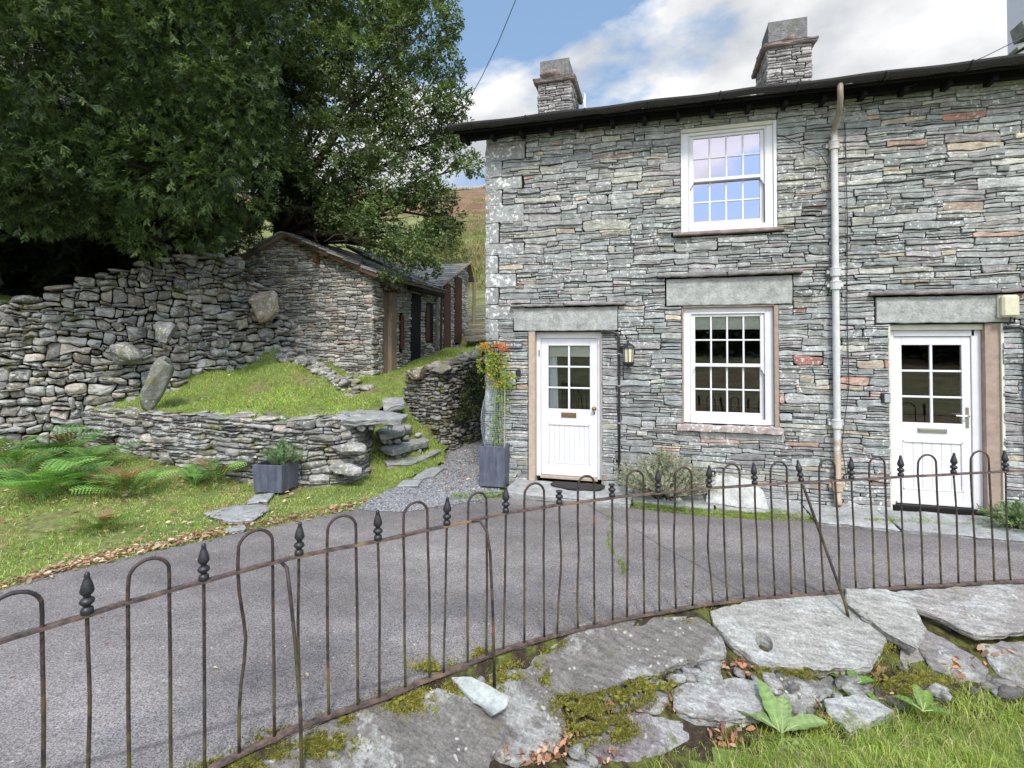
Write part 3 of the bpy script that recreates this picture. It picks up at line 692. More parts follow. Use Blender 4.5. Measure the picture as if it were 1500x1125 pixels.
# steps and paving slabs
def slab(name, label, cat, px, zf, th, mat, tint, seed=0, group=None, rough=0.02, top_noise=0.012, rings=7, layers=6, parent=None, jit=0.5, pit=None):
    """px: outline in plan (x, y) world; zf(x, y): top surface"""
    r = random.Random(seed); P = [Vector(p) for p in px]; per = sum((P[i] - P[i - 1]).length for i in range(len(P))); W = []
    area = sum(P[i - 1].x * P[i].y - P[i].x * P[i - 1].y for i in range(len(P)))
    if area < 0: P = P[::-1]
    n = len(P); st = per / (300 if pit else 84)
    for i in range(n):
        a, b = P[i], P[(i + 1) % n]; m = max(1, int(round((b - a).length / st)))
        for k in range(m): W.append(a.lerp(b, k / m))
    c = sum(W, Vector((0, 0))) / len(W); m = len(W)
    W2 = []
    for i, p in enumerate(W):      # smooth corners slightly, then roughen
        q = (W[i - 1] + p * 5 + W[(i + 1) % m]) / 7; d = (q - c).normalized()
        q = q + d * rough * (mn.noise(Vector((q.x * 9, q.y * 9, seed))) + 0.6 * mn.noise(Vector((q.x * 26, q.y * 26, seed)))); W2.append(q)
    vs = []; fs = []; cc = Vector((c.x, c.y, zf(c.x, c.y)))
    def top(x, y, k): 
        dp_ = 0
        if pit: dp_ = pit[3] * sstep(1.25, .75, math.hypot((x - pit[0]) * 1.0, (y - pit[1]) * .8) / pit[2])
        return zf(x, y) - dp_ + top_noise * (mn.noise(Vector((x * 5, y * 5, seed + 1))) + .45 * mn.noise(Vector((x * 15, y * 15, seed + 2)))) + ((0 if pit else k) * top_noise * .45 * round(3.2 * mn.noise(Vector((x * 3, y * 4, seed + 4)))))
    ring = []
    for L in range(layers, 0, -1):          # side, bottom to top
        dz = th * L / layers; jl = r.uniform(-.012, .012)
        for i, p in enumerate(W2):
            d = (p - c).normalized(); o = jit * (jl + 0.030 * mn.noise(Vector((p.x * 6, p.y * 6, L * 3.3 + seed))) + 0.012 * mn.noise(Vector((p.x * 30, p.y * 30, L * 5.3 + seed)))) - 0.030 * (L / layers) ** 1.5
            q = p + d * o; vs.append((q.x, q.y, top(q.x, q.y, 0) - dz))
    for k, s in enumerate([1.0] + [1 - 0.985 * ((j + .35) / rings) for j in range(rings)]):
        for p in W2:
            q = c + (p - c) * s; vs.append((q.x, q.y, top(q.x, q.y, 1) - (0.010 if k == 0 else 0)))
    R_ = layers + 1 + rings
    for a in range(R_ - 1):
        for i in range(m): j = (i + 1) % m; fs.append((a * m + i, a * m + j, a * m + m + j, a * m + m + i))
    fs.append(tuple(range((R_ - 1) * m, R_ * m))); fs.append(tuple(range(m))[::-1])
    mb = MB(); mb.add(vs, fs, tint); o = mb.build(name, mat, parent, smooth=False)
    me = o.data; me.polygons.foreach_set('use_smooth', np.ones(len(me.polygons), dtype=bool))
    try: me.set_sharp_from_angle(angle=R(38))
    except Exception: pass
    o.parent = parent
    if cat: tag(o, label, cat, group)
    return o
G2 = (0.30, 0.305, 0.295)
steps = [([(567, 679), (560, 672), (600, 662), (636, 654), (646, 659), (630, 668), (600, 677)], 0.17, 'lowest and longest slate step above the gravel'),
         ([(556, 655), (590, 646), (622, 640), (629, 645), (610, 650), (575, 659)], 0.36, 'second slate step up, with grass on both sides'),
         ([(550, 631), (570, 622), (598, 621), (604, 625), (580, 633), (556, 636)], 0.58, 'third slate step up, beside the passage wall'),
         ([(478, 612), (500, 602), (560, 601), (598, 606), (590, 612), (545, 613), (520, 615)], 0.92, 'wide flat slate landing at the top of the steps'),
         ([(560, 577), (590, 575), (594, 582), (562, 584)], 1.08, 'narrow slate step in the grass beyond the landing')]
for i, (P, z, lb) in enumerate(steps):
    slab('stone_step', lb, 'step', [pt(a, b, z) for a, b in P], lambda x, y, z=z: (z if z < 1 else TZ(x, y) + .03), 0.10, M['flag'], G2, 40 + i, 'slate steps up to the terrace')
for i, (P, lb) in enumerate([([(605, 700), (625, 686), (652, 684), (640, 694), (618, 701)], 'flat slate let into the gravel below the steps, farther one'),
                            ([(582, 712), (590, 704), (618, 702), (612, 711)], 'flat slate let into the grass edge below the steps, nearer one'),
                            ([(298, 752), (330, 742), (385, 738), (396, 745), (370, 762), (335, 764)], 'large flat stepping slab in the grass in front of the small planter'),
                            ([(362, 738), (372, 724), (402, 722), (392, 735)], 'flat slate just under the near edge of the small planter'),
                            ([(326, 774), (358, 769), (360, 774), (335, 778)], 'thin sliver of slate in the grass near the road edge')]):
    slab('stepping_slab', lb, 'paving slab', [pt(a, b, .045) for a, b in P], lambda x, y: 0.045 if x > -4.3 else 0.05 + H0(x, y), 0.05, M['flag'], G2, 60 + i, 'slate slabs laid flat in the verge')
mb = MB(); r = random.Random(33)
for (P, z, lb) in steps[:4]:
    W = [onz(a_, b_, z) for a_, b_ in P]; fr = sorted(W, key=lambda p: p.y)[:4]; fr.sort(key=lambda p: p.x)
    for k in range(6):
        t = k / 5 * (len(fr) - 1.001); j = int(t); p = fr[j].lerp(fr[j + 1], t - j) + Vector((r.gauss(0, .02), .13 + r.uniform(0, .05), 0)); s_ = r.uniform(.10, .17)
        blob(mb, (p.x, p.y, z - .15 + r.uniform(-.02, .0)), (s_, s_ * .8, .10), r, dry_tint(r, .95), None, sub=2)
tag(mb.build('packing_stone', M['dry'], smooth=True, kind='stuff'), 'small stones packed under the slate steps', 'rubble')
# far steps up the fell beside the sheds
for i in range(8):
    z = 2.25 + 0.2 * i; y = 14.6 + 0.58 * i; x0 = -0.362 * y / .943; x1 = -0.29 * y / .943
    slab('stone_step', 'far slate step climbing beside the sheds, number %s from the bottom' % ('one two three four five six seven eight'.split()[i]), 'step',
         [(x0, y), (x1, y + .05), (x1, y + .45), (x0, y + .42)], lambda x, y, z=z: z + 0.02, 0.16, M['flag'], (0.25, 0.24, 0.21), 80 + i, 'slate steps up the fell')
# pavement flags in front of the cottages
flags = [([-1.95, -0.35], .10), ([-0.32, 0.62], .075), ([0.66, 1.65], .06), ([1.69, 2.45], .06), ([2.49, 3.75], .06), ([3.79, 5.1], .06), ([5.14, 6.6], .06)]
for i, ((a, b), z) in enumerate(flags):
    yn = [6.45, 6.62, 6.68, 6.45, 6.42, 6.40, 6.42][i]
    b += .022
    slab('paving_flag', ['large flag in front of the first white door', 'small flag behind the lavender bush', 'flag under the ground floor window', 'flag at the foot of the downpipe', 'large flag in front of the second white door', 'flag at the right below the black conduit', 'flag outside beyond the second door'][i], 'paving flag',
         [(a, yn + .03), (b, yn), (b, 7.14), (a, 7.14)], lambda x, y, z=z: z - 0.02 * (7.14 - y), 0.10, M['flag'], [(0.34, .34, .325), G2, (.32, .31, .30)][i % 3], 90 + i, 'slate flags along the cottage front', rough=0.012)
# ------------------------------------------------------------------ the cottage
WY = 7.15; X0, X1, ZT = -2.40, 7.6, 5.16
cot = thing('slate_cottage', 'long two storey slate stone cottage terrace with white sash windows and slate chimneys', 'cottage', (X0, WY, 0))
OPEN = [(-1.77, -0.735, 0.0, 2.18), (-1.99, -0.52, 2.18, 2.53), (-2.02, -0.42, 2.53, 2.575),          # door 1, lintel, ledge
        (0.30, 1.455, 0.97, 2.50), (0.10, 1.62, 2.50, 2.875), (0.0, 1.72, 2.875, 2.925),              # window 1
        (0.23, 1.50, 0.875, 0.97),
        (0.30, 1.455, 3.475, 4.84), (0.18, 1.52, 3.41, 3.475),                                      # window 2
        (2.645, 3.75, 0.0, 2.24), (2.50, 3.86, 2.24, 2.58), (2.44, 5.0, 2.58, 2.63)]
rw = random.Random(5); mbw = MB(); mbq = MB()
fixed = [(a - X0, b - X0, c, d) for a, b, c, d in OPEN]; quoins = []; z = 0.12; k = 0
while z < 4.95:
    hq = [0.26, 0.20, 0.33, 0.22, 0.24, 0.18][k % 6] * rw.uniform(0.85, 1.15); wq = (0.52 if k % 2 else 0.22) * rw.uniform(0.85, 1.15)
    if z + hq > 4.95: break
    if not (z < 2.2 and wq > 0.5): quoins.append((0.0, wq, z, z + hq))
    z += hq; k += 1
fixed += quoins
# a few larger slates and the named rust coloured ones
def _free(r, L): return all(r[1] <= q[0] or r[0] >= q[1] or r[3] <= q[2] or r[2] >= q[3] for q in L)
big = [(1.48, 1.85, 4.30, 4.40), (3.2, 3.62, 4.60, 4.69), (1.62, 1.95, 1.75, 1.86), (4.0, 4.5, 4.7, 4.8), (3.2, 3.6, 3.55, 3.66), (-0.25, 0.2, 4.1, 4.19)]
for _ in range(46):
    a = rw.uniform(-1.9, 6.5); c = rw.uniform(.2, 4.7); hh = rw.uniform(.09, .15); big.append((a, a + hh * rw.uniform(2.4, 5), c, c + hh))
bigs = []
for (a, b, c, d) in big:
    q = (a - X0, b - X0, c, d); g = (q[0] - .03, q[1] + .03, q[2] - .03, q[3] + .03)
    if _free(g, fixed): fixed.append(q); bigs.append(q)
rects = pack(X1 - X0, ZT, fixed, rw, (0.14, 0.78), (0.018, 0.105))
def damp(x, y):
    d = 1.0
    for (a, b, c, e) in fixed_open:
        dx = max(a - x, 0, x - b); dy = max(c - y, 0, y - e); d = min(d, math.hypot(dx, dy) / 0.12)
    return min(d, x / 0.15 + 0.02)
fixed_open = [(a - X0, b - X0, c, d) for a, b, c, d in OPEN]
fplace = lambda x, y, d: (X0 + x, WY - d, y)
for r_ in rects:
    stone_shape(mbw, r_, rw, fplace, slate_tint(rw), 0.0078, 0.0040, 0.030, 0.07, (0.028, 0.024), 1.0, 0.05, 0.0012, 0.15, damp, jag=0.22)
for i, r_ in enumerate(bigs):
    t = [(0.42, .22, .165), (0.38, .19, .155), (.38, .23, .18), (.36, .28, .22)][i] if i < 4 else slate_tint(rw, 0.12)
    stone_shape(mbw, r_, rw, fplace, t, 0.0065, 0.0055, 0.024, 0.06, (0.03, 0.034), 1.0, 0.05, 0.003, 0.3, damp)
mbw.box(X0 + 0.02, -1.77, WY + 0.03, WY + 0.45, 0, ZT, mi=1)
for (a, b, c, d) in ((-0.735, 0.30, 0, ZT), (1.455, 2.645, 0, ZT), (3.75, X1, 0, ZT), (-1.77, -0.735, 2.18, ZT), (0.30, 1.455, 0, 0.97), (0.30, 1.455, 2.50, 3.475), (0.30, 1.455, 4.84, ZT), (2.645, 3.75, 2.24, ZT)):
    mbw.box(a, b, WY + 0.03, WY + 0.45, c, d, mi=1)
for q in quoins:
    n0 = len(mbw.m); stone_shape(mbw, q, rw, lambda x, y, d: (X0 - 0.012 + x, WY - d, y), sh((0.33, 0.34, 0.33), rw, .85, 1.1), 0.006, 0.006, 0.012, 0.03, (0.004, 0.012), 2.0, 0.35, 0.003, 0.1)
    for k_ in range(n0, len(mbw.m)): mbw.m[k_] = 2
front = mbw.build('wall', [M['slate'], M['core'], M['quoin']], cot); tag(front, 'front wall of thin grey green slates with rust coloured patches')
# gable end and back (turned away from the road)
mg = MB(); rg = random.Random(3); GD = 6.2
def gt(q): return ZT + min(q, GD - q) * 0.40
for r_ in pack(GD, 6.4, [], rg, (0.14, 0.6), (0.05, 0.15), 0.03, tops=gt):
    stone_shape(mg, r_, rg, lambda x, y, d: (X0 - d, WY + GD - x, y), slate_tint(rg, .05), 0.008, 0.008, 0.02, 0.1, (0.02, 0.02), 4.0, 0.05, 0.004, .3)
mg.add([(X0 + .03, WY + .03, 0), (X0 + .03, WY + GD, 0), (X0 + .03, WY + GD, ZT), (X0 + .03, WY + GD / 2, ZT + GD / 2 * .4), (X0 + .03, WY + .03, ZT)], [(0, 1, 2, 3, 4)], mi=1)
mg.box(X0 + .03, X1, WY + GD - .3, WY + GD, 0, ZT, mi=1)
mg.build('gable_wall', [M['slate'], M['core']], cot)
# interior box so the rooms are dark
mr = MB()
for (a, b, c, d) in ((-2.0, 2.05, -0.02, 2.72), (-2.0, 2.05, 2.9, 5.1), (2.15, 6.0, -0.02, 2.72)):
    mr.add([(a, WY + .46, c), (b, WY + .46, c), (b, WY + 3.4, c), (a, WY + 3.4, c), (a, WY + .46, d), (b, WY + .46, d), (b, WY + 3.4, d), (a, WY + 3.4, d)], [(0, 1, 2, 3), (7, 6, 5, 4), (1, 5, 6, 2), (2, 6, 7, 3), (3, 7, 4, 0)])
mr.build('room', M['room'], cot)
def lump_box(name, x0, x1, y0, y1, z0, z1, mat, tint, parent, seed, amp=0.008, nx=22, label=None, under=0.0):
    """stone beam with uneven arrises"""
    vs = []; fs = []; prof = [(y1, z0), (y0 + .006, z0), (y0, z0 + .008), (y0 - .002, (z0 + z1) / 2), (y0, z1 - .008), (y0 + .008, z1), (y1, z1)]
    for i in range(nx + 1):
        x = x0 + (x1 - x0) * i / nx
        for k, (y, z) in enumerate(prof):
            e = 1 if 0 < k < 6 else 0
            n1 = mn.noise(Vector((x * 9, z * 11, seed))) + .6 * mn.noise(Vector((x * 31, z * 20, seed))); n2 = mn.noise(Vector((x * 7, z * 8, seed + 9))) + .6 * mn.noise(Vector((x * 23, z * 8, seed + 9)))
            xx = x + (amp * n1 if i in (0, nx) else 0); vs.append((xx, y + e * amp * .8 * n2, z + amp * n1 * (1 if k in (0, 1, 2, 4, 5, 6) else 0)))
    m = len(prof)
    for i in range(nx):
        for k in range(m): a = i * m + k; b = i * m + (k + 1) % m; fs.append((a, a + m, b + m, b))
    fs.append(tuple(range(m))); fs.append(tuple(nx * m + k for k in range(m))[::-1])
    mb = MB(); mb.add(vs, fs, tint); o = mb.build(name, mat, parent)
    if label: o['label'] = label
    return o
LT = (0.36, 0.37, 0.35)
lump_box('lintel', -1.98, -0.53, WY - .018, WY + .3, 2.195, 2.52, M['lintel'], LT, cot, 1, label='slate lintel over the first door')
lump_box('lintel', 0.115, 1.61, WY - .018, WY + .3, 2.51, 2.865, M['lintel'], LT, cot, 2, label='slate lintel over the ground floor window')
lump_box('lintel', 2.515, 3.845, WY - .018, WY + .3, 2.255, 2.565, M['lintel'], LT, cot, 3, label='slate lintel over the second door')
lump_box('drip_ledge', -2.02, -1.25, WY - .075, WY + .2, 2.535, 2.570, M['lintel'], (.25, .235, .225), cot, 4, .010)
lump_box('drip_ledge', -1.24, -0.42, WY - .085, WY + .2, 2.540, 2.578, M['lintel'], (.26, .235, .22), cot, 5, .010)
lump_box('drip_ledge', 0.0, .85, WY - .085, WY + .2, 2.883, 2.925, M['lintel'], (.20, .185, .178), cot, 6, .012)
lump_box('drip_ledge', 0.86, 1.72, WY - .095, WY + .2, 2.885, 2.930, M['lintel'], (.22, .20, .19), cot, 7, .012)
lump_box('drip_ledge', 2.44, 3.7, WY - .08, WY + .2, 2.590, 2.630, M['lintel'], (.23, .20, .195), cot, 8, .010)
lump_box('drip_ledge', 3.71, 4.95, WY - .085, WY + .2, 2.588, 2.628, M['lintel'], (.24, .20, .195), cot, 9, .010)

# roof, eaves and gutter
pit = 0.40; EV = WY - 0.30; ez = 5.03
def rz(y): return ez + (y - EV) * pit
RY = WY + GD / 2
mro = MB(); rr = random.Random(9); y = EV - 0.03; row = 0
while y < RY:
    x = X0 - .42; d = 0.26 - 0.10 * min(1, (y - EV) / 3)
    while x < X1 + .3:
        w_ = rr.uniform(.16, .42); th = rr.uniform(.012, .022); zz = rz(y); j = rr.uniform(-.02, .02)
        x2 = min(x + w_ - .006, X1 + .3); L2 = d * 1.9
        a = [(x, y + j, zz + .012), (x2, y + j + rr.uniform(-.01, .01), zz + .012), (x2, y + L2, rz(y + L2) - .004), (x, y + L2, rz(y + L2) - .004)]
        vs = [(p[0], p[1], p[2]) for p in a] + [(p[0], p[1], p[2] + th) for p in a]
        mro.add(vs, [(0, 3, 2, 1), (4, 5, 6, 7), (0, 1, 5, 4), (1, 2, 6, 5), (2, 3, 7, 6), (3, 0, 4, 7)], sh((.20, .205, .205), rr, .7, 1.2))
        x += w_
    y += d; row += 1
# under-boarding, both slopes
mro.add([(X0 - .40, EV, rz(EV) - .03), (X1 + .3, EV, rz(EV) - .03), (X1 + .3, RY, rz(RY) - .03), (X0 - .40, RY, rz(RY) - .03), (X0 - .40, 2 * RY - EV, rz(EV) - .03), (X1 + .3, 2 * RY - EV, rz(EV) - .03),
         (X0 - .40, EV, rz(EV) + .008), (X1 + .3, EV, rz(EV) + .008), (X1 + .3, RY, rz(RY) + .008), (X0 - .40, RY, rz(RY) + .008), (X0 - .40, 2 * RY - EV, rz(EV) + .008), (X1 + .3, 2 * RY - EV, rz(EV) + .008)],
        [(0, 3, 2, 1), (3, 4, 5, 2), (6, 7, 8, 9), (9, 8, 11, 10), (0, 1, 7, 6), (4, 10, 11, 5), (0, 6, 9, 3), (3, 9, 10, 4), (1, 2, 8, 7), (2, 5, 11, 8)], (.1, .1, .1), 1)
x = X0 - .3
while x < X1:   # rafter feet
    mro.box(x, x + .05, EV + .10, WY + .02, rz(EV) - .09, rz(EV) - .035, (.1, .1, .1), 1); x += 0.42
mro.box(X0 - .38, X1 + .3, WY - .10, WY + .0, rz(WY) - .16, rz(WY) - .05, (.1, .1, .1), 1)
roof = mro.build('roof', [M['roof'], M['blackwood']], cot)
mgu = MB(); n = 60; vs = []; fs = []; gy = EV - .075; gz = 5.085
for i in range(n + 1):
    x = X0 - .43 + (X1 + .6 - X0) * i / n; sag = 0.012 * math.sin(i * .9) * .6
    for k in range(9):
        an = math.pi + math.pi * k / 8; vs.append((x, gy + .062 * math.cos(an), gz + sag + .062 * math.sin(an)))
    for k in range(9):
        an = 2 * math.pi - math.pi * k / 8; vs.append((x, gy + .056 * math.cos(an), gz + sag + .056 * math.sin(an)))
for i in range(n):
    for k in range(18): a = i * 18 + k; b = i * 18 + (k + 1) % 18; fs.append((a, a + 18, b + 18, b))
fs.append(tuple(range(18))); fs.append(tuple(n * 18 + k for k in range(18))[::-1])
mgu.add(vs, fs)
gut = mgu.build('gutter', M['gutter'], cot, smooth=False)
for i, x in enumerate([-2.5, -1.7, -0.9, -0.1, 0.75, 1.6, 2.5, 3.3, 4.1, 4.9, 5.8]):
    m2 = MB(); pts = [(x, gy + .07 * math.cos(math.pi + math.pi * k / 10), gz + .07 * math.sin(math.pi + math.pi * k / 10)) for k in range(11)]
    m2.tube(pts, .012, 6); m2.box(x - .012, x + .012, gy + .07, EV + .06, gz - .02, gz); m2.build('gutter_bracket', M['black'], gut)
# downpipe
mp_ = MB(); px_ = 2.07
mp_.tube([(px_ - .02, gy, gz - .05), (px_ - .02, gy, gz - .16), (px_ - .015, gy + .01, gz - .22), (px_, gy + .11, gz - .36), (px_ + .0, WY - .085, gz - .47), (px_, WY - .075, gz - .58), (px_, WY - .072, 3.0), (px_, WY - .072, 1.0), (px_ - .002, WY - .075, 0.15), (px_ - .005, WY - .12, 0.09)], [.032, .032, .032, .033, .035, .039, .039, .039, .039, .039], 14)
pipe = mp_.build('downpipe', M['pipe'], cot, smooth=True)
for zc in (4.42, 2.88, 2.72, 1.05, 0.30):
    m2 = MB(); m2.lathe([(.044, -.055), (.056, -.05), (.056, .03), (.060, .035), (.060, .05), (.044, .055)], (px_, WY - .072, zc), 16)
    m2.box(px_ - .085, px_ - .05, WY - .06, WY - .0, zc - .02, zc + .02); m2.box(px_ + .05, px_ + .085, WY - .06, WY - .0, zc - .02, zc + .02); m2.build('pipe_collar', M['pipe'], pipe, smooth=False)
def cable(name, pts, r, parent=None, mat='black', label=None, cat=None):
    m2 = MB(); m2.tube(pts, r, 7); o = m2.build(name, M[mat], parent, smooth=True)
    if label: tag(o, label, cat)
    return o
cable('cable', [(2.20, WY - .03, 4.7), (2.215, WY - .035, 3.5), (2.20, WY - .03, 2.5), (2.21, WY - .035, 1.5), (2.13, WY - .12, 1.05), (2.10, WY - .13, .8), (2.17, WY - .05, .4)], .005, cot)
cable('cable', [(1.50, WY - .03, 4.62), (1.75, WY - .035, 4.45), (1.93, WY - .06, 4.32), (1.99, WY - .11, 4.15)], .005, cot)
cable('cable', [(1.62, WY - .04, 2.66), (1.75, WY - .035, 2.60), (1.90, WY - .035, 2.63), (1.99, WY - .05, 2.80), (2.01, WY - .06, 3.0)], .005, cot)
def conduit(xc, ztop, xl, tag_):
    m2 = MB(); m2.tube([(xl, WY - .035, ztop), (xc - .07, WY - .035, ztop + .01), (xc - .02, WY - .035, ztop - .01), (xc, WY - .035, ztop - .07), (xc, WY - .035, 1.2), (xc, WY - .035, .08)], .018, 10)
    o = m2.build('conduit', M['black'], cot, smooth=True)
    for zc in (1.88, 1.45, .95):
        m3 = MB(); m3.tube([(xc, WY - .035, zc - .008), (xc, WY - .035, zc + .008)], .023, 10); m3.build('clip', M['greyplastic'], o)
conduit(-.505, 2.16, -.74, 0); conduit(3.95, 2.19, 3.75, 1)

# chimneys
def chimney(x0, w_, yf, zb, h_, seed, lean, label, dp=1.0):
    r = random.Random(seed); ch = thing('chimney', None, None, (x0 + w_ / 2, yf, zb)); ch.parent = cot; ch['label'] = label
    ch.matrix_parent_inverse = Matrix.Translation(cot.location).inverted()
    mb = MB(); zs = zb + .06; hs = h_ * .58
    T = lambda r: sh((.40, .375, .355), r, .6, 1.25)

    for rect in pack(w_, hs, [], r, (.10, .42), (.035, .10), .012):
        stone_shape(mb, rect, r, lambda x, y, d: (x0 + x, yf - d, zs + y), T(r), .010, .010, .02, .1, (.02, .02), seed, .06, .005, .35)
    for rect in pack(dp, hs, [], r, (.12, .42), (.035, .10), .02):
        stone_shape(mb, rect, r, lambda x, y, d: (x0 + w_ + d, yf + x, zs + y), T(r), .010, .010, .02, .1, (.02, .02), seed + 1, .06, .005, .35)
        stone_shape(mb, rect, r, lambda x, y, d: (x0 - d, yf + dp - x, zs + y), T(r), .010, .010, .02, .1, (.02, .02), seed + 2, .06, .005, .35)
    mb.box(x0 + .03, x0 + w_ - .03, yf + .03, yf + dp - .03, zb - .5, zs + hs, mi=1)
    mb.build('stack', [M['barn'], M['core']], ch)
    def sl(n_, a, b, c, d, z, th, mat, t, s_, tilt=0.0):
        P = [(a, c), (b, c), (b, d), (a, d)]
        return slab(n_, None, None, P, lambda x, y: z + th + tilt * (x - a), th, mat, t, s_, parent=None, rough=.02, jit=.5)
    def par(o):
        o.parent = ch; o.matrix_parent_inverse = Matrix.Translation(ch.location).inverted() @ Matrix.Identity(4)
        o.matrix_parent_inverse = (Matrix.Translation(cot.location) @ ch.matrix_parent_inverse @ Matrix.Translation(ch.location)).inverted()
    par(sl('base_slab', x0 - .12, x0 + w_ + .05, yf - .12, yf + .2, zb + .0, .055, M['roof'], (.26, .21, .19), seed))
    zc = zs + hs
    par(sl('cap_slab', x0 - .09, x0 + w_ + .09, yf - .09, yf + dp + .08, zc, .075, M['roof'], (.28, .22, .20), seed + 1))
    # pot made of upright slates on a lump of mortar
    mm = MB(); blob(mm, (x0 + w_ * .47, yf + .22, zc + .15), (w_ * .94, .55, .22), r, (.27, .21, .20), Matrix.Rotation(0, 3, 'Z'), sub=3); mm.build('mortar_flaunching', M['roof'], ch, smooth=True)
    mm = MB(); zt = zc + h_ * .27
    mm.box(x0 + .03, x0 + w_ * .93, yf + .05, yf + .09, zc + .10, zt + .10, (.19, .185, .18), mat=Matrix.Translation((0, 0, 0)))
    for (ya, yb, dz) in ((.09, .62, .04), (.66, 1.0, -.08)):
        mm.box(x0 + .03, x0 + .075, yf + ya, yf + yb, zc + .05, zt + dz + .04, (.17, .16, .155)); mm.box(x0 + w_ * .93 - .045, x0 + w_ * .93, yf + ya, yf + yb, zc + .05, zt + dz + .04, (.22, .21, .2))
    mm.build('slate_pot', M['roof'], ch)
    return ch
yc1 = WY + 2.5
chimney(ony(788, 150, yc1).x, .64, yc1, rz(yc1) + .03, 1.32, 3, 0, 'left chimney stack of rough slate with slab cap')
chimney(ony(1124, 110, yc1).x, .68, yc1, rz(yc1) + .03, 1.42, 13, 0, 'middle chimney stack of rough slate with reddish mortar')
m2 = MB(); cx2 = ony(857, 150, yc1).x   # flaue horn of slate beside the left stack
# white rendered stack with slate skirts at the right edge
xw = ony(1504, 20, WY + 2.3).x
ch = thing('chimney', None, None, (xw, WY + 2.3, rz(WY + 2.3))); ch.parent = cot; ch['label'] = 'white rendered stack at the right with leaning slates at its foot'; ch.matrix_parent_inverse = Matrix.Translation(cot.location).inverted()
def parch(o): o.parent = ch; o.matrix_parent_inverse = (Matrix.Translation(cot.location) @ ch.matrix_parent_inverse @ Matrix.Translation(ch.location)).inverted()
m2 = MB(); m2.box(xw, xw + 1.4, WY + 2.3, WY + 2.75, 5.3, 8.6); parch(m2.build('stack', M['white']))
for i, (dx_, dz, w_, sl_) in enumerate([(-.12, 0.72, .55, .2), (-.22, .50, .8, .5), (-.26, .34, .9, .65), (-.20, .22, .9, .65)]):
    m2 = MB(); mt = Matrix.Translation((xw + dx_ - .05, WY + 2.02 - .02 * i, rz(WY + 2.1) + dz - .22)) @ Matrix.Rotation(-sl_, 4, 'Y')
    m2.box(0, w_, 0, .28, 0, .05 if i else .22, (.24, .25, .2), mat=mt, bev=.006); parch(m2.build('leaning_slate', M['roof']))
mu = MB(); mu.tube([at(857, 160, 9.9), at(856, 150, 9.9), at(857, 140, 9.9), at(855, 136, 9.9)], [.07, .07, .05, .01], 8, flat=.35); mu.tint = (.2, .2, .2); mu.build('upright_slate', M['lintel'], cot)

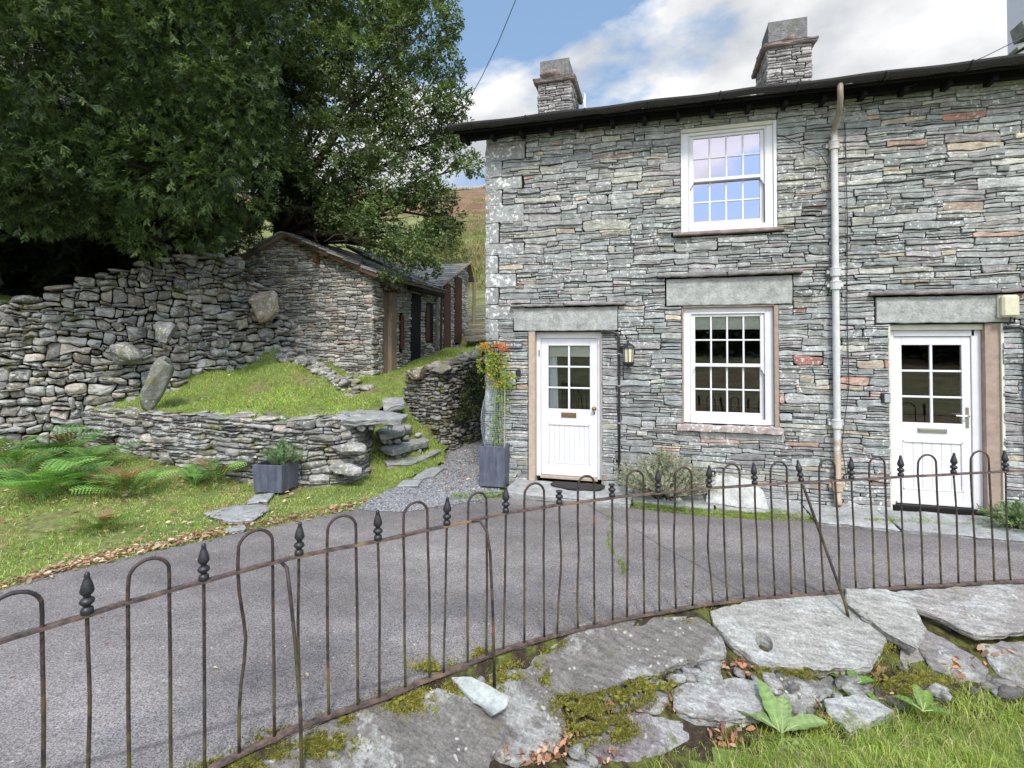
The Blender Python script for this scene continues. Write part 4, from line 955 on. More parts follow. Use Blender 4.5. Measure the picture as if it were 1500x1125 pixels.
# ---- windows
def sash(x0, x1, z0, z1, up, label):
    wd = thing('window', None, None, (x0, WY, z0)); wd.parent = cot; wd.matrix_parent_inverse = Matrix.Translation(cot.location).inverted(); wd['label'] = label
    def par(o): o.parent = wd; o.matrix_parent_inverse = (Matrix.Translation(cot.location) @ wd.matrix_parent_inverse @ Matrix.Translation(wd.location)).inverted(); return o
    fy = WY + .055 if not up else WY + 0.02
    F = MB(); b = .004
    F.box(x0, x0 + .085, fy, fy + .13, z0, z1, bev=b); F.box(x1 - .085, x1, fy, fy + .13, z0, z1, bev=b); F.box(x0 + .085, x1 - .085, fy, fy + .13, z1 - .07, z1, bev=b)
    F.box(x0 + .085, x1 - .085, fy - .015, fy + .13, z0, z0 + .065, bev=b)
    F.box(x0 + .085, x0 + .10, fy - .006, fy + .02, z0 + .065, z1 - .07, bev=.003); F.box(x1 - .10, x1 - .085, fy - .006, fy + .02, z0 + .065, z1 - .07, bev=.003); F.box(x0 + .1, x1 - .1, fy - .006, fy + .02, z1 - .083, z1 - .068, bev=.003)
    par(F.build('window_frame', M['white']))
    a0, a1 = x0 + .10, x1 - .10; zm = z0 + .065 + (z1 - .08 - z0 - .065) * .50
    def one(za, zb, yy, rail_b, rail_t, horns):
        S = MB(); st = .048
        S.box(a0, a0 + st, yy, yy + .04, za, zb, bev=.003); S.box(a1 - st, a1, yy, yy + .04, za, zb, bev=.003)
        S.box(a0 + st, a1 - st, yy, yy + .04, za, za + rail_b, bev=.003); S.box(a0 + st, a1 - st, yy, yy + .04, zb - rail_t, zb, bev=.003)
        gx0, gx1, gz0, gz1 = a0 + st, a1 - st, za + rail_b, zb - rail_t
        for k in (1, 2, 3):
            xx = gx0 + (gx1 - gx0) * k / 4; S.box(xx - .011, xx + .011, yy + .004, yy + .034, gz0, gz1, bev=.004)
        zz = (gz0 + gz1) / 2; S.box(gx0, gx1, yy + .006, yy + .032, zz - .010, zz + .010, bev=.004)
        if horns:
            for xa, sgn in ((a0, 1), (a1, -1)):
                S.add([(xa, yy, za), (xa + sgn * st, yy, za), (xa + sgn * st * .9, yy, za - .03), (xa + sgn * st * .5, yy, za - .045), (xa + sgn * st * .35, yy, za - .075), (xa, yy, za - .085),
                       (xa, yy + .03, za), (xa + sgn * st, yy + .03, za), (xa + sgn * st * .9, yy + .03, za - .03), (xa + sgn * st * .5, yy + .03, za - .045), (xa + sgn * st * .35, yy + .03, za - .075), (xa, yy + .03, za - .085)],
                      [(0, 1, 2, 3, 4, 5), (11, 10, 9, 8, 7, 6), (0, 6, 7, 1), (1, 7, 8, 2), (2, 8, 9, 3), (3, 9, 10, 4), (4, 10, 11, 5), (5, 11, 6, 0)])
        o = par(S.build('sash', M['white']))
        G = MB(); G.box(gx0 - .004, gx1 + .004, yy + .018, yy + .022, gz0 - .004, gz1 + .004); g = G.build('glass', M['glass_up'] if up else M['glass'])
        g.parent = o; g.matrix_parent_inverse = (Matrix.Translation(cot.location) @ wd.matrix_parent_inverse @ Matrix.Translation(wd.location) @ o.matrix_parent_inverse).inverted()
        return gx0, gx1, gz0, gz1
    one(z0 + .066, zm + .02, fy + .062, .075, .035, False)
    g = one(zm - .01, z1 - .07, fy + .018, .042, .05, True)
    if not up:
        B = MB(); n = 30
        B.box(g[0] - .03, g[1] + .03, fy + .0595, fy + .0615, g[3] - .165, g[3] + .04); par(B.build('roller_blind', M['blind']))
    return wd
w1 = sash(0.325, 1.405, 0.98, 2.485, False, 'ground floor sash window with a cream blind')
w2 = sash(0.315, 1.415, 3.48, 4.83, True, 'upper sash window reflecting pale blue sky')
J = MB()   # brown rendered reveals
J.box(1.405, 1.452, WY - .012, WY + .3, .975, 2.495); J.box(.303, .325, WY + .02, WY + .3, .975, 2.495); J.box(.325, 1.405, WY + .0, WY + .3, 2.487, 2.508)
J.build('window_reveal', M['render'], cot)
J = MB(); J.box(1.415, 1.452, WY + .0, WY + .3, 3.48, 4.836); J.box(.303, .315, WY + .0, WY + .3, 3.48, 4.836); J.box(.315, 1.415, WY + .05, WY + .3, 4.83, 4.836, ); J.build('window_reveal', M['white'], cot)
J = MB(); J.box(.32, 1.41, WY - .004, WY + .02, 4.79, 4.838); J.build('window_head', M['cream'], cot)
o = lump_box('sill', 0.235, 1.49, WY - .075, WY + .12, .885, .968, M['quoin'], (.40, .33, .30), cot, 21, .009, label='rough brown stone sill of the ground floor window')
o = lump_box('sill', 0.20, 1.51, WY - .07, WY + .12, 3.425, 3.470, M['lintel'], (.28, .22, .20), cot, 22, .006, label='thin slate sill of the upper window')

def text_mesh(name, body, size, mat, align='LEFT', ext=.001):
    cu = bpy.data.curves.new(name, 'FONT'); cu.body = body; cu.size = size; cu.extrude = ext; cu.align_x = align
    t = bpy.data.objects.new(name + '_tmp', cu); COL.objects.link(t); bpy.context.view_layer.update()
    me = bpy.data.meshes.new_from_object(t.evaluated_get(bpy.context.evaluated_depsgraph_get())); bpy.data.objects.remove(t); bpy.data.curves.remove(cu)
    me.materials.clear(); me.materials.append(mat); o = bpy.data.objects.new(name, me); COL.objects.link(o); o.rotation_euler = (R(90), 0, 0); return o
# ---- doors
def door(x0, x1, z0, z1, kind, label):
    dr = thing('door', None, None, (x0, WY, z0)); dr.parent = cot; dr.matrix_parent_inverse = Matrix.Translation(cot.location).inverted(); dr['label'] = label
    def par(o): o.parent = dr; o.matrix_parent_inverse = (Matrix.Translation(cot.location) @ dr.matrix_parent_inverse @ Matrix.Translation(dr.location)).inverted(); return o
    fy = WY + .10; fw = .062
    F = MB(); F.box(x0, x0 + fw, fy, fy + .10, z0, z1, bev=.004); F.box(x1 - fw - (.03 if kind else 0), x1, fy, fy + .10, z0, z1, bev=.004); F.box(x0 + fw, x1 - fw, fy, fy + .10, z1 - .075, z1, bev=.004)
    par(F.build('door_frame', M['white']))
    S = MB(); S.box(x0 + fw, x1 - fw, fy - .03, fy + .10, z0 - .02, z0 + .02, bev=.003); par(S.build('threshold', M['tan'] if not kind else M['black']))
    a, b = x0 + fw + .003, x1 - fw - .003 - (.03 if kind else 0); c, d = z0 + .022, z1 - .078; yy = fy + .02; st = .105 if not kind else .085
    gz0 = c + (d - c) * .485; gz1 = d - .10; gx0, gx1 = a + st, b - st
    L_ = MB(); e = .003
    L_.box(a, gx0, yy, yy + .045, c, d, bev=e); L_.box(gx1, b, yy, yy + .045, c, d, bev=e); L_.box(gx0, gx1, yy, yy + .045, gz1, d, bev=e)
    zr = c + (d - c) * .375
    L_.box(gx0, gx1, yy, yy + .045, zr, gz0, bev=e)               # lock rail
    L_.box(gx0, gx1, yy, yy + .045, c, c + .17, bev=e)
    for (p, q, u, v) in ((gx0, gx0 + .014, c + .17, zr), (gx1 - .014, gx1, c + .17, zr), (gx0, gx1, zr - .014, zr), (gx0, gx1, c + .17, c + .184)):
        L_.box(p, q, yy - .004, yy + .03, u, v, bev=.002)
    nb = 8 if not kind else 6
    for k in range(nb):                                              # tongue and groove boards
        xa = gx0 + .014 + (gx1 - gx0 - .028) * k / nb; xb = gx0 + .014 + (gx1 - gx0 - .028) * (k + 1) / nb
        L_.box(xa + .001, xb - .001, yy + .012, yy + .035, c + .18, zr - .01, bev=.004)
    L_.box((gx0 + gx1) / 2 - .014, (gx0 + gx1) / 2 + .014, yy + .004, yy + .04, gz0, gz1, bev=.004)
    for k in (1, 2): zz = gz0 + (gz1 - gz0) * k / 3; L_.box(gx0, gx1, yy + .006, yy + .038, zz - .012, zz + .012, bev=.004)
    L_.box(a + .01, b - .01, yy - .028, yy + .01, c + .005, c + .035, bev=.006)     # weather bar
    par(L_.build('leaf', M['white']))
    G = MB(); G.box(gx0 - .004, gx1 + .004, yy + .018, yy + .024, gz0 - .004, gz1 + .004); par(G.build('glass', M['glass']))
    xc = (a + b) / 2; zl = gz0 - .06
    if not kind:
        B = MB(); B.box(xc - .11, xc + .105, yy - .008, yy, zl - .06, zl + .012, bev=.002); o = par(B.build('letterbox', M['brass']))
        B = MB(); B.box(xc - .085, xc + .08, yy - .014, yy - .0075, zl - .046, zl - .004, bev=.002); f2 = B.build('flap', M['brass']); f2.parent = o; f2.matrix_parent_inverse = f2.matrix_parent_inverse; 
        f2.matrix_parent_inverse = (Matrix.Translation(cot.location) @ dr.matrix_parent_inverse @ Matrix.Translation(dr.location) @ o.matrix_parent_inverse).inverted()
        B = MB(); kx = b - .045; kz = gz0 + .02
        B.lathe([(.028, 0), (.030, -.006), (.012, -.012), (.012, -.035), (.026, -.045), (.030, -.058), (.022, -.070), (.004, -.073)], (kx, yy, kz), 14, rot=Matrix.Rotation(R(-90), 3, 'X'))
        par(B.build('door_knob', M['brass'], smooth=True))
        B = MB(); B.box(kx - .008, kx + .008, yy - .006, yy, kz - .085, kz - .045, bev=.002); par(B.build('keyhole_cover', M['black']))
        bl = MB(); bl.box(gx0, gx1, yy + .047, yy + .049, gz1 - .155, gz1 + .02); par(bl.build('roller_blind', M['blind']))
        cu = MB(); n = 16; vs = []; fs = []
        for i in range(n + 1):
            x = gx0 - .02 + (.155) * i / n; yq = yy + .085 + .014 * math.sin(i * 1.5)
            vs += [(x, yq, gz0 - .1), (x + (.03 * (i / n)) * 0 - .03 * (i / n), yq, gz1 + .02)]
        for i in range(n): fs.append((2 * i, 2 * i + 2, 2 * i + 3, 2 * i + 1))
        cu.add(vs, fs); par(cu.build('curtain', M['curtain'], smooth=True))
        to = text_mesh('house_number', '1', .13, M['black'], ext=.002); to.location = (x0 + .008, fy - .003, z1 - .33); par(to)
    else:
        B = MB(); B.box(xc - .15, xc + .145, yy - .012, yy, zl - .055, zl + .0, bev=.004); B.box(xc - .13, xc + .125, yy - .02, yy - .011, zl - .046, zl - .010, bev=.003); par(B.build('letterbox', M['steel']))
        B = MB(); hx = b - .04; hz = gz0 + .10
        B.box(hx - .016, hx + .016, yy - .010, yy, hz - .14, hz + .10, bev=.004); B.tube([(hx, yy, hz), (hx, yy - .045, hz), (hx - .03, yy - .055, hz), (hx - .13, yy - .05, hz + .003)], .010, 8); par(B.build('door_handle', M['steel']))
    return dr
d1 = door(-1.675, -.745, .135, 2.165, 0, 'first white half glazed door with brass letterbox')
d2 = door(2.668, 3.60, .085, 2.175, 1, 'second white half glazed door with steel lever handle')
J = MB(); J.box(-1.765, -1.675, WY - .004, WY + .3, .05, 2.19); J.box(-.745, -.730, WY + .01, WY + .3, .05, 2.19); J.build('door_reveal', M['tan'], cot)
J = MB(); J.box(-1.675, -.745, WY + .07, WY + .3, 2.165, 2.194); J.build('door_head', M['cream'], cot)
J = MB(); J.box(2.65, 3.60, WY + .06, WY + .3, 2.175, 2.253); J.build('door_head', M['cream'], cot)
J = MB(); J.box(3.60, 3.752, WY + .02, WY + .35, .03, 2.245); J.build('door_reveal', M['render'], cot)
J = MB(); J.box(2.646, 2.668, WY + .02, WY + .3, .03, 2.245); J.box(3.736, 3.762, WY - .008, WY + .03, .03, 2.24); J.build('door_reveal', M['cream'], cot)
J = MB(); J.box(2.66, 3.6, WY + .03, WY + .3, .02, .083); J.build('doorstep', M['core'], cot)

# ---- things fixed to the wall
lx, lz = -.375, 1.87
ln = thing('wall_lantern', 'black coach lantern with pale glass on the wall right of the first door', 'lantern', (lx, WY - .02, lz))
B = MB(); B.box(lx - .115, lx - .085, WY - .03, WY + .0, lz + .02, lz + .12, bev=.004); B.tube([(lx - .10, WY - .03, lz + .08), (lx - .07, WY - .08, lz + .11), (lx - .03, WY - .12, lz + .12), (lx, WY - .13, lz + .11)], .009, 8); B.build('bracket', M['black'], ln)
B = MB(); B.lathe([(.085, .085), (.090, .092), (.075, .118), (.050, .138), (.022, .150), (.018, .160), (.008, .165), (.010, .178), (.002, .19)], (lx, WY - .13, lz), 8); B.build('lamp_cap', M['black'], ln)
B = MB(); B.lathe([(.062, -.10), (.070, .085)], (lx, WY - .13, lz), 8); gl = B.build('lamp_glass', M['plastic'], ln)
B = MB()
for k in range(8): an = 2 * math.pi * k / 8; c_, s_ = math.cos(an), math.sin(an); B.tube([(lx + .064 * c_, WY - .13 + .064 * s_, lz - .10), (lx + .072 * c_, WY - .13 + .072 * s_, lz + .088)], .006, 5)
B.build('lamp_cage', M['black'], ln)
B = MB(); B.lathe([(.01, -.175), (.016, -.165), (.02, -.155), (.055, -.145), (.075, -.12), (.078, -.10), (.07, -.095)], (lx, WY - .13, lz), 8); B.build('lamp_base', M['black'], ln)
bk = thing('bulkhead_light', 'square ivory plastic outdoor light at the end of the second lintel', 'wall light', (3.78, WY, 2.43))
B = MB(); B.box(3.69, 3.87, WY - .05, WY - .019, 2.30, 2.565, bev=.012); B.build('back_plate', M['plastic'], bk)
B = MB(); B.box(3.70, 3.86, WY - .12, WY - .045, 2.31, 2.555, bev=.022); B.build('diffuser', M['plastic'], bk)
B = MB(); B.tube([(3.80, WY - .06, 2.31), (3.80, WY - .055, 2.27), (3.78, WY - .04, 2.22)], .008, 6); B.build('cable', M['black'], bk)
ks = thing('key_safe', 'small grey key box in a black cover left of the second door', 'key box', (2.59, WY, 1.38))
B = MB(); B.box(2.545, 2.64, WY - .045, WY - .01, 1.31, 1.43, bev=.008); B.build('cover', M['black'], ks)
B = MB(); B.box(2.572, 2.636, WY - .058, WY - .044, 1.318, 1.415, bev=.006); B.build('box_front', M['greyplastic'], ks)
db = thing('key_box', 'small black key box on the wall left of the first door', 'key box', (-1.90, WY, 1.60))
B = MB(); B.box(-1.935, -1.875, WY - .05, WY - .01, 1.535, 1.65, bev=.01); B.build('body', M['black'], db)
B = MB(); B.box(-1.930, -1.88, WY - .056, WY - .048, 1.53, 1.545, bev=.002); B.build('rim', M['steel'], db)
sg = thing('house_sign', 'grey slate name plaque with pale lettering left of the first door', 'sign', (-1.94, WY, 2.0))
B = MB(); B.box(-2.10, -1.845, WY - .05, WY - .028, 1.955, 2.045, (.15, .15, .165), bev=.003); B.build('plaque', M['lintel'], sg)
tm = simple('sign_paint', (.75, .75, .72), .6); to = text_mesh('lettering', 'Beck Steps', .052, tm, 'CENTER'); to.location = (-1.972, WY - .052, 1.985); attach(to, sg)
dm = slab('doormat', 'dark rubber half moon doormat in front of the first white door', 'doormat', [(-1.42, 6.98), (-1.38, 6.88), (-1.20, 6.80), (-.95, 6.79), (-.74, 6.86), (-.68, 6.98), (-.70, 7.10), (-1.40, 7.10)], lambda x, y: .118, .02, M['mat'], (.1, .1, .1), 7, rough=.004, top_noise=.002, layers=2)
dd = slab('leaning_slab', 'upright pale stone slab leaning against the wall right of the lavender', 'stone slab', [(0.55, 6.78), (1.25, 6.76), (1.22, 6.92), (1.12, 7.02), (.70, 7.04), (.60, 6.96)], lambda x, y: .06 + (y - 6.76) * 1.05, .05, M['flag'], (.42, .42, .39), 17, rough=.02)

# ---- barn and sheds up the slope
BX, BY = -5.84, 9.79
barn = thing('stone_barn', 'old stone barn with rough slate roof, half hidden under the oak', 'barn', (BX, BY, 1.3))
mb = MB(); rb = random.Random(31); GW = 4.6
def beave(q): return 3.50 + min(.42 * q, .42 * 2.25) if q < 2.25 else 3.50 + .945 - .42 * (q - 2.25)
path_g = lambda x, y, d: (BX - GW + x, BY - d, y)
zb = 1.0
for r_ in pack(GW, 3.7, [], rb, (.10, .46), (.035, .12), .02, tops=lambda q: beave(GW - q) - zb):
    stone_shape(mb, r_, rb, lambda x, y, d: (BX - GW + x, BY - d, y + zb), dry_tint(rb, 1.3), .010, .010, .035, .12, (.03, .04), 12., .08, .008, .35)
SL = 3.45      # side wall with door openings
for r_ in pack(SL, 2.5, [(.46, 1.06, .0, 2.2), (1.22, 1.42, .8, 1.75), (1.80, 2.35, 0, 2.28), (2.62, 3.12, 1.05, 2.1)], rb, (.10, .40), (.035, .12), .02, tops=lambda q: 2.5):
    stone_shape(mb, r_, rb, lambda x, y, d: (BX + d, BY + x, y + zb), dry_tint(rb, 1.3), .010, .010, .035, .12, (.03, .04), 13., .08, .008, .35)
for (a, b, c, d) in ((0.05, .46, 0, 2.5), (.46, 1.06, 2.2, 2.5), (1.06, 1.80, 0, 2.5), (1.8, 2.35, 2.28, 2.5), (2.35, 2.62, 0, 2.5), (2.62, 3.12, 0, 1.05), (2.62, 3.12, 2.1, 2.5), (3.12, SL, 0, 2.5)):
    mb.box(BX - .35, BX - .04, BY + a, BY + b, zb + c, zb + d, mi=1)
mb.add([(BX - GW, BY + .04, zb), (BX - .04, BY + .04, zb), (BX - .04, BY + .04, 3.50), (BX - 2.25, BY + .04, 4.42), (BX - GW, BY + .04, 3.44)], [(0, 1, 2, 3, 4)], mi=1)
mb.box(BX - GW, BX - GW + .3, BY + .05, BY + 4, zb, 3.4, mi=1); mb.box(BX - GW, BX, BY + SL - .3, BY + SL, zb, 3.45, mi=1)
mb.build('wall', [M['barn'], M['core']], barn)
def slate_roof(xe, ze, xr, zr_, y0, y1, seed, parent, name='roof', tint=(.22, .215, .205), moss='roof'):
    r = random.Random(seed); m = MB(); L = math.hypot(xr - xe, zr_ - ze); ux, uz = (xr - xe) / L, (zr_ - ze) / L; nx_, nz_ = (-uz, ux) if ux < 0 else (-uz, ux)
    if nz_ < 0: nx_, nz_ = -nx_, -nz_
    s = 0.0
    while s < L:
        y = y0 + r.uniform(-.08, .0)
        while y < y1:
            w_ = r.uniform(.2, .5); th = r.uniform(.022, .04); s2 = min(L, s + .42); j = r.uniform(-.03, .03); y2 = min(y + w_ - .01, y1 + .05)
            vs = []
            for (ss, lift) in ((s + j, .03), (s2, .0)):
                for yy in (y, y2):
                    for k in (0, th): vs.append((xe + ux * ss + nx_ * (lift + k), yy, ze + uz * ss + nz_ * (lift + k)))
            m.add(vs, [(0, 1, 3, 2), (4, 6, 7, 5), (0, 4, 5, 1), (2, 3, 7, 6), (1, 5, 7, 3), (0, 2, 6, 4)], sh(tint, r, .6, 1.2)); y += w_
        s += .22
    a = [(xe, y0 + .02, ze), (xe, y1, ze), (xr, y1, zr_), (xr, y0 + .02, zr_)]
    m.add([(p[0] + nx_ * -.05, p[1], p[2] + nz_ * -.05) for p in a] + [(p[0] + nx_ * .01, p[1], p[2] + nz_ * .01) for p in a], [(0, 3, 2, 1), (4, 5, 6, 7), (0, 1, 5, 4), (1, 2, 6, 5), (2, 3, 7, 6), (3, 0, 4, 7)], (.1, .09, .08), 1)
    return m.build(name, [M[moss], M['oldwood']], parent)
slate_roof(BX + .22, 3.46, BX - 2.1, 4.46, BY - .16, BY + 2.2, 5, barn); slate_roof(BX - 4.9, 3.30, BX - 2.12, 4.47, BY - .16, BY + SL, 6, barn)
slate_roof(BX + .18, 3.46, BX - 2.1, 4.62, BY + 2.2, BY + SL + .1, 8, barn)
m = MB(); m.box(BX - 2.2, BX + .2, BY - .14, BY - .06, -.07, .03, mat=Matrix.Translation((0, 0, 0))); 
m = MB(); mt = Matrix.Translation((BX + .20, BY - .17, 3.40)) @ Matrix.Rotation(math.atan2(1.0, -2.32) , 4, 'Y').inverted(); 
m.tube([(BX + .18, BY - .15, 3.40), (BX - 2.0, BY - .15, 4.34)], .028, 6); m.box(BX - 1.35, BX - 1.27, BY - .17, BY - .02, 3.78, 3.93); m.build('barge_board', M['brownwood'], barn)
def part_box(n, a, b, c, d, e, f, mat, parent, bev=.004): m = MB(); m.box(a, b, c, d, e, f, bev=bev); return m.build(n, M[mat], parent)
dd1 = thing('dummy', None, None)
bpy.data.objects.remove(dd1)
part_box('door', BX - .12, BX - .06, BY + .46, BY + .78, zb + .2, zb + 2.2, 'oldwood', barn)['label'] = 'weathered brown plank door near the barn corner'
part_box('door_post', BX - .12, BX + .02, BY + .80, BY + 1.06, zb + .15, zb + 2.2, 'oldwood', barn)
part_box('lintel', BX - .10, BX + .015, BY + .36, BY + 1.2, zb + 2.2, zb + 2.32, 'brownwood', barn)
part_box('rusty_post', BX + .0, BX + .06, BY + 1.27, BY + 1.35, zb + .9, zb + 1.7, 'redwood', barn)
part_box('door', BX - .10, BX + .01, BY + 1.82, BY + 2.34, zb + .3, zb + 2.28, 'blackwood', barn)['label'] = 'tall black door in the barn side'
part_box('fascia', BX + .05, BX + .16, BY + 1.5, BY + SL + .1, 3.32, 3.44, 'blackwood', barn)
wn = part_box('window_frame', BX - .08, BX + .0, BY + 2.62, BY + 3.12, zb + 1.05, zb + 2.1, 'blackwood', barn)
part_box('shutter', BX - .02, BX + .02, BY + 2.66, BY + 2.86, zb + 1.1, zb + 2.05, 'redwood', barn)
part_box('post', BX - .02, BX + .06, BY + 3.22, BY + 3.34, zb + .9, zb + 2.4, 'oldwood', barn)
m = MB(); m.tube([(BX + .15, BY + 3.38, 3.45), (BX + .12, BY + 3.42, 3.3), (BX + .09, BY + 3.43, 1.7)], .035, 8); m.build('downpipe', M['black'], barn)
shed = thing('stone_shed', 'small stone shed with mossy slate roof and red brown doors up the slope', 'shed', (-5.8, 13.5, 1.9))
SX0, SY0, SY1 = -5.90, 13.3, 15.75; szb = 1.6
m = MB(); PK = 4.62
def stop_(q): L_ = SY1 - SY0; return (3.62 + (PK - 3.62) * q / 2.25 if q < 2.25 else PK - .5 * (q - 2.25)) - szb
for r_ in pack(SY1 - SY0, 3.2, [(.42, .95, 0, 2.15), (1.25, 1.85, .4, 2.45)], rb, (.10, .40), (.04, .13), .03, tops=stop_):
    stone_shape(m, r_, rb, lambda x, y, d: (SX0 + d, SY0 + x, y + szb), dry_tint(rb, 1.35), .008, .010, .03, .12, (.02, .03), 14., .08, .008, .35)
for r_ in pack(3.0, 1.95, [], rb, (.10, .40), (.04, .13), .03):
    stone_shape(m, r_, rb, lambda x, y, d: (SX0 - 3.0 + x, SY0 - d, y + szb), dry_tint(rb, 1.1), .008, .010, .03, .12, (.02, .03), 15., .08, .008, .35)
m.add([(SX0 - .04, SY0 + .03, szb), (SX0 - .04, SY1, szb), (SX0 - .04, SY1, 4.4), (SX0 - .04, SY0 + 2.25, PK), (SX0 - .04, SY0 + .03, 3.6), (SX0 - 3, SY0 + .03, szb), (SX0 - 3, SY0 + .03, 3.58)], [(0, 1, 2, 3, 4), (0, 4, 6, 5)], mi=1)
m.build('wall', [M['barn'], M['core']], shed)
# its roof slopes towards the camera
m = MB(); r = random.Random(77); s = 0.0; ze, zr_ = 3.62, PK + .02; Lr = 2.4
while s < Lr:
    x = SX0 - 3.1
    while x < SX0 + .15:
        w_ = r.uniform(.2, .45); x2 = min(x + w_ - .01, SX0 + .18); th = r.uniform(.02, .035); y_a = SY0 - .15 + s + r.uniform(-.02, .02); y_b = min(SY0 - .15 + Lr, y_a + .4)
        za = ze - .06 + (zr_ - ze) * (y_a - SY0 + .15) / Lr + .03; zb_ = ze - .06 + (zr_ - ze) * (y_b - SY0 + .15) / Lr
        m.add([(x, y_a, za), (x2, y_a, za), (x2, y_b, zb_), (x, y_b, zb_), (x, y_a, za + th), (x2, y_a, za + th), (x2, y_b, zb_ + th), (x, y_b, zb_ + th)], [(0, 3, 2, 1), (4, 5, 6, 7), (0, 1, 5, 4), (1, 2, 6, 5), (2, 3, 7, 6), (3, 0, 4, 7)], sh((.30, .275, .235), r, .7, 1.2)); x += w_
    s += .24
m.add([(SX0 + .15, SY0 - .12, ze - .08), (SX0 + .15, SY0 + 2.25, zr_ - .04), (SX0 + .15, SY1 + .2, zr_ - .6), (SX0 - 3, SY1 + .2, zr_ - .6), (SX0 - 3, SY0 + 2.25, zr_ - .04), (SX0 - 3, SY0 - .12, ze - .08)], [(0, 1, 4, 5), (1, 2, 3, 4)], (.1, .1, .1), 1)
m.build('roof', [M['roof'], M['oldwood']], shed)
m = MB(); m.tube([(SX0 + .17, SY0 - .15, ze - .04), (SX0 + .17, SY0 + 2.25, zr_ + .0)], .035, 6); m.build('barge_board', M['oldwood'], shed)
part_box('door', SX0 - .06, SX0 + .03, SY0 + .44, SY0 + .93, szb + .1, szb + 2.14, 'redwood', shed)['label'] = 'narrow red brown door, nearer one'
part_box('door', SX0 - .06, SX0 + .03, SY0 + 1.27, SY0 + 1.83, szb + .45, szb + 2.44, 'brownwood', shed)['label'] = 'dark brown door, farther one'
m = MB(); m.tube([(SX0 + .1, SY1 + .25, 2.6), (SX0 + .12, SY1 + .25, 4.2)], .06, 8); tag(m.build('fence_post', M['oldwood']), 'weathered round timber post behind the small shed', 'post')
m = MB()
for k in range(4): m.tube([(SX0 + .1, SY1 + .3, 2.9 + .3 * k), (-2.2, SY1 + .6, 3.0 + .3 * k)], .012, 5)
for x in (-4.4, -3.2): m.tube([(x, SY1 + .42, 2.6), (x, SY1 + .42, 4.1)], .03, 6)
tag(m.build('wire_fence', M['oldwood']), 'thin wire fence crossing the slope above the far steps', 'fence')
# distant drystone wall near the skyline
m = MB(); r = random.Random(4); pp_ = [at(560, 298, 84), at(650, 291, 92), at(690, 284, 96), at(720, 279, 100), at(760, 274, 104)]
for i in range(len(pp_) - 1):
    for k in range(26):
        q = pp_[i].lerp(pp_[i + 1], k / 26); q.z = H0(q.x, q.y) + .35; blob(m, q, (.9, .6, 1.0), r, (.33, .30, .27), None, sub=1)
tag(m.build('field_wall', M['dry'], smooth=True), 'distant pale dry stone wall crossing the fell near the skyline', 'stone wall')
# wires
cable('overhead_wire', [at(757, -4, 7.4), at(730, 62, 8.1), at(706, 112, 8.7), at(686, 148, 9.2), at(640, 215, 10.5)], .006, None, 'black', 'thin overhead wire against the clouds beside the oak', 'wire')
cable('overhead_wire', [at(1321, 131, 6.0), at(1370, 112, 6.0), at(1440, 84, 5.9), at(1505, 52, 5.9), at(1640, -10, 5.8)], .005, None, 'black', 'thin wire running up to the right from the gutter', 'wire')
# ------------------------------------------------------------------ iron railing
rail = thing('iron_railing', 'rusty wrought iron railing of hoops and spear topped bars along the road edge', 'railing', at(750, 505, fen_t(750)[0]) - Vector((0, 0, EYE)))
rf = random.Random(8)
def fp(px): t, h = fen_t(px); p = at(px, 505, t); return Vector((p.x, p.y, 0)), h
rz0 = lambda px: 0.022 + 0.018 * sstep(1200, 1500, px)
def flatbar(name, zf, w_, th, mat):
    P = []; pxs = [-60 + 1820 * i / 120 for i in range(121)]
    for i, px in enumerate(pxs):
        p, h = fp(px); P.append(Vector((p.x, p.y, zf(px, h) + .004 * mn.noise(Vector((px * .02, 0, 3))))))
    vs = []; fs = []
    for i, p in enumerate(P):
        d = (P[min(i + 1, 120)] - P[max(i - 1, 0)]); d.z = 0; d.normalize(); n = Vector((d.y, -d.x, 0))
        for (a, b) in ((-1, -1), (1, -1), (1, 1), (-1, 1)):
            e = 1 + .12 * mn.noise(Vector((i * .7, a, b))); vs.append(tuple(p + n * a * w_ / 2 * e + Vector((0, 0, b * th / 2))))
    for i in range(120):
        for k in range(4): a = i * 4 + k; b = i * 4 + (k + 1) % 4; fs.append((a, b, b + 4, a + 4))
    fs += [(0, 1, 2, 3), (483, 482, 481, 480)]
    m = MB(); m.add(vs, fs); return m.build(name, M[mat], rail)
flatbar('top_rail', lambda px, h: h, .033, .012, 'rail'); flatbar('bottom_rail', lambda px, h: rz0(px), .036, .014, 'rail')
def leg_pts(px, z1, bend, lean, seed):
    p, h = fp(px); z0_ = rz0(px); out = []
    r = random.Random(seed); ph = r.uniform(.35, .65)
    p2, _ = fp(px + 3); d = (p2 - p).normalized(); dep = Vector((d.y, -d.x, 0)); k2 = r.gauss(0, .008)
    for i in range(9):
        q = i / 8; z = z1 + (z0_ - z1) * q; o = bend * math.exp(-((q - ph) / .22) ** 2) + lean * q
        out.append(p + d * o + dep * (k2 * math.sin(q * math.pi)) + Vector((0, 0, z)))
    return out, d
spears = [(-43, 1), (133, 1), (302, 1), (440, 1), (555, 1), (655, 1), (741, 1), (819, 0), (896, 0), (963, 1), (1037, 1), (1104, 1), (1172, 1), (1245, 1), (1317, 1), (1394, 1), (1470, 1), (1552, 1), (1640, 1)]
hoops = [(-25, 68), (192, 252), (351, 402), (481, 523), (592, 627), (686, 713), (768, 797), (846, 870), (917, 942), (988, 1012), (1058, 1082), (1127, 1151), (1198, 1221), (1271, 1294), (1342, 1369), (1419, 1446), (1500, 1528), (1590, 1622)]
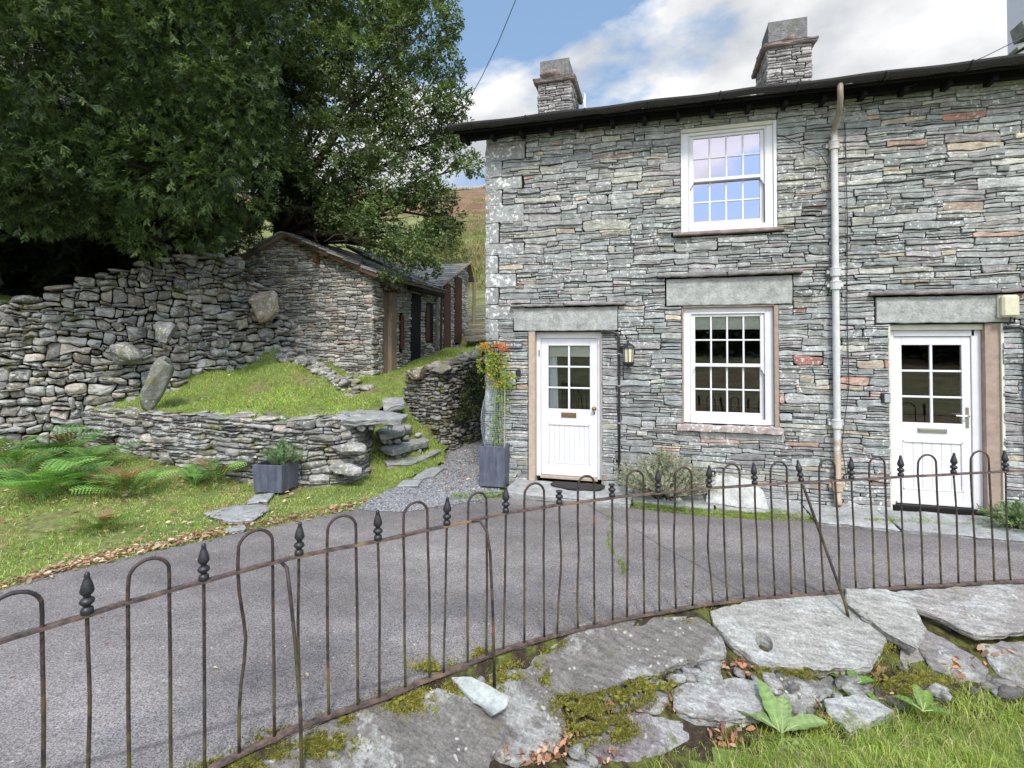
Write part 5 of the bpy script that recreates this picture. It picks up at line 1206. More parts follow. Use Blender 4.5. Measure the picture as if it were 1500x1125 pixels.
for i, (px, ok) in enumerate(spears):
    b = {302: 0.0, 963: .008, 1037: -.022, 741: 0}.get(px, rf.gauss(0, .006)); p, h = fp(px); lean = -.02 + .03 * rf.random() if px > 600 else .012
    if px > 1000: lean = .03
    pts, d = leg_pts(px, h, b, lean, i)
    tilt = Matrix.Rotation(rf.gauss(0, .03) if px != 1172 else -.12, 3, 'X') @ Matrix.Rotation(rf.gauss(0, .025) if px != 1172 else -.13, 3, 'Y')
    m = MB(); m.tube([pts[0] + Vector((0, 0, .01))] + pts, .0074, 8); bar = m.build('bar', M['iron'], rail, smooth=True)
    prof = [(.006, 0), (.021, .002), (.023, .012), (.021, .024), (.013, .030), (.013, .034), (.024, .044), (.027, .052), (.022, .062), (.012, .068), (.013, .074), (.024, .088), (.025, .096), (.021, .115), (.014, .138), (.009, .152), (.011, .158), (.007, .168), (.002, .171)]
    if not ok: prof = prof[:11] + [(.018, .078), (.024, .086), (.022, .092), (.004, .094)]
    m = MB(); m.lathe(prof, (p.x, p.y, h + .006), 12, rot=tilt); f = m.build('finial', M['black'], bar, smooth=False)
    for q in f.data.polygons: q.use_smooth = True
    try: f.data.set_sharp_from_angle(angle=R(50))
    except Exception: pass
    f['label'] = 'cast spear finial' if ok else 'finial broken off to a stub'
for i, (pa, pb_) in enumerate(hoops):
    ba = {351: .035, 846: .016, 768: 0}.get(pa, rf.gauss(0, .005)); bb = rf.gauss(0, .005); ln_ = .03 if pa > 1000 else (.015 if pa < 600 else 0)
    A, _ = leg_pts(pa, fp(pa)[1], ba, ln_, 100 + i); B_, _ = leg_pts(pb_, fp(pb_)[1], bb, ln_, 200 + i)
    a, b = A[0], B_[0]; c = (a + b) / 2; hw = (b - a).length / 2; d = (b - a).normalized(); hh = .172 + rf.gauss(0, .006); top = []
    for k in range(1, 12):
        an = math.pi * (1 - k / 12); top.append(c + d * hw * math.cos(an) + Vector((0, 0, hh - hw + hw * math.sin(an) * 1.0)))
    pts = A[::-1] + [a + Vector((0, 0, (hh - hw) * .6))] + top + [b + Vector((0, 0, (hh - hw) * .6))] + B_
    m = MB(); m.tube(pts, .0078, 8); m.build('hoop', M['iron'], rail, smooth=True)
def stay(pts, r, name='stay'):
    m = MB(); m.tube(pts, r, 9); m.build(name, M['iron'], rail, smooth=True)
def bp(px, py, k=0.44, z0=0.0):        # point on the stone bank in front of the railing
    t0, _ = fen_t(px); v = (HOR - py) / -FPX; t = (EYE - z0 + k * t0) / (v + k); p = at(px, 505, t); return Vector((p.x, p.y, EYE - v * t))
s0, h_ = fp(415); e = bp(447, 1125); stay([s0 + Vector((0, 0, h_ - .01)), at(420, 832, 2.62), at(425, 870, 2.60), at(433, 950, 2.58), at(440, 1040, 2.56), Vector((e.x, e.y, e.z - .08))], .009)
s0, h_ = fp(688); e = bp(725, 1003); stay([s0 + Vector((0, 0, h_ - .005)), at(703, 763, 3.25), at(713, 778, 3.22), at(718, 810, 3.2), at(722, 900, 3.19), e - Vector((0, 0, .02))], .009)
s0, h_ = fp(1174); e = bp(1240, 905); stay([s0 + Vector((0, 0, h_ - .02)), s0.lerp(e, .06) + Vector((0, 0, h_ - .07)), e + Vector((0, 0, .12)) + (s0 - e) * .10, e - Vector((0, 0, .02))], .011)
for px in (610, 1028): p, _ = fp(px); m = MB(); m.tube([p + Vector((0, 0, .02)), p + Vector((0, 0, -.12))], .014, 8); m.build('foot', M['rail'], rail)

# ------------------------------------------------------------------ slabs along the road edge
SPOLY = []
def pslab(outline, label, th, tint, seed, k=0.44, z0=-0.02, mat='big', pit=None):
    ca = sum(q[0] for q in outline) / len(outline); cb = sum(q[1] for q in outline) / len(outline); g_ = 1.05 if (ca < 1500) else 1
    W = [bp(ca + (a - ca) * g_, cb + (b - cb) * (1.0 if b < cb else 1.09), k, z0) for a, b in outline]
    SPOLY.append([(p.x, p.y) for p in W]); n = len(W); A = np.array([[p.x, p.y, 1] for p in W]); zz = np.array([p.z for p in W]); co, *_ = np.linalg.lstsq(A, zz, rcond=None)
    return slab('stone_slab', label, 'stone slab', [(p.x, p.y) for p in W], lambda x, y: co[0] * x + co[1] * y + co[2], th, M[mat], tint, seed, 'slabs and stones edging the road', rough=.018, top_noise=.013, layers=9, rings=60 if pit else 9, pit=pit)
def bigstone():
    m = Mat('purple_grey_slab', 0.8, 0.3); t = m.tint(); n = m.noise(2.2, 8, 0.62); n2 = m.noise(60, 5, 0.75); n3 = m.noise(6, 7, 0.68, m.mapping((.8, 4.5, 5), (0, 0, .45)))
    c = m.mix(m.ramp(n, [(0.505, 0.0), (0.545, 1.0)]), m.mix(1.0, t, (0.86, 0.84, 0.82), 'MULTIPLY'), m.mix(0.60, t, (0.39, 0.39, 0.36)))
    c = m.mix(1.0, c, m.ramp(n2, [(0.28, 0.50), (0.72, 1.42)]), 'MULTIPLY'); c = m.mix(1.0, c, m.ramp(n3, [(0.3, 0.55), (0.7, 1.32)]), 'MULTIPLY')
    v = m.vor(21, m.mix(0.12, m.co, m.N('ShaderNodeTexNoise').outputs[1])); g = m.ramp(m.noise(5, 3), [(0.50, 0.0), (0.58, 1.0)])
    c = m.mix(m.math('MULTIPLY', m.math('MULTIPLY', m.ramp(v, [(0.17, 1.0), (0.24, 0.0)]), g), .85), c, (0.50, 0.49, 0.45))
    c = m.mix(m.ramp(m.noise(3.3, 5, 0.6), [(0.68, 0.0), (0.76, 0.6)]), c, (0.27, 0.17, 0.11))
    c = m.mix(m.ramp(m.noise(4.1, 8, 0.7), [(0.60, 0.0), (0.67, 0.9)]), c, (0.13, 0.135, 0.035))
    m.color(c); m.bump(m.math('ADD', m.math('MULTIPLY', n2, .4), n3), 1.0, 0.02); return m.m
M['big'] = bigstone()
PU, GR, PA = (0.215, 0.198, 0.182), (0.40, 0.395, 0.365), (0.42, 0.43, 0.41)
ST = [
 ([(380, 1102), (450, 1066), (545, 1025), (640, 1001), (700, 1010), (735, 1032), (745, 1060), (716, 1095), (700, 1150), (560, 1190), (395, 1180)], 'largest purple slab at the bottom, left of the pale wedge', .10, PU, .44, -.015),
 ([(722, 958), (765, 941), (788, 957), (812, 1010), (826, 1052), (812, 1080), (757, 1103), (724, 1088), (738, 1040), (716, 1000)], 'purple slab with white patch right of the pale wedge', .12, PU, .44, -.02),
 ([(777, 943), (830, 921), (900, 902), (1018, 897), (1040, 918), (1057, 948), (1000, 962), (913, 988), (853, 1008), (808, 999), (786, 972)], 'wide purple and grey slab in the middle below the railing', .10, PU, .40, -.01),
 ([(1042, 890), (1105, 877), (1180, 867), (1230, 866), (1262, 898), (1288, 929), (1264, 964), (1200, 967), (1110, 962), (1068, 930), (1048, 908)], 'pale slab with a dark hole in its face', .13, GR, .40, .01),
 ([(1236, 858), (1311, 863), (1333, 885), (1348, 912), (1333, 936), (1301, 921), (1263, 900), (1237, 875)], 'pale rugged slab with moss on its left edge at the foot of the stay', .09, GR, .38, .055),
 ([(1311, 864), (1400, 855), (1520, 850), (1530, 914), (1470, 917), (1420, 921), (1371, 897), (1330, 881)], 'long streaked slab overhanging at the upper right', .07, (.35, .33, .31), .32, .035),
 ([(1339, 912), (1374, 926), (1412, 948), (1440, 972), (1433, 989), (1398, 986), (1358, 973), (1341, 938)], 'long diagonal striped slab under the overhanging one', .10, (.27, .255, .25), .50, .00),
 ([(1430, 936), (1520, 934), (1530, 1010), (1471, 995), (1440, 958)], 'grey slab at the right edge above the grass', .12, (.30, .29, .28), .50, .0),
 ([(1313, 938), (1339, 936), (1356, 958), (1356, 982), (1322, 985), (1315, 960)], 'small upright grey block between the two larger slabs at right', .12, (.31, .29, .27), .6, .03),
 ([(1272, 1000), (1300, 985), (1332, 982), (1352, 1000), (1336, 1024), (1300, 1032), (1278, 1020)], 'purple mossy stone at the grass edge on the right', .12, (.20, .165, .18), .44, -.04),
 ([(1202, 1015), (1257, 1010), (1300, 1036), (1262, 1052), (1238, 1062), (1210, 1032)], 'pale blue grey block sunk in the grass right of the leafy weed', .14, PA, .34, -.05),
 ([(1168, 991), (1211, 986), (1228, 1007), (1192, 1020)], 'small dark angular stone above the pale blue grey block', .10, (.23, .22, .22), .44, -.05),
 ([(986, 1004), (1005, 993), (1060, 989), (1110, 990), (1124, 1010), (1110, 1036), (1050, 1040), (1010, 1036), (988, 1024)], 'purple grey block left of the leafy weed, above the pale flat one', .10, (.31, .29, .285), .36, -.035),
 ([(998, 1045), (1060, 1040), (1123, 1044), (1122, 1069), (1060, 1072), (1018, 1078)], 'pale flat slab under the purple grey block', .08, PA, .45, -.06),
 ([(858, 1012), (905, 1004), (961, 988), (986, 997), (966, 1034), (902, 1026)], 'moss topped stone below the middle slab', .10, (.25, .24, .23), .40, -.06),
 ([(850, 1058), (880, 1044), (940, 1040), (999, 1048), (1006, 1076), (940, 1104), (858, 1100)], 'lowest mossy grey stone at the grass edge in the middle', .12, (.25, .225, .235), .44, -.05),
 ([(813, 1020), (850, 1010), (870, 1014), (876, 1034), (856, 1047), (822, 1042)], 'small moss covered stone right of the second purple slab', .10, (.20, .20, .17), .44, -.05),
 ([(1040, 968), (1080, 955), (1120, 968), (1165, 972), (1160, 992), (1100, 990), (1050, 990)], 'dark mossy stone directly under the slab with the hole', .10, (.20, .18, .17), .5, -.07),
 ([(1262, 945), (1312, 925), (1318, 965), (1290, 985), (1262, 975)], 'dark mossy purple stone in the gap right of the slab with the hole', .12, (.16, .13, .14), .5, -.07),
 ([(1345, 905), (1400, 905), (1470, 925), (1530, 920), (1530, 950), (1430, 950), (1360, 925)], 'greenish slab in the shade under the overhanging one', .10, (.19, .20, .17), .5, -.05),
 ([(820, 1045), (858, 1048), (862, 1085), (838, 1100), (818, 1085)], 'pale chip of slate between mossy stones', .08, PA, .5, -.10),
 ([(745, 1085), (805, 1082), (830, 1110), (820, 1150), (740, 1150)], 'grey stone under the second purple slab at the bottom edge', .10, (.22, .21, .21), .44, -.13),
 ([(1240, 985), (1275, 975), (1290, 1000), (1262, 1012)], 'grey stone behind the small leafy weed', .10, (.24, .23, .22), .5, -.08),
 ([(1352, 985), (1400, 985), (1440, 992), (1430, 1010), (1370, 1012)], 'low purple stone at the grass edge, right of the mossy one', .10, (.24, .22, .22), .5, -.06),
]
hp = bp(1115, 936, .40, .01)
for i, (P, lb, th, t, k, z0) in enumerate(ST): pslab(P, lb, th, t, 200 + i, k, z0, pit=(hp.x, hp.y, .046, .15) if i == 3 else None)
# the pale wedge lying on the biggest slabs
w3 = [bp(a, b, .44, .0) for a, b in ((660, 984), (690, 992), (746, 1038), (742, 1050), (724, 1056), (690, 1022))]
SPOLY.append([(p.x, p.y) for p in w3])
slab('stone_wedge', 'loose pale green grey wedge of slate resting across two purple slabs', 'stone', [(p.x, p.y) for p in w3], lambda x, y: sum(p.z for p in w3) / 6 + .055 + .44 * ((Vector((x, y)).dot(Vector((_f.x, _f.y)))) - sum(Vector((p.x, p.y)).dot(Vector((_f.x, _f.y))) for p in w3) / 6), .05, M['lintel'], (.36, .38, .355), 300, rough=.004, top_noise=.004)
# small rubble packed between and under the slabs
mb = MB(); r = random.Random(15)
for i in range(7000):
    px = r.uniform(300, 1620); t0, _ = fen_t(px); s = r.uniform(.02, .80); t = t0 - s; p = at(px, 505, t); z = H0(p.x, p.y) - .015
    if s > .74: continue
    q = r.uniform(.05, .17)
    if s < .08 or any(in_poly(p.x + u * q * .5, p.y + v_ * q * .5, SPOLY[k_]) for k_ in range(len(SPOLY)) for (u, v_) in ((0, 0), (.9, 0), (-.9, 0), (0, .8), (0, -.8))): continue
    blob(mb, (p.x, p.y, z + r.uniform(.015, .065)), (q * 1.5, q * .9, q * .55), r, sh((.30, .285, .265), r, .5, 1.2), None, sub=2, ang=.9)
tag(mb.build('rubble', M['big'], smooth=True, kind='stuff'), 'small broken stones packed between the slabs of the road edge', 'rubble')

# ------------------------------------------------------------------ mass helpers: blades, leaves
def blades(name, pts, hgt, wid, cols, lean=0.35, label=None, cat=None, mat='grass', seed=1, kind='stuff', nrm=None):
    rg = np.random.default_rng(seed); P = np.array(pts, dtype=np.float32); n = len(P)
    h = (hgt[0] + (hgt[1] - hgt[0]) * rg.random(n) ** 1.5) * (.85 + .35 * np.sin(P[:, 0] * 9 + 2 * np.sin(P[:, 1] * 5)) * np.sin(P[:, 1] * 11 + P[:, 0] * 3)); w = wid * (0.6 + .8 * rg.random(n)); an = rg.random(n) * 2 * np.pi; la = rg.random(n) * 2 * np.pi; ll = lean * h * (0.3 + 1.2 * rg.random(n))
    d = np.stack([np.cos(an), np.sin(an), 0 * an], 1) * w[:, None] / 2; L = np.stack([np.cos(la), np.sin(la), 0 * la], 1)
    v = np.zeros((n, 5, 3), dtype=np.float32)
    v[:, 0] = P - d; v[:, 1] = P + d; m = P + L * (ll * .3)[:, None]; m[:, 2] += h * .6; v[:, 2] = m + d * .8; v[:, 3] = m - d * .8
    tp = P + L * ll[:, None]; tp[:, 2] += h * (1 - .25 * lean); v[:, 4] = tp
    b = np.arange(n)[:, None] * 5; f = np.concatenate([b + np.array([[0, 1, 2]]), b + np.array([[0, 2, 3]]), b + np.array([[3, 2, 4]])], 0)
    C = np.array(cols, dtype=np.float32)[rg.integers(0, len(cols), n)] * (0.7 + .6 * rg.random((n, 1))); C = np.repeat(C, 5, 0)
    o = mesh_np(name, v.reshape(-1, 3), f, M[mat], tint=C, smooth=False)
    if kind: o['kind'] = kind
    if label: tag(o, label, cat)
    return o
GC = [(.50, .50, .14), (.20, .30, .05), (.28, .38, .07), (.34, .44, .09), (.38, .43, .13), (.23, .32, .05), (.46, .41, .20)]
rg_ = random.Random(99)
# foreground lawn
pts = []
for i in range(56000):
    px = rg_.uniform(700, 1640); t0, _ = fen_t(px); f_ = rg_.uniform(1.5, 3.75); p = at(px, 505, f_); s = t0 - f_
    if px < 1230: lim = .92 + (.25 * (1130 - px) / 300 if px < 1130 else 0) - .20 * sstep(1130, 1230, px)
    else: lim = .72 + .0 * px
    lim += .10 * mn.noise(Vector((p.x * 3, p.y * 3, 1)))
    if s < lim and not (s > lim - .22 and rg_.random() < .18): continue
    pts.append((p.x, p.y, H0(p.x, p.y) - .005 + .03 * max(0, mn.noise(Vector((p.x * 2, p.y * 2, 5))))))
blades('grass', pts, (.04, .12), .0042, GC + [(.29, .40, .07), (.34, .42, .11)], .8, 'bright green rough grass below the stone edge', 'grass', seed=3)
dry = [pts[i] for i in range(0, len(pts), 24)]
blades('straw', dry, (.08, .16), .003, [(.50, .40, .22), (.42, .34, .18), (.55, .48, .30)], 1.7, 'dry straw coloured grass stalks in the foreground grass', 'dry grass', seed=4)
# verge on the left
VP = ROAD_L + [pt(560, 722), pt(590, 705), pt(600, 690), (-4.25, 6.95), (-4.2, 6.45), (-4.9, 6.2), (-9.6, 6.3), (-12.5, 4.4), (-13.5, 2.0)]
VPw = wavy(VP, amp=.10, seed=4)
pts = []
for i in range(150000):
    x = rg_.uniform(-13, -3.6); y = rg_.uniform(1.2, 7.4)
    if x * _f.x + y * _f.y < 3 or not in_poly(x, y, VPw): continue
    if x < -11.6 + .0 * y or mn.noise(Vector((x * 1.1, y * 1.1, 8))) + .5 * mn.noise(Vector((x * 4, y * 4, 8))) < rg_.uniform(-.45, -.1): continue
    if len(pts) > 78000: break
    pts.append((x, y, H0(x, y) - .004))
GV = [(.29, .44, .08), (.37, .52, .11), (.44, .54, .15), (.55, .53, .22), (.38, .49, .08), (.60, .52, .30)]
blades('grass', pts, (.02, .060), .006, GV, .9, 'short grass verge between the road and the stone walls', 'grass', seed=5)
pts = []
for i in range(130000):
    x = rg_.uniform(-9.4, -3.4); y = rg_.uniform(6.45, 14.8)
    if in_poly(x, y, [p[:2] for p in SP]): z = SZ(x, y); 
    elif in_poly(x, y, [p[:2] for p in TP]): z = TZ(x, y)
    else: continue
    if x < -3.6 - .0 and 8.8 < y and x > -4.6 and y < 13 and rg_.random() < .6: continue
    if x < BX + .1 and y > BY - .1: continue
    if mn.noise(Vector((x * 1.6, y * 1.6, 18))) < rg_.uniform(-.5, -.15): continue
    pts.append((x, y, z - .004))
blades('grass', pts[:62000], (.03, .085), .007, [(.31, .46, .09), (.38, .51, .12), (.45, .53, .15), (.55, .53, .24), (.33, .47, .09)], .8, 'longer grass on the terrace and around the steps', 'grass', seed=6)
# moss and grass strip along the flags and joints
r_s = random.Random(3)
pts = []
for i in range(16000):
    k = rg_.uniform(0, len(ROAD_T) + .6); 
    x = rg_.uniform(-2.6, 6.5)
    yq = None
    RT = [(-4, 7.0)] + ROAD_T + [(7.5, 6.62)]
    for a, b in zip(RT[:-1], RT[1:]):
        if a[0] <= x <= b[0]: yq = a[1] + (b[1] - a[1]) * (x - a[0]) / (b[0] - a[0])
    if yq is None or mn.noise(Vector((x * 2.2, 0, 3))) < -.42: continue
    wd_ = .05 + .10 * max(0, .5 + mn.noise(Vector((x * 1.7, 4, 3)))) + (.16 if 1.25 < x < 1.65 or 2.5 < x < 2.9 else 0)
    y = yq + rg_.uniform(-.05, wd_)
    pts.append((x, y, .01 + .03 * (y > yq + .02)))
for i in range(700):
    t = r_s.random() ** 1.5; px = 884 + 26 * t + 6 * math.sin(t * 9); py = 748 + 95 * t
    if mn.noise(Vector((t * 9, 0, 1))) < -.05 * (1 + 4 * t): continue
    p = onz(px + r_s.gauss(0, 1.5), py, .006); pts.append(tuple(p))
blades('mossy_grass', pts, (.012, .045), .006, [(.20, .31, .045), (.26, .36, .06), (.31, .39, .075)], .7, 'bright moss and grass strip along the edge of the flags', 'moss', seed=7)
# moss tufts on the slabs and under the rail
pts = []
spots = [(640, 968, 26, 8), (610, 1010, 22, 8), (590, 1020, 30, 12), (500, 1045, 20, 8), (470, 1080, 40, 14), (420, 1070, 30, 10), (395, 1095, 30, 9), (350, 1112, 40, 8), (730, 962, 26, 10), (745, 985, 20, 9), (700, 950, 14, 6), (690, 1000, 34, 8),
         (815, 938, 16, 7), (840, 932, 22, 6), (800, 945, 10, 5), (880, 912, 20, 3), (920, 906, 20, 3), (1010, 905, 12, 4), (1060, 887, 16, 4), (1130, 880, 20, 5), (1160, 880, 14, 6), (1180, 890, 14, 6), (1220, 872, 14, 5), (1215, 898, 18, 6), (1250, 912, 14, 6), (1262, 905, 12, 5),
         (900, 1012, 45, 14), (945, 1000, 40, 12), (970, 992, 20, 8), (845, 1025, 28, 16), (880, 1055, 34, 16), (900, 1065, 30, 10), (1130, 978, 26, 10), (1160, 975, 26, 10), (1200, 970, 14, 6), (1300, 990, 26, 12), (1320, 1000, 22, 12), (1345, 985, 18, 8), (1370, 990, 16, 6), (1290, 935, 16, 10), (1262, 885, 10, 12), (850, 1075, 10, 14), (800, 985, 8, 10), (790, 965, 6, 10)]
for (a, b, ra, rb_) in spots:
    for i in range(int(ra * rb_ * 6)):
        px = rg_.gauss(a, ra * .62); py = rg_.gauss(b, rb_ * .62)
        if mn.noise(Vector((px * .05, py * .08, 2))) < -.15: continue
        p = bp(px, py, .42, .0); pts.append((p.x, p.y, p.z - .012))
blades('moss', pts, (.010, .026), .0065, [(.22, .22, .045), (.29, .28, .055), (.34, .31, .08), (.17, .19, .03), (.38, .30, .10)], 1.0, 'yellow green moss tufts on the slabs of the road edge', 'moss', seed=8)
# moss blobs under those tufts give them body
mb = MB(); r = random.Random(61)
for (a, b, ra, rb_) in spots:
    for i in range(max(2, int(ra * rb_ / 40))):
        p = bp(r.gauss(a, ra * .4), r.gauss(b, rb_ * .4), .42, .0); s = r.uniform(.015, .040); blob(mb, (p.x, p.y, p.z - .012), (s * 1.4, s * 1.2, s * .6), r, sh((.17, .17, .03), r, .7, 1.2), None, sub=2, ang=.8)
M['moss'] = simple('moss_cushion', (.17, .165, .03), 1.0, .05, .5, 60, 1.0)
tag(mb.build('moss_cushion', M['moss'], smooth=True, kind='stuff'), 'low cushions of moss on the slabs', 'moss')
# leaf litter
def leaves(name, P, size, cols, label, cat, seed, flat=True, mat='dead', kind='stuff', tilt=.5):
    rg = np.random.default_rng(seed); P = np.array(P, dtype=np.float32); n = len(P); a = rg.random(n) * 6.283; s = size * (.5 + rg.random(n)); t = rg.normal(0, tilt, n)
    u = np.stack([np.cos(a), np.sin(a), .3 * t], 1); w = np.stack([-np.sin(a), np.cos(a), t], 1) * .45
    v = np.zeros((n, 6, 3), dtype=np.float32); c = P
    for k, (p, q, e) in enumerate(((-1, 0, 0), (-.3, .8, .25), (.5, .7, .3), (1, 0, .1), (.5, -.7, .3), (-.3, -.8, .25))):
        v[:, k] = c + u * (p * s / 2)[:, None] + w * (q * s / 2)[:, None]; v[:, k, 2] += e * s * (.2 + .5 * rg.random(n)) + .004
    b = np.arange(n)[:, None] * 6; f = np.concatenate([b + np.array([[0, 5, 4, 3]]), b + np.array([[0, 3, 2, 1]])], 0)
    C = np.array(cols, dtype=np.float32)[rg.integers(0, len(cols), n)] * (.6 + .7 * rg.random((n, 1)))
    o = mesh_np(name, v.reshape(-1, 3), f, M[mat], tint=np.repeat(C, 6, 0)); 
    if kind: o['kind'] = kind
    if label: tag(o, label, cat)
    return o
LC = [(.34, .20, .13), (.42, .29, .19), (.24, .14, .09), (.50, .38, .27), (.36, .17, .10), (.55, .44, .32)]
pts = []
for i in range(1150):
    k = rg_.uniform(0, len(ROAD_L) - 1.001); j = int(k); a, b = ROAD_L[j], ROAD_L[j + 1]; t = k - j; x = a[0] + (b[0] - a[0]) * t; y = a[1] + (b[1] - a[1]) * t + rg_.gauss(.10, .09) + abs(rg_.gauss(0, .14)); pts.append((x + rg_.gauss(0, .05), y, H0(x, y) + rg_.uniform(.008, .03)))
for i in range(3600):
    x = rg_.uniform(-12, -4); y = rg_.uniform(2.5, 6.3)
    if in_poly(x, y, VP) and mn.noise(Vector((x * .8, y * .8, 2))) > rg_.uniform(-.5, .3): pts.append((x, y, H0(x, y) + .04))
for i in range(260):
    x = rg_.uniform(-9, -4); y = rg_.uniform(6.7, 9.5)
    if in_poly(x, y, [p[:2] for p in TP]): pts.append((x, y, TZ(x, y) + .05))
for i in range(160): p = onz(rg_.uniform(620, 720), rg_.uniform(640, 720), .02); pts.append(tuple(p))
leaves('leaf_litter', pts, .048, LC, 'brown fallen leaves scattered over the verge and road edge', 'fallen leaves', 3)
pts = []
for (a, b, n_) in [(1075, 975, 26), (1095, 985, 20), (870, 1035, 14), (915, 1030, 16), (985, 1030, 16), (820, 1065, 16), (830, 1090, 20), (800, 1105, 18), (1205, 1040, 16), (1070, 1078, 12), (1055, 1080, 10), (880, 1105, 8), (1290, 1015, 10), (1390, 975, 8), (1430, 960, 8), (1235, 895, 2), (760, 1112, 14), (1200, 1055, 8), (1280, 990, 8)]:
    for i in range(int(n_ * 1.5)): p = bp(rg_.gauss(a, 19), rg_.gauss(b, 9), .42, -.05); pts.append((p.x, p.y, p.z + .015))
leaves('fallen_leaf', pts, .042, [(.45, .20, .11), (.38, .18, .10), (.52, .33, .22), (.28, .14, .09), (.42, .26, .17)], 'rust coloured dead leaves caught between the slabs', 'fallen leaves', 4, tilt=1.0)
pts = [tuple(onz(rg_.uniform(0, 1500), rg_.uniform(770, 1050), .008)) for _ in range(46)]
leaves('road_leaf', [p for p in pts if in_poly(p[0], p[1], ROAD)], .035, LC[2:], 'a few small dead leaves on the tarmac', 'fallen leaves', 5)
# loose gravel
mb = MB(); r = random.Random(71); GP = wavy(GRAV, amp=.12, seed=3); nst = 0; tri = _ico(1)
V = []; F = []; T = []
verts = np.array(tri[0]); faces = np.array(tri[1])
while nst < 9000:
    x = r.uniform(-5.4, -1.9); y = r.uniform(5.6, 11.5)
    if not in_poly(x, y, GP) and not (in_poly(x, y + .12, GP) and r.random() < .5): nst += 1; continue
    s = r.uniform(.008, .022) * (1.3 if r.random() < .1 else 1); a = r.random() * 6.28; q = verts * (s, s * r.uniform(.6, 1), s * r.uniform(.4, .8)); q = np.stack([q[:, 0] * math.cos(a) - q[:, 1] * math.sin(a) + x, q[:, 0] * math.sin(a) + q[:, 1] * math.cos(a) + y, q[:, 2] + .014], 1)
    F.append(faces + len(V) * len(verts)); V.append(q); b = r.uniform(.5, 1.6); T.append(np.tile([[.21 * b, .21 * b, .215 * b]], (len(verts), 1))); nst += 1
M['peb'] = stone_mat('pebble', .9, lam=False)
o = mesh_np('gravel', np.concatenate(V).astype(np.float32), np.concatenate(F), M['peb'], tint=np.concatenate(T)); o['kind'] = 'stuff'; tag(o, 'loose grey gravel on the path beside the cottage', 'gravel')

# ------------------------------------------------------------------ planters and plants
def planter_box(name, label, c, w_, d_, h_, rz_, z, taper=0.94):
    th = thing(name, label, 'planter', (c[0], c[1], z)); m = MB(); mt = Matrix.Translation((c[0], c[1], z)) @ Matrix.Rotation(rz_, 4, 'Z'); t = .022
    def ringp(s, zz, ins): a, b = w_ / 2 * s - ins, d_ / 2 * s - ins; return [(-a, -b, zz), (a, -b, zz), (a, b, zz), (-a, b, zz)]
    vs = ringp(taper, 0, 0) + ringp(1, h_ - .004, 0) + ringp(1, h_, .004) + ringp(1, h_, t) + ringp(1, h_ - .10, t); fs = [(3, 2, 1, 0)]
    for k in range(4):
        for i in range(4): j = (i + 1) % 4; fs.append((k * 4 + i, k * 4 + j, k * 4 + 4 + j, k * 4 + 4 + i))
    m.add([tuple(mt @ Vector(v)) for v in vs], fs); m.build('box', M['planter'], th)
    m = MB(); g = 10; vs = []; fs = []
    for i in range(g + 1):
        for j in range(g + 1):
            x = (i / g - .5) * (w_ - 2 * t); y = (j / g - .5) * (d_ - 2 * t); vs.append(tuple(mt @ Vector((x, y, h_ - .075 + .012 * mn.noise(Vector((x * 30, y * 30, z)))))))
    for i in range(g):
        for j in range(g): a = i * (g + 1) + j; fs.append((a, a + g + 1, a + g + 2, a + 1))
    m.add(vs, fs); m.build('soil', M['soil'], th); return th, mt
p1 = onz(388, 722, .05)
cA = Vector((p1.x, p1.y)) + Vector((_r.x * .05 + _f.x * .22, _r.y * .05 + _f.y * .22))
planter_box('planter', 'low square lead grey planter holding a small green shrub on the verge', (cA.x, cA.y), .42, .42, .36, YAW - R(8), .05)
planter_box('planter', 'tall lead grey planter against the cottage corner', (-2.22, 7.0 - .0), .38, .30, .55, R(2), .04, .93)
def stems(name, c, n, hgt, spread, leaf, cols, stemcol, label, cat, seed, lw=.006, per=26, rmin=.2, up=1.0, droop=.2, parent=None, stemr=.003):
    """bushy plant: thin stems carrying narrow leaves"""
    r = random.Random(seed); th = thing(name, label, cat, c); m = MB(); V = []; F = []; C = []; nv = 0
    for i in range(n):
        a = r.random() * 6.283; lean = r.uniform(.05, 1.0); h = hgt * r.uniform(.55, 1.0) * (1 - .25 * lean); rad = spread * lean
        tip = Vector((math.cos(a) * rad, math.sin(a) * rad, h * up - droop * rad)); b0_ = Vector((math.cos(a) * rad * rmin, math.sin(a) * rad * rmin, 0)); mid = b0_.lerp(tip, .5) + Vector((0, 0, .12 * h))
        P = []
        for k in range(6):
            t = k / 5; P.append(b0_ * (1 - t) ** 2 + mid * 2 * t * (1 - t) + tip * t * t)
        if i % 2 == 0: m.tube([tuple(p + Vector(c)) for p in P[::1]], [stemr * (1 - .12 * k) for k in range(6)], 4)
        cc = cols[r.randrange(len(cols))]; br = r.uniform(.6, 1.3)
        for k in range(per):
            t = .25 + .75 * (k / per) ** .8; j = min(4, int(t * 5)); q = P[j].lerp(P[j + 1], t * 5 - j); d = (P[j + 1] - P[j]).normalized(); s = Vector((r.gauss(0, 1), r.gauss(0, 1), r.gauss(0, .6))); s = (s - d * s.dot(d)).normalized(); dirn = (d * .75 + s * .8).normalized(); L_ = leaf * r.uniform(.6, 1.1); wv = dirn.cross(Vector((r.gauss(0, 1), r.gauss(0, 1), r.gauss(0, 1)))).normalized() * lw
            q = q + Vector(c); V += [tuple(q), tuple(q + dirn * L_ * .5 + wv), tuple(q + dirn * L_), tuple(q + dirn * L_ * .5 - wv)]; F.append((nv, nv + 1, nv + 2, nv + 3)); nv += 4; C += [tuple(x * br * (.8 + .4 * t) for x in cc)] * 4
    m.build('stem', M['bark'], th); mesh_np('foliage', np.array(V, dtype=np.float32), np.array(F), M['leaf'], th, tint=np.array(C, dtype=np.float32)); return th
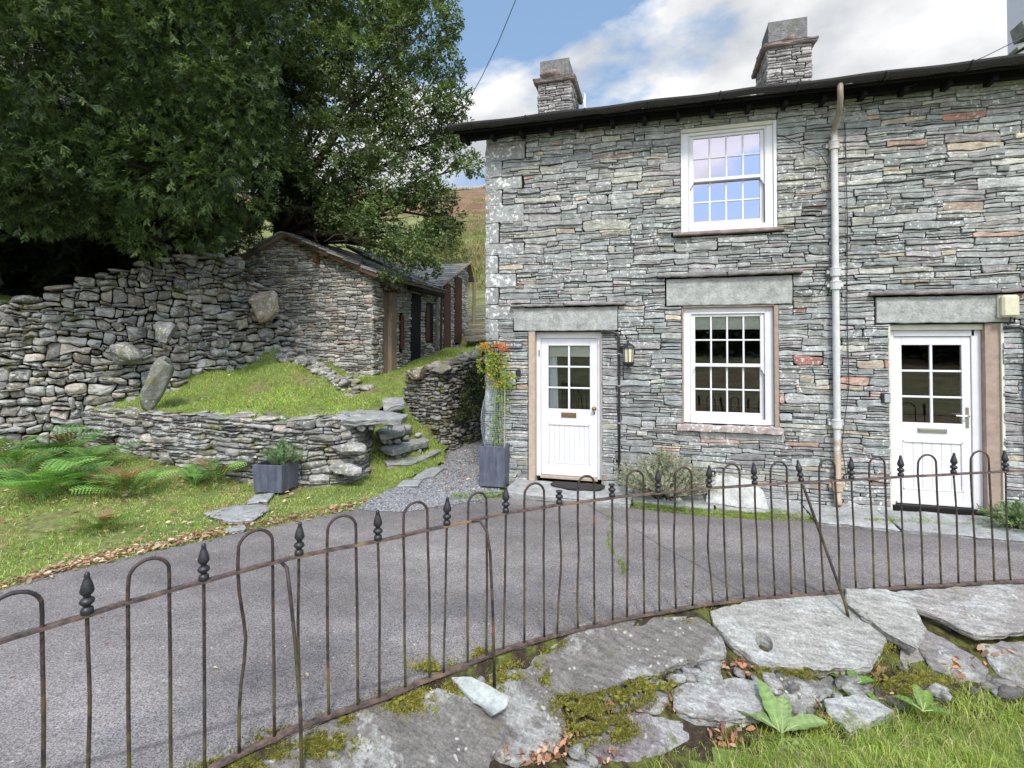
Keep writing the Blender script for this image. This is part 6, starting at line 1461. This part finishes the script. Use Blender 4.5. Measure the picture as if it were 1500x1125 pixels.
stems('shrub', (cA.x + .06, cA.y + .02, .32), 110, .42, .30, .055, [(.17, .25, .13), (.21, .30, .15), (.15, .22, .10)], None, 'grey green pinks growing in the low planter', 'shrub', 5, .0042, 34)
stems('lavender', (.08, 6.88, .06), 420, .74, .66, .042, [(.30, .32, .25), (.36, .37, .29), (.24, .26, .18), (.40, .38, .31)], None, 'large silver grey lavender bush under the ground floor window', 'shrub', 6, .005, 44, up=.9)
stems('lavender', (3.66, 6.78, .05), 90, .30, .34, .06, [(.16, .23, .11), (.20, .27, .13), (.12, .18, .08)], None, 'small green tufted plant at the right foot of the second door', 'plant', 7, .006, 26)
# climber in the tall planter with its wire netting
cl = thing('climbing_plant', 'climbing shrub with orange berries in wire netting above the tall planter', 'plant', (-2.22, 7.0, .52))
r = random.Random(14); m = MB(); V = []; F = []; C = []; nv = 0
def cx_at(z): return -2.24 + .05 * math.sin(z * 2.3) + (.07 if 1.0 < z < 1.6 else 0)
for i in range(7):
    P = [(-2.22 + r.uniform(-.05, .05) * 1, 6.99, .5)]; z = .5; x = P[0][0]
    while z < 1.95: z += .12; x += r.gauss(0, .03); x += (cx_at(z) - x) * .35; P.append((x, 7.0 + r.uniform(-.05, .06), z))
    m.tube(P, .004, 5)
m.build('stem', M['bark'], cl)
for i in range(2300):
    z = r.uniform(.55, 2.02) if r.random() < .35 else r.uniform(1.38, 2.03); net = z < 1.38
    wv = .10 if net else (.19 if z > 1.85 else .20 * (1 - .3 * abs(z - 1.6)))
    x = cx_at(z) + r.gauss(0, wv * .6) + (.06 if 1.38 < z < 1.6 else 0); x = max(-2.46, min(-1.92, x)); y = 7.0 + r.uniform(-.10, .11)
    if not net and mn.noise(Vector((x * 9, z * 9, 4))) < -.18: continue
    s = r.uniform(.022, .045); top_ = z > 1.90; q = r.random()
    c_ = (.50, .24, .03) if top_ and q < .55 else (.62, .09, .03) if top_ and x > -2.25 and q < .75 else (.48, .36, .05) if q < (.30 if not net else .06) else (.20, .33, .045) if q < .75 else (.12, .22, .035)
    d = Vector((r.gauss(0, 1), r.gauss(0, .7), r.gauss(0, 1))).normalized(); e = d.cross(Vector((r.gauss(0, .5), -1, r.gauss(0, .5)))).normalized() * s * .33; p = Vector((x, y, z))
    V += [tuple(p - d * s * .5), tuple(p + e), tuple(p + d * s * .5), tuple(p - e)]; F.append((nv, nv + 1, nv + 2, nv + 3)); nv += 4; b = r.uniform(.75, 1.25); C += [tuple(k * b for k in c_)] * 4
mesh_np('foliage', np.array(V, dtype=np.float32), np.array(F), M['leaf'], cl, tint=np.array(C, dtype=np.float32))
m = MB()
for i in range(60):
    z = r.uniform(1.92, 2.03); x = r.uniform(-2.42, -1.98); m.lathe([(.001, -.009), (.008, -.003), (.008, .004), (.001, .009)], (x, 6.93 + r.uniform(-.03, .05), z), 6, (.6, .12, .03) if x > -2.2 else (.6, .3, .05))
m.build('berry', M['leaf'], cl, kind='stuff')
nt_ = thing('wire_netting', 'tube of grey wire netting standing in the tall planter round the climber', 'netting', (-2.22, 7.0, .5)); m = MB()
def netp(a, z):
    t = (z - .53) / .85; rr_ = .135 + .045 * math.sin(t * 2.6 + .4) - .03 * t; wob_ = .012 * mn.noise(Vector((a * 2, z * 6, 1)))
    return (-2.20 - .06 * math.sin(t * 2.8) + (rr_ + wob_) * math.cos(a), 7.0 + (rr_ * .62 + wob_) * math.sin(a), z)
for i in range(22): a = 2 * math.pi * i / 22; m.tube([netp(a, .53 + .85 * k / 12) for k in range(13)], .0012, 3, cap=False)
for j in range(30): z = .53 + .85 * j / 29; m.tube([netp(2 * math.pi * k / 24, z) for k in range(25)], .0012, 3, cap=False)
m.build('mesh', simple('galvanised_wire', (.42, .48, .50), .5, .4, .1), nt_)
m = MB(); m.tube([(-2.06, 6.93, .5), (-2.05, 6.93, 1.5)], .006, 6); m.build('cane', M['tan'], nt_)
# broad leaved weeds in the foreground
def rosette(name, c, lv, label, seed, cols, big=1.0):
    r = random.Random(seed); th = thing(name, label, 'plant', c); m = MB(); S = MB()
    for (a, L_, w_, el, base) in lv:
        L_ *= big; w_ *= big
        n = 14; d = Vector((math.cos(a), math.sin(a), 0)); sd_ = Vector((-d.y, d.x, 0)); b = r.uniform(.85, 1.15); vs = []; col = tuple(k * b for k in cols[r.randrange(len(cols))])
        z0_ = Vector(c) + Vector((0, 0, base)); P = []
        for i in range(n + 1):
            t = i / n; q = z0_ + d * (L_ * t * math.cos(el) ** (1)) + Vector((0, 0, L_ * (math.sin(el) * t - .42 * t * t * math.cos(el)))); P.append(q)
            ww = w_ * (0 if t < .14 else max(0, math.sin(math.pi * min(1, (t - .13) / .87) ** .85)) ** .62) * .82 + .003; e = 1 + .10 * math.sin(i * 1.9 + a)
            vs += [q + sd_ * ww * e + Vector((0, 0, .22 * ww)), q + sd_ * ww * .5 + Vector((0, 0, .02 * ww + .004 * math.sin(i * 2.2))), q - Vector((0, 0, .10 * ww)), q - sd_ * ww * .5 + Vector((0, 0, .02 * ww + .004 * math.cos(i * 2.5))), q - sd_ * ww / e + Vector((0, 0, .22 * ww))]
        fs = [(i * 5 + k, i * 5 + k + 1, i * 5 + k + 6, i * 5 + k + 5) for i in range(n) for k in range(4)]
        m.mi = 0; mm = MB()
        for i in range(n):
            for k in range(4):
                q4 = [vs[i * 5 + k], vs[i * 5 + k + 1], vs[i * 5 + k + 6], vs[i * 5 + k + 5]]; bb = (1.10 if k in (1, 2) else .95) * (1.07 if i % 2 else .93) * (1 + .12 * mn.noise(q4[0] * 30)); mm.add([tuple(v) for v in q4], [(0, 1, 2, 3)], tuple(u * bb for u in col))
        mm.build('leaf', M['leaf'], th, smooth=False); S.tube(P[:6], .003, 5)
    S.build('midrib', simple('pale_stem' + str(seed), (.35, .42, .18), .6), th); return th
cw = bp(1140, 1078, .44, -.03)
rosette('broad_leaved_weed', (cw.x, cw.y, cw.z), [(2.0, .30, .045, .95, 0.02), (2.9, .30, .055, .55, .05), (.3, .27, .055, .55, .05), (3.8, .24, .05, .2, .0), (-.9, .30, .055, .05, .02), (-1.9, .26, .055, -.05, .02), (1.3, .24, .045, .8, .03), (-.3, .24, .045, .15, .02), (4.4, .2, .04, .0, .02)], 'big pale green broad leaved weed growing in front of the slabs', 2, [(.20, .30, .10), (.25, .34, .13)], 1.25)
cw2 = bp(1246, 1002, .44, -.02)
rosette('broad_leaved_weed', (cw2.x, cw2.y, cw2.z), [(2.6, .17, .035, .4, 0.02), (.4, .17, .04, .5, .02), (-.6, .16, .035, .0, 0.02), (-1.6, .12, .03, .0, 0.02), (1.5, .15, .032, .7, 0.02), (3.5, .13, .03, .2, 0.02)], 'small bright green weed rooted in the gap below the slab with the hole', 3, [(.17, .30, .055), (.20, .34, .07)])
cw3 = bp(1345, 1040, .30, -.05)
rosette('broad_leaved_weed', (cw3.x, cw3.y, cw3.z), [(2.6, .18, .035, .5, 0.02), (.9, .17, .04, .9, .02), (-.1, .16, .035, .5, 0.02), (1.6, .18, .032, 1.0, 0.02)], 'low weed in the grass to the right of the small bright one', 4, [(.17, .28, .06), (.20, .30, .07)])
# ferns
def fern(c, n, L_, label, seed, cols, spread=1.0, az=None, brown=0.04):
    r = random.Random(seed); th = thing('fern', label, 'fern', c); V = []; F = []; C = []; nv = 0; S = MB()
    for i in range(n):
        a = r.random() * 6.283 if az is None else az + r.gauss(0, spread); Lf = L_ * r.uniform(.6, 1.1); el = r.uniform(.65, 1.3); d = Vector((math.cos(a), math.sin(a), 0)); sd_ = Vector((-d.y, d.x, 0)); P = []
        col = (.32, .22, .10) if r.random() < brown else cols[r.randrange(len(cols))]; br = r.uniform(.55, 1.25); roll = r.uniform(-.5, .5)
        o_ = Vector(c) + Vector((r.gauss(0, .05), r.gauss(0, .05), 0))
        for k in range(15): t = k / 14; P.append(o_ + d * (Lf * (t * math.cos(el) + .22 * t * t)) + Vector((0, 0, Lf * (math.sin(el) * 1.3 * t - (.66 * math.sin(el) + .04) * t * t))))
        S.tube(P, .0022, 4, tint=tuple(k * 1.2 for k in col))
        m_ = 15
        for k in range(m_):
            t = .16 + .84 * k / m_; j = min(13, int(t * 14)); q = P[j].lerp(P[j + 1], t * 14 - j); dd = (P[j + 1] - P[j]).normalized(); pl = Lf * .24 * math.sin(math.pi * min(1, (1.05 - t) * .98) ** .8) * (1 if t > .25 else .8) + .008
            for sg in (1, -1):
                up_ = dd.cross(sd_).normalized(); ax = (sd_ * sg * math.cos(roll) + up_ * math.sin(roll) * sg * .6 + dd * .35).normalized(); nt = 3; wv = dd * (pl * .04 + .0115)
                for u in range(nt):     # toothed pinna
                    s0_ = pl * u / nt; s1_ = pl * (u + .95) / nt; f0 = 1 - .6 * u / nt; drop = -.18 * (u / nt) ** 2 * pl
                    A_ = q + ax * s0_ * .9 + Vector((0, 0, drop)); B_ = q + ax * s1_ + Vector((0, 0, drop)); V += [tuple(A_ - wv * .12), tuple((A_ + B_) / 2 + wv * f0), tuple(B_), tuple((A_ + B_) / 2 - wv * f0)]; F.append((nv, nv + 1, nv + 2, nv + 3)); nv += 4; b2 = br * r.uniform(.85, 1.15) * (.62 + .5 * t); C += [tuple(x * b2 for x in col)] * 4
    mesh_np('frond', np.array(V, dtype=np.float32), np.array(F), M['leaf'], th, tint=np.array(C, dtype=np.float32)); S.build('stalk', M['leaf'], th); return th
FC = [(.17, .36, .08), (.22, .42, .10), (.28, .48, .13)]; FD = [(.13, .26, .07), (.16, .31, .085)]
def gp(px, py): p = onz(px, py, .1); p.z = H0(p.x, p.y); return p
fern(gp(62, 735), 17, .76, 'bright green fern with wide arching fronds nearest the left edge', 1, FC, 1.2)
fern(gp(15, 705), 15, .76, 'fern cut by the left edge of the photo against the boundary wall', 2, FC + FD)
fern(gp(98, 690), 20, .80, 'dark green fern standing highest against the boundary wall', 3, FD)
fern(gp(140, 700), 14, .68, 'dark fern between the tallest one and the yellowing one', 8, FD + FC[:1])
fern(gp(190, 722), 20, .64, 'light green fern with some brown fronds, right of the dark ones', 4, FC, 1.5, brown=.15)
fern(gp(150, 765), 10, .42, 'small pale fern at the front of the clump near the grass', 5, [(.17, .30, .07), (.14, .27, .05)])
fern(gp(28, 722), 16, .72, 'wide bright fern in the middle of the clump at the left edge', 9, FC + FD)
fern(gp(125, 722), 16, .62, 'mid green fern in front of the dark ones', 10, FC + FD)
fern(gp(320, 702), 10, .66, 'upright fern with brown stalks left of the low planter', 6, FC + [(.20, .28, .06)], brown=.12)
fern(gp(285, 705), 9, .45, 'small fern at the foot of the retaining wall, left of the upright one', 7, FC)
# ------------------------------------------------------------------ trees
def branch_set(start, targets, r0, seed, sub=3, wob=.25):
    """tapered limbs from a fork to each target with side branches; returns mesh builder"""
    r = random.Random(seed); m = MB()
    for tg in targets:
        s = Vector(start) ; tg = Vector(tg); n = 8; P = []
        off = Vector((r.gauss(0, wob), r.gauss(0, wob), r.uniform(0, wob)))
        for k in range(n + 1):
            t = k / n; P.append(s.lerp(tg, t) + off * math.sin(math.pi * t) + Vector((mn.noise(Vector((k * .9, seed, tg.x))), mn.noise(Vector((k * .9, seed + 5, tg.x))), mn.noise(Vector((k * .9, seed + 9, tg.x))))) * .12)
        m.tube(P, [r0 * (1 - .85 * k / n) for k in range(n + 1)], 7)
        for j in range(sub):
            k = r.randint(2, n - 1); a = P[k]; d = (P[k] - P[k - 1]).normalized(); e = Vector((r.gauss(0, 1), r.gauss(0, 1), r.gauss(.1, .8))).normalized(); L_ = min(.85, (tg - s).length * r.uniform(.2, .45)); Q = [a + (d * .6 + e * .8) * L_ * q / 5 + Vector((0, 0, .05 * math.sin(q))) for q in range(6)]
            m.tube(Q, [r0 * .42 * (1 - k / n * .5) * (1 - .16 * q) for q in range(6)], 5)
            for jj in range(3):
                k2 = r.randint(1, 4); e2 = Vector((r.gauss(0, 1), r.gauss(0, 1), r.gauss(0, .8))).normalized(); m.tube([Q[k2] + (e2 * .9 + e * .4) * L_ * .4 * q / 3 for q in range(4)], [.012, .009, .006, .003], 4)
    return m
def crown(name, parent, lobes, nclump, tmpl, cols, mat, seed, inner=.15, sc=(0.8, 1.3), clumps=None, gap=.12, upb=.25):
    """lobes: (center, radius) ellipsoids; leaf sprays fill an uneven shell"""
    rg = np.random.default_rng(seed); r = random.Random(seed); C = []; D = []; B = []
    vol = np.array([l[1] ** 2.2 for l in lobes]); pr_ = vol / vol.sum(); tries = 0
    while len(C) < nclump and tries < nclump * 8:
        tries += 1; c, rad = lobes[rg.choice(len(lobes), p=pr_)]; d = rg.normal(size=3); d /= np.linalg.norm(d)
        lump = 1 + .38 * mn.noise(Vector(tuple(d * 2.1)) + Vector(c) * 1.3) + .16 * mn.noise(Vector(tuple(d * 5.5)) + Vector(c))
        q = (rg.random() ** .5) if rg.random() < inner else rg.uniform(.76, 1.0)
        p = Vector(c) + Vector(tuple(d)) * rad * lump * q; p.z = c[2] + (p.z - c[2]) * .85
        if mn.noise(p * 1.6 + Vector((seed, 0, 0))) < -gap and rg.random() < .8: continue
        C.append(tuple(p)); D.append(tuple(d)); B.append(.34 + .5 * (mn.noise(p * 1.1) * .5 + .5) + .75 * rg.random() ** 2)
    C = np.array(C); D = np.array(D); B = np.array(B); n = len(C); tl = tmpl if isinstance(tmpl, list) else [tmpl]; tmpl = tl[0]; TA = np.array([t_[0] for t_ in tl]); TF = np.array(tmpl[1]); k = TA.shape[1]; T = TA[rg.integers(0, len(tl), n)]
    # orientation: local x follows outward + sideways, with droop
    X = D * .8 + rg.normal(size=(n, 3)) * .65; X[:, 2] -= .10; X /= np.linalg.norm(X, axis=1)[:, None]
    Z = np.array([[0, 0, 1.0]]) + rg.normal(size=(n, 3)) * .45; Y = np.cross(Z, X); Y /= np.linalg.norm(Y, axis=1)[:, None]; Z = np.cross(X, Y); s = rg.uniform(sc[0], sc[1], n)
    V = C[:, None, :] + (T[:, :, 0:1] * X[:, None, :] + T[:, :, 1:2] * Y[:, None, :] + T[:, :, 2:3] * Z[:, None, :]) * s[:, None, None]
    F = (np.arange(n)[:, None, None] * k + TF[None]).reshape(-1, TF.shape[1])
    ci = rg.integers(0, len(cols), n); col = np.array(cols)[ci] * B[:, None]; tv = np.array(tmpl[2]) if len(tmpl) > 2 else np.ones(k)
    colv = (col[:, None, :] * tv[None, :, None]).reshape(-1, 3)
    return mesh_np(name, V.reshape(-1, 3).astype(np.float32), F, M[mat], parent, tint=colv.astype(np.float32))
def yew_tmpl(seed=1):
    r = random.Random(seed); V = []; F = []; S = []
    for s in range(5):          # a main shoot with side shoots, needles in two rows
        main = s == 0; sg0 = 1 if s % 2 else -1; a0 = 0 if main else sg0 * r.uniform(.45, .85); L_ = .20 if main else r.uniform(.07, .12)
        ax = Vector((math.cos(a0), math.sin(a0), r.gauss(0, .15))); sx = Vector((-math.sin(a0), math.cos(a0), 0)); m_ = 8; o = Vector((0, 0, 0)) if main else Vector((.03 + .035 * s, 0, -.004 * s))
        for i in range(m_):
            t = .08 + .92 * i / m_
            for sg in (1, -1):
                b = o + ax * L_ * t + Vector((0, 0, -.06 * t * t * L_ / .2)); e = b + (sx * sg * .8 + ax * r.uniform(.4, .8)) * (.027 * (1.15 - .5 * t)) + Vector((0, 0, r.gauss(0, .006))); w = ax * .0058; k = len(V); V += [tuple(b - w), tuple(e), tuple(b + w)]; F.append((k, k + 1, k + 2)); S += [.75 + .6 * t] * 3
    return V, F, S
def oak_tmpl(seed=1, n=9, L_=.065):
    r = random.Random(seed); V = []; F = []; S = []
    for i in range(n):
        t = i / n; b = Vector((.16 * t, r.gauss(0, .025), r.gauss(0, .02))); a = r.uniform(-1.6, 1.6); d = Vector((math.cos(a), math.sin(a), r.gauss(-.15, .35))).normalized(); sd_ = d.cross(Vector((r.gauss(0, .4), r.gauss(0, .4), 1))).normalized(); up_ = sd_.cross(d); l = L_ * r.uniform(.75, 1.2); w = l * .27; k = len(V)
        V += [tuple(b), tuple(b + d * l * .35 + sd_ * w * .75 + up_ * w * .3), tuple(b + d * l * .72 + sd_ * w * 1.05 + up_ * w * .3), tuple(b + d * l), tuple(b + d * l * .72 - sd_ * w * 1.05 + up_ * w * .3), tuple(b + d * l * .35 - sd_ * w * .75 + up_ * w * .3)]; F += [(k, k + 1, k + 2, k + 3), (k, k + 3, k + 4, k + 5)]; q = r.uniform(.8, 1.25); S += [q] * 6
    return V, F, S
yew = thing('yew_tree', 'huge dark yew overhanging the boundary wall from the left', 'tree', (-11.0, 8.6, 2.8))
yl = [((60, 110), 7.9, 1.9), ((205, 70), 8.2, 1.5), ((310, 135), 8.6, 1.05), ((335, 235), 8.7, .85), ((255, 250), 8.3, .95), ((120, 250), 8.0, 1.05), ((20, 230), 7.7, 1.1), ((215, 335), 8.6, .48), ((300, 325), 8.8, .52), ((350, 30), 9.2, 1.0), ((120, -120), 8.5, 2.2), ((300, -80), 9.0, 1.6), ((-120, 60), 7.9, 2.0), ((-120, 260), 7.9, 1.2), ((60, 290), 7.8, .7), ((150, 300), 8.2, .6), ((360, 290), 9.2, .45)]
YL = [(tuple(at(a, b, t)), rd) for (a, b), t, rd in yl]
YC = [(.032, .058, .022), (.052, .090, .030), (.085, .140, .042), (.155, .235, .070)]
crown('crown', yew, YL, 44000, [yew_tmpl(q) for q in range(6)], YC, 'yew', 5, inner=.10, sc=(.55, .95), gap=.14)
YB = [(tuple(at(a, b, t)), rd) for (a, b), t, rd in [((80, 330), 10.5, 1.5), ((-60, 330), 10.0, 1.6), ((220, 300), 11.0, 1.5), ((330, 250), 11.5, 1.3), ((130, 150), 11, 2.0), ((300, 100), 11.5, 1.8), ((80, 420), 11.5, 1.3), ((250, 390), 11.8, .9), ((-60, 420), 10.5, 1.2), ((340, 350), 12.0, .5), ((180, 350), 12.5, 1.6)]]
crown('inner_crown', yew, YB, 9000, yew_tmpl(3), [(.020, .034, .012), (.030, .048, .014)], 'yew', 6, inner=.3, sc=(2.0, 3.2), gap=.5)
tb = (-11.0, 8.6, 2.4); m = branch_set((-10.9, 8.5, 4.0), [l[0] for l in YL], .13, 3, 4); m.tube([tb, (-10.95, 8.6, 3.3), (-10.9, 8.5, 4.2), (-10.7, 8.4, 5.6)], [.5, .42, .34, .2], 12); m.build('trunk', M['bark'], yew, smooth=True)
oak = thing('oak_tree', 'tall leafy oak spreading over the barn roof with sky showing through', 'tree', (-8.9, 10.6, 2.4))
ol = [((430, 50), 12, 1.45), ((520, 120), 12, 1.3), ((610, 175), 12, .85), ((600, 50), 12.3, 1.0), ((480, 225), 11.6, 1.15), ((575, 262), 11.6, .8), ((632, 290), 11.6, .48), ((560, 318), 11.2, .48), ((425, 270), 11.4, .62), ((455, 300), 12.6, .7), ((520, 320), 12.8, .6), ((500, -60), 12, 1.8), ((390, 150), 12.4, 1.3), ((648, 95), 12.2, .50), ((662, 150), 12, .42), ((655, 228), 11.9, .40), ((690, 240), 11.8, .24), ((602, 362), 10.9, .46), ((622, 388), 11.0, .26), ((578, 392), 10.9, .26), ((645, 338), 11.3, .34), ((525, 340), 11.0, .30), ((550, 358), 10.9, .24), ((488, 318), 11.3, .30), ((505, 300), 11.5, .55), ((640, 30), 12.4, .55), ((665, 318), 11.6, .22), ((400, 240), 11.8, .8), ((625, 345), 11.2, .3), ((680, 190), 12, .22), ((655, 200), 12, .3)]
OL = [(tuple(at(a, b, t)), rd) for (a, b), t, rd in ol]
OC = [(.095, .14, .055), (.12, .18, .065), (.155, .225, .080), (.20, .26, .11), (.13, .17, .08)]
crown('crown', oak, OL, 16500, [oak_tmpl(q) for q in range(5)], OC, 'leaf', 9, inner=.28, sc=(.8, 1.35), gap=.13)
m = branch_set((-8.7, 10.5, 4.6), [l[0] for l in OL], .085, 7, 4, .35); m.tube([(-8.9, 10.6, 2.0), (-8.85, 10.6, 3.2), (-8.7, 10.5, 4.6), (-8.5, 10.4, 6.2)], [.34, .27, .22, .12], 12); m.build('trunk', M['bark'], oak, smooth=True)
# slender birch on the fell, seen between oak and cottage
bc = at(652, 372, 24); bi = thing('birch_tree', 'slender pale birch on the fell between the oak and the cottage', 'tree', (bc.x, bc.y, H0(bc.x, bc.y)))
m = MB(); m.tube([(bc.x, bc.y, H0(bc.x, bc.y) - .2), (bc.x + .05, bc.y, bc.z), (bc.x + .1, bc.y, bc.z + 1.6)], [.06, .04, .01], 6); m.build('trunk', simple('birch_bark', (.40, .38, .36), .8), bi)
crown('crown', bi, [((bc.x, bc.y, bc.z - .3), 1.1), ((bc.x + .1, bc.y, bc.z + .9), .8)], 1500, oak_tmpl(4, 8, .06), [(.16, .19, .07), (.20, .22, .08)], 'leaf', 12, inner=.6, gap=.05)
# bushes and bracken on the slope behind, and thorn scrub over the top of the wall
r = random.Random(55)
pts = []
for i in range(26000):
    x = r.uniform(-9, 0); y = 15 + 55 * r.random() ** 2
    if x * _f.x + y * _f.y <= 0: continue
    x_ = x * (1 + y / 40)
    if 14 < y < 20 and -.40 * y < x_ < -.27 * y: continue
    pts.append((x * (1 + y / 40), y, H0(x * (1 + y / 40), y)))
blades('bracken', pts, (.12, .45), .05, [(.20, .23, .08), (.26, .27, .10), (.26, .19, .09), (.17, .21, .07), (.28, .28, .11)], .9, 'rough grass and bracken covering the fell behind', 'bracken', seed=21)
crown('ivy', None, [(tuple(at(680, 560, 10.6)), .35), (tuple(at(690, 590, 10.3)), .3), (tuple(at(672, 600, 10.1)), .22)], 420, oak_tmpl(7, 7, .045), [(.05, .08, .022), (.075, .10, .03)], 'leaf', 31, inner=.4, gap=.3)
o = bpy.data.objects['ivy']; tag(o, 'ivy and small dark leaves clothing the shaded side of the passage wall', 'ivy')
# wooded valley side behind the photographer (reflected in the panes)
far = []
for k in range(70):
    a = R(200) + R(140) * k / 69 ; d = 70 + 25 * r.random(); far.append(((math.cos(a) * d, math.sin(a) * d, -1 + 3 * r.random()), r.uniform(4.5, 7.5)))
o = crown('distant_wood', None, far, 6000, oak_tmpl(8, 10, .06), [(.05, .08, .025), (.07, .10, .03)], 'leaf', 41, inner=.1, sc=(22, 34), gap=.6); o['kind'] = 'stuff'; tag(o, 'belt of broadleaf woodland across the valley', 'wood')
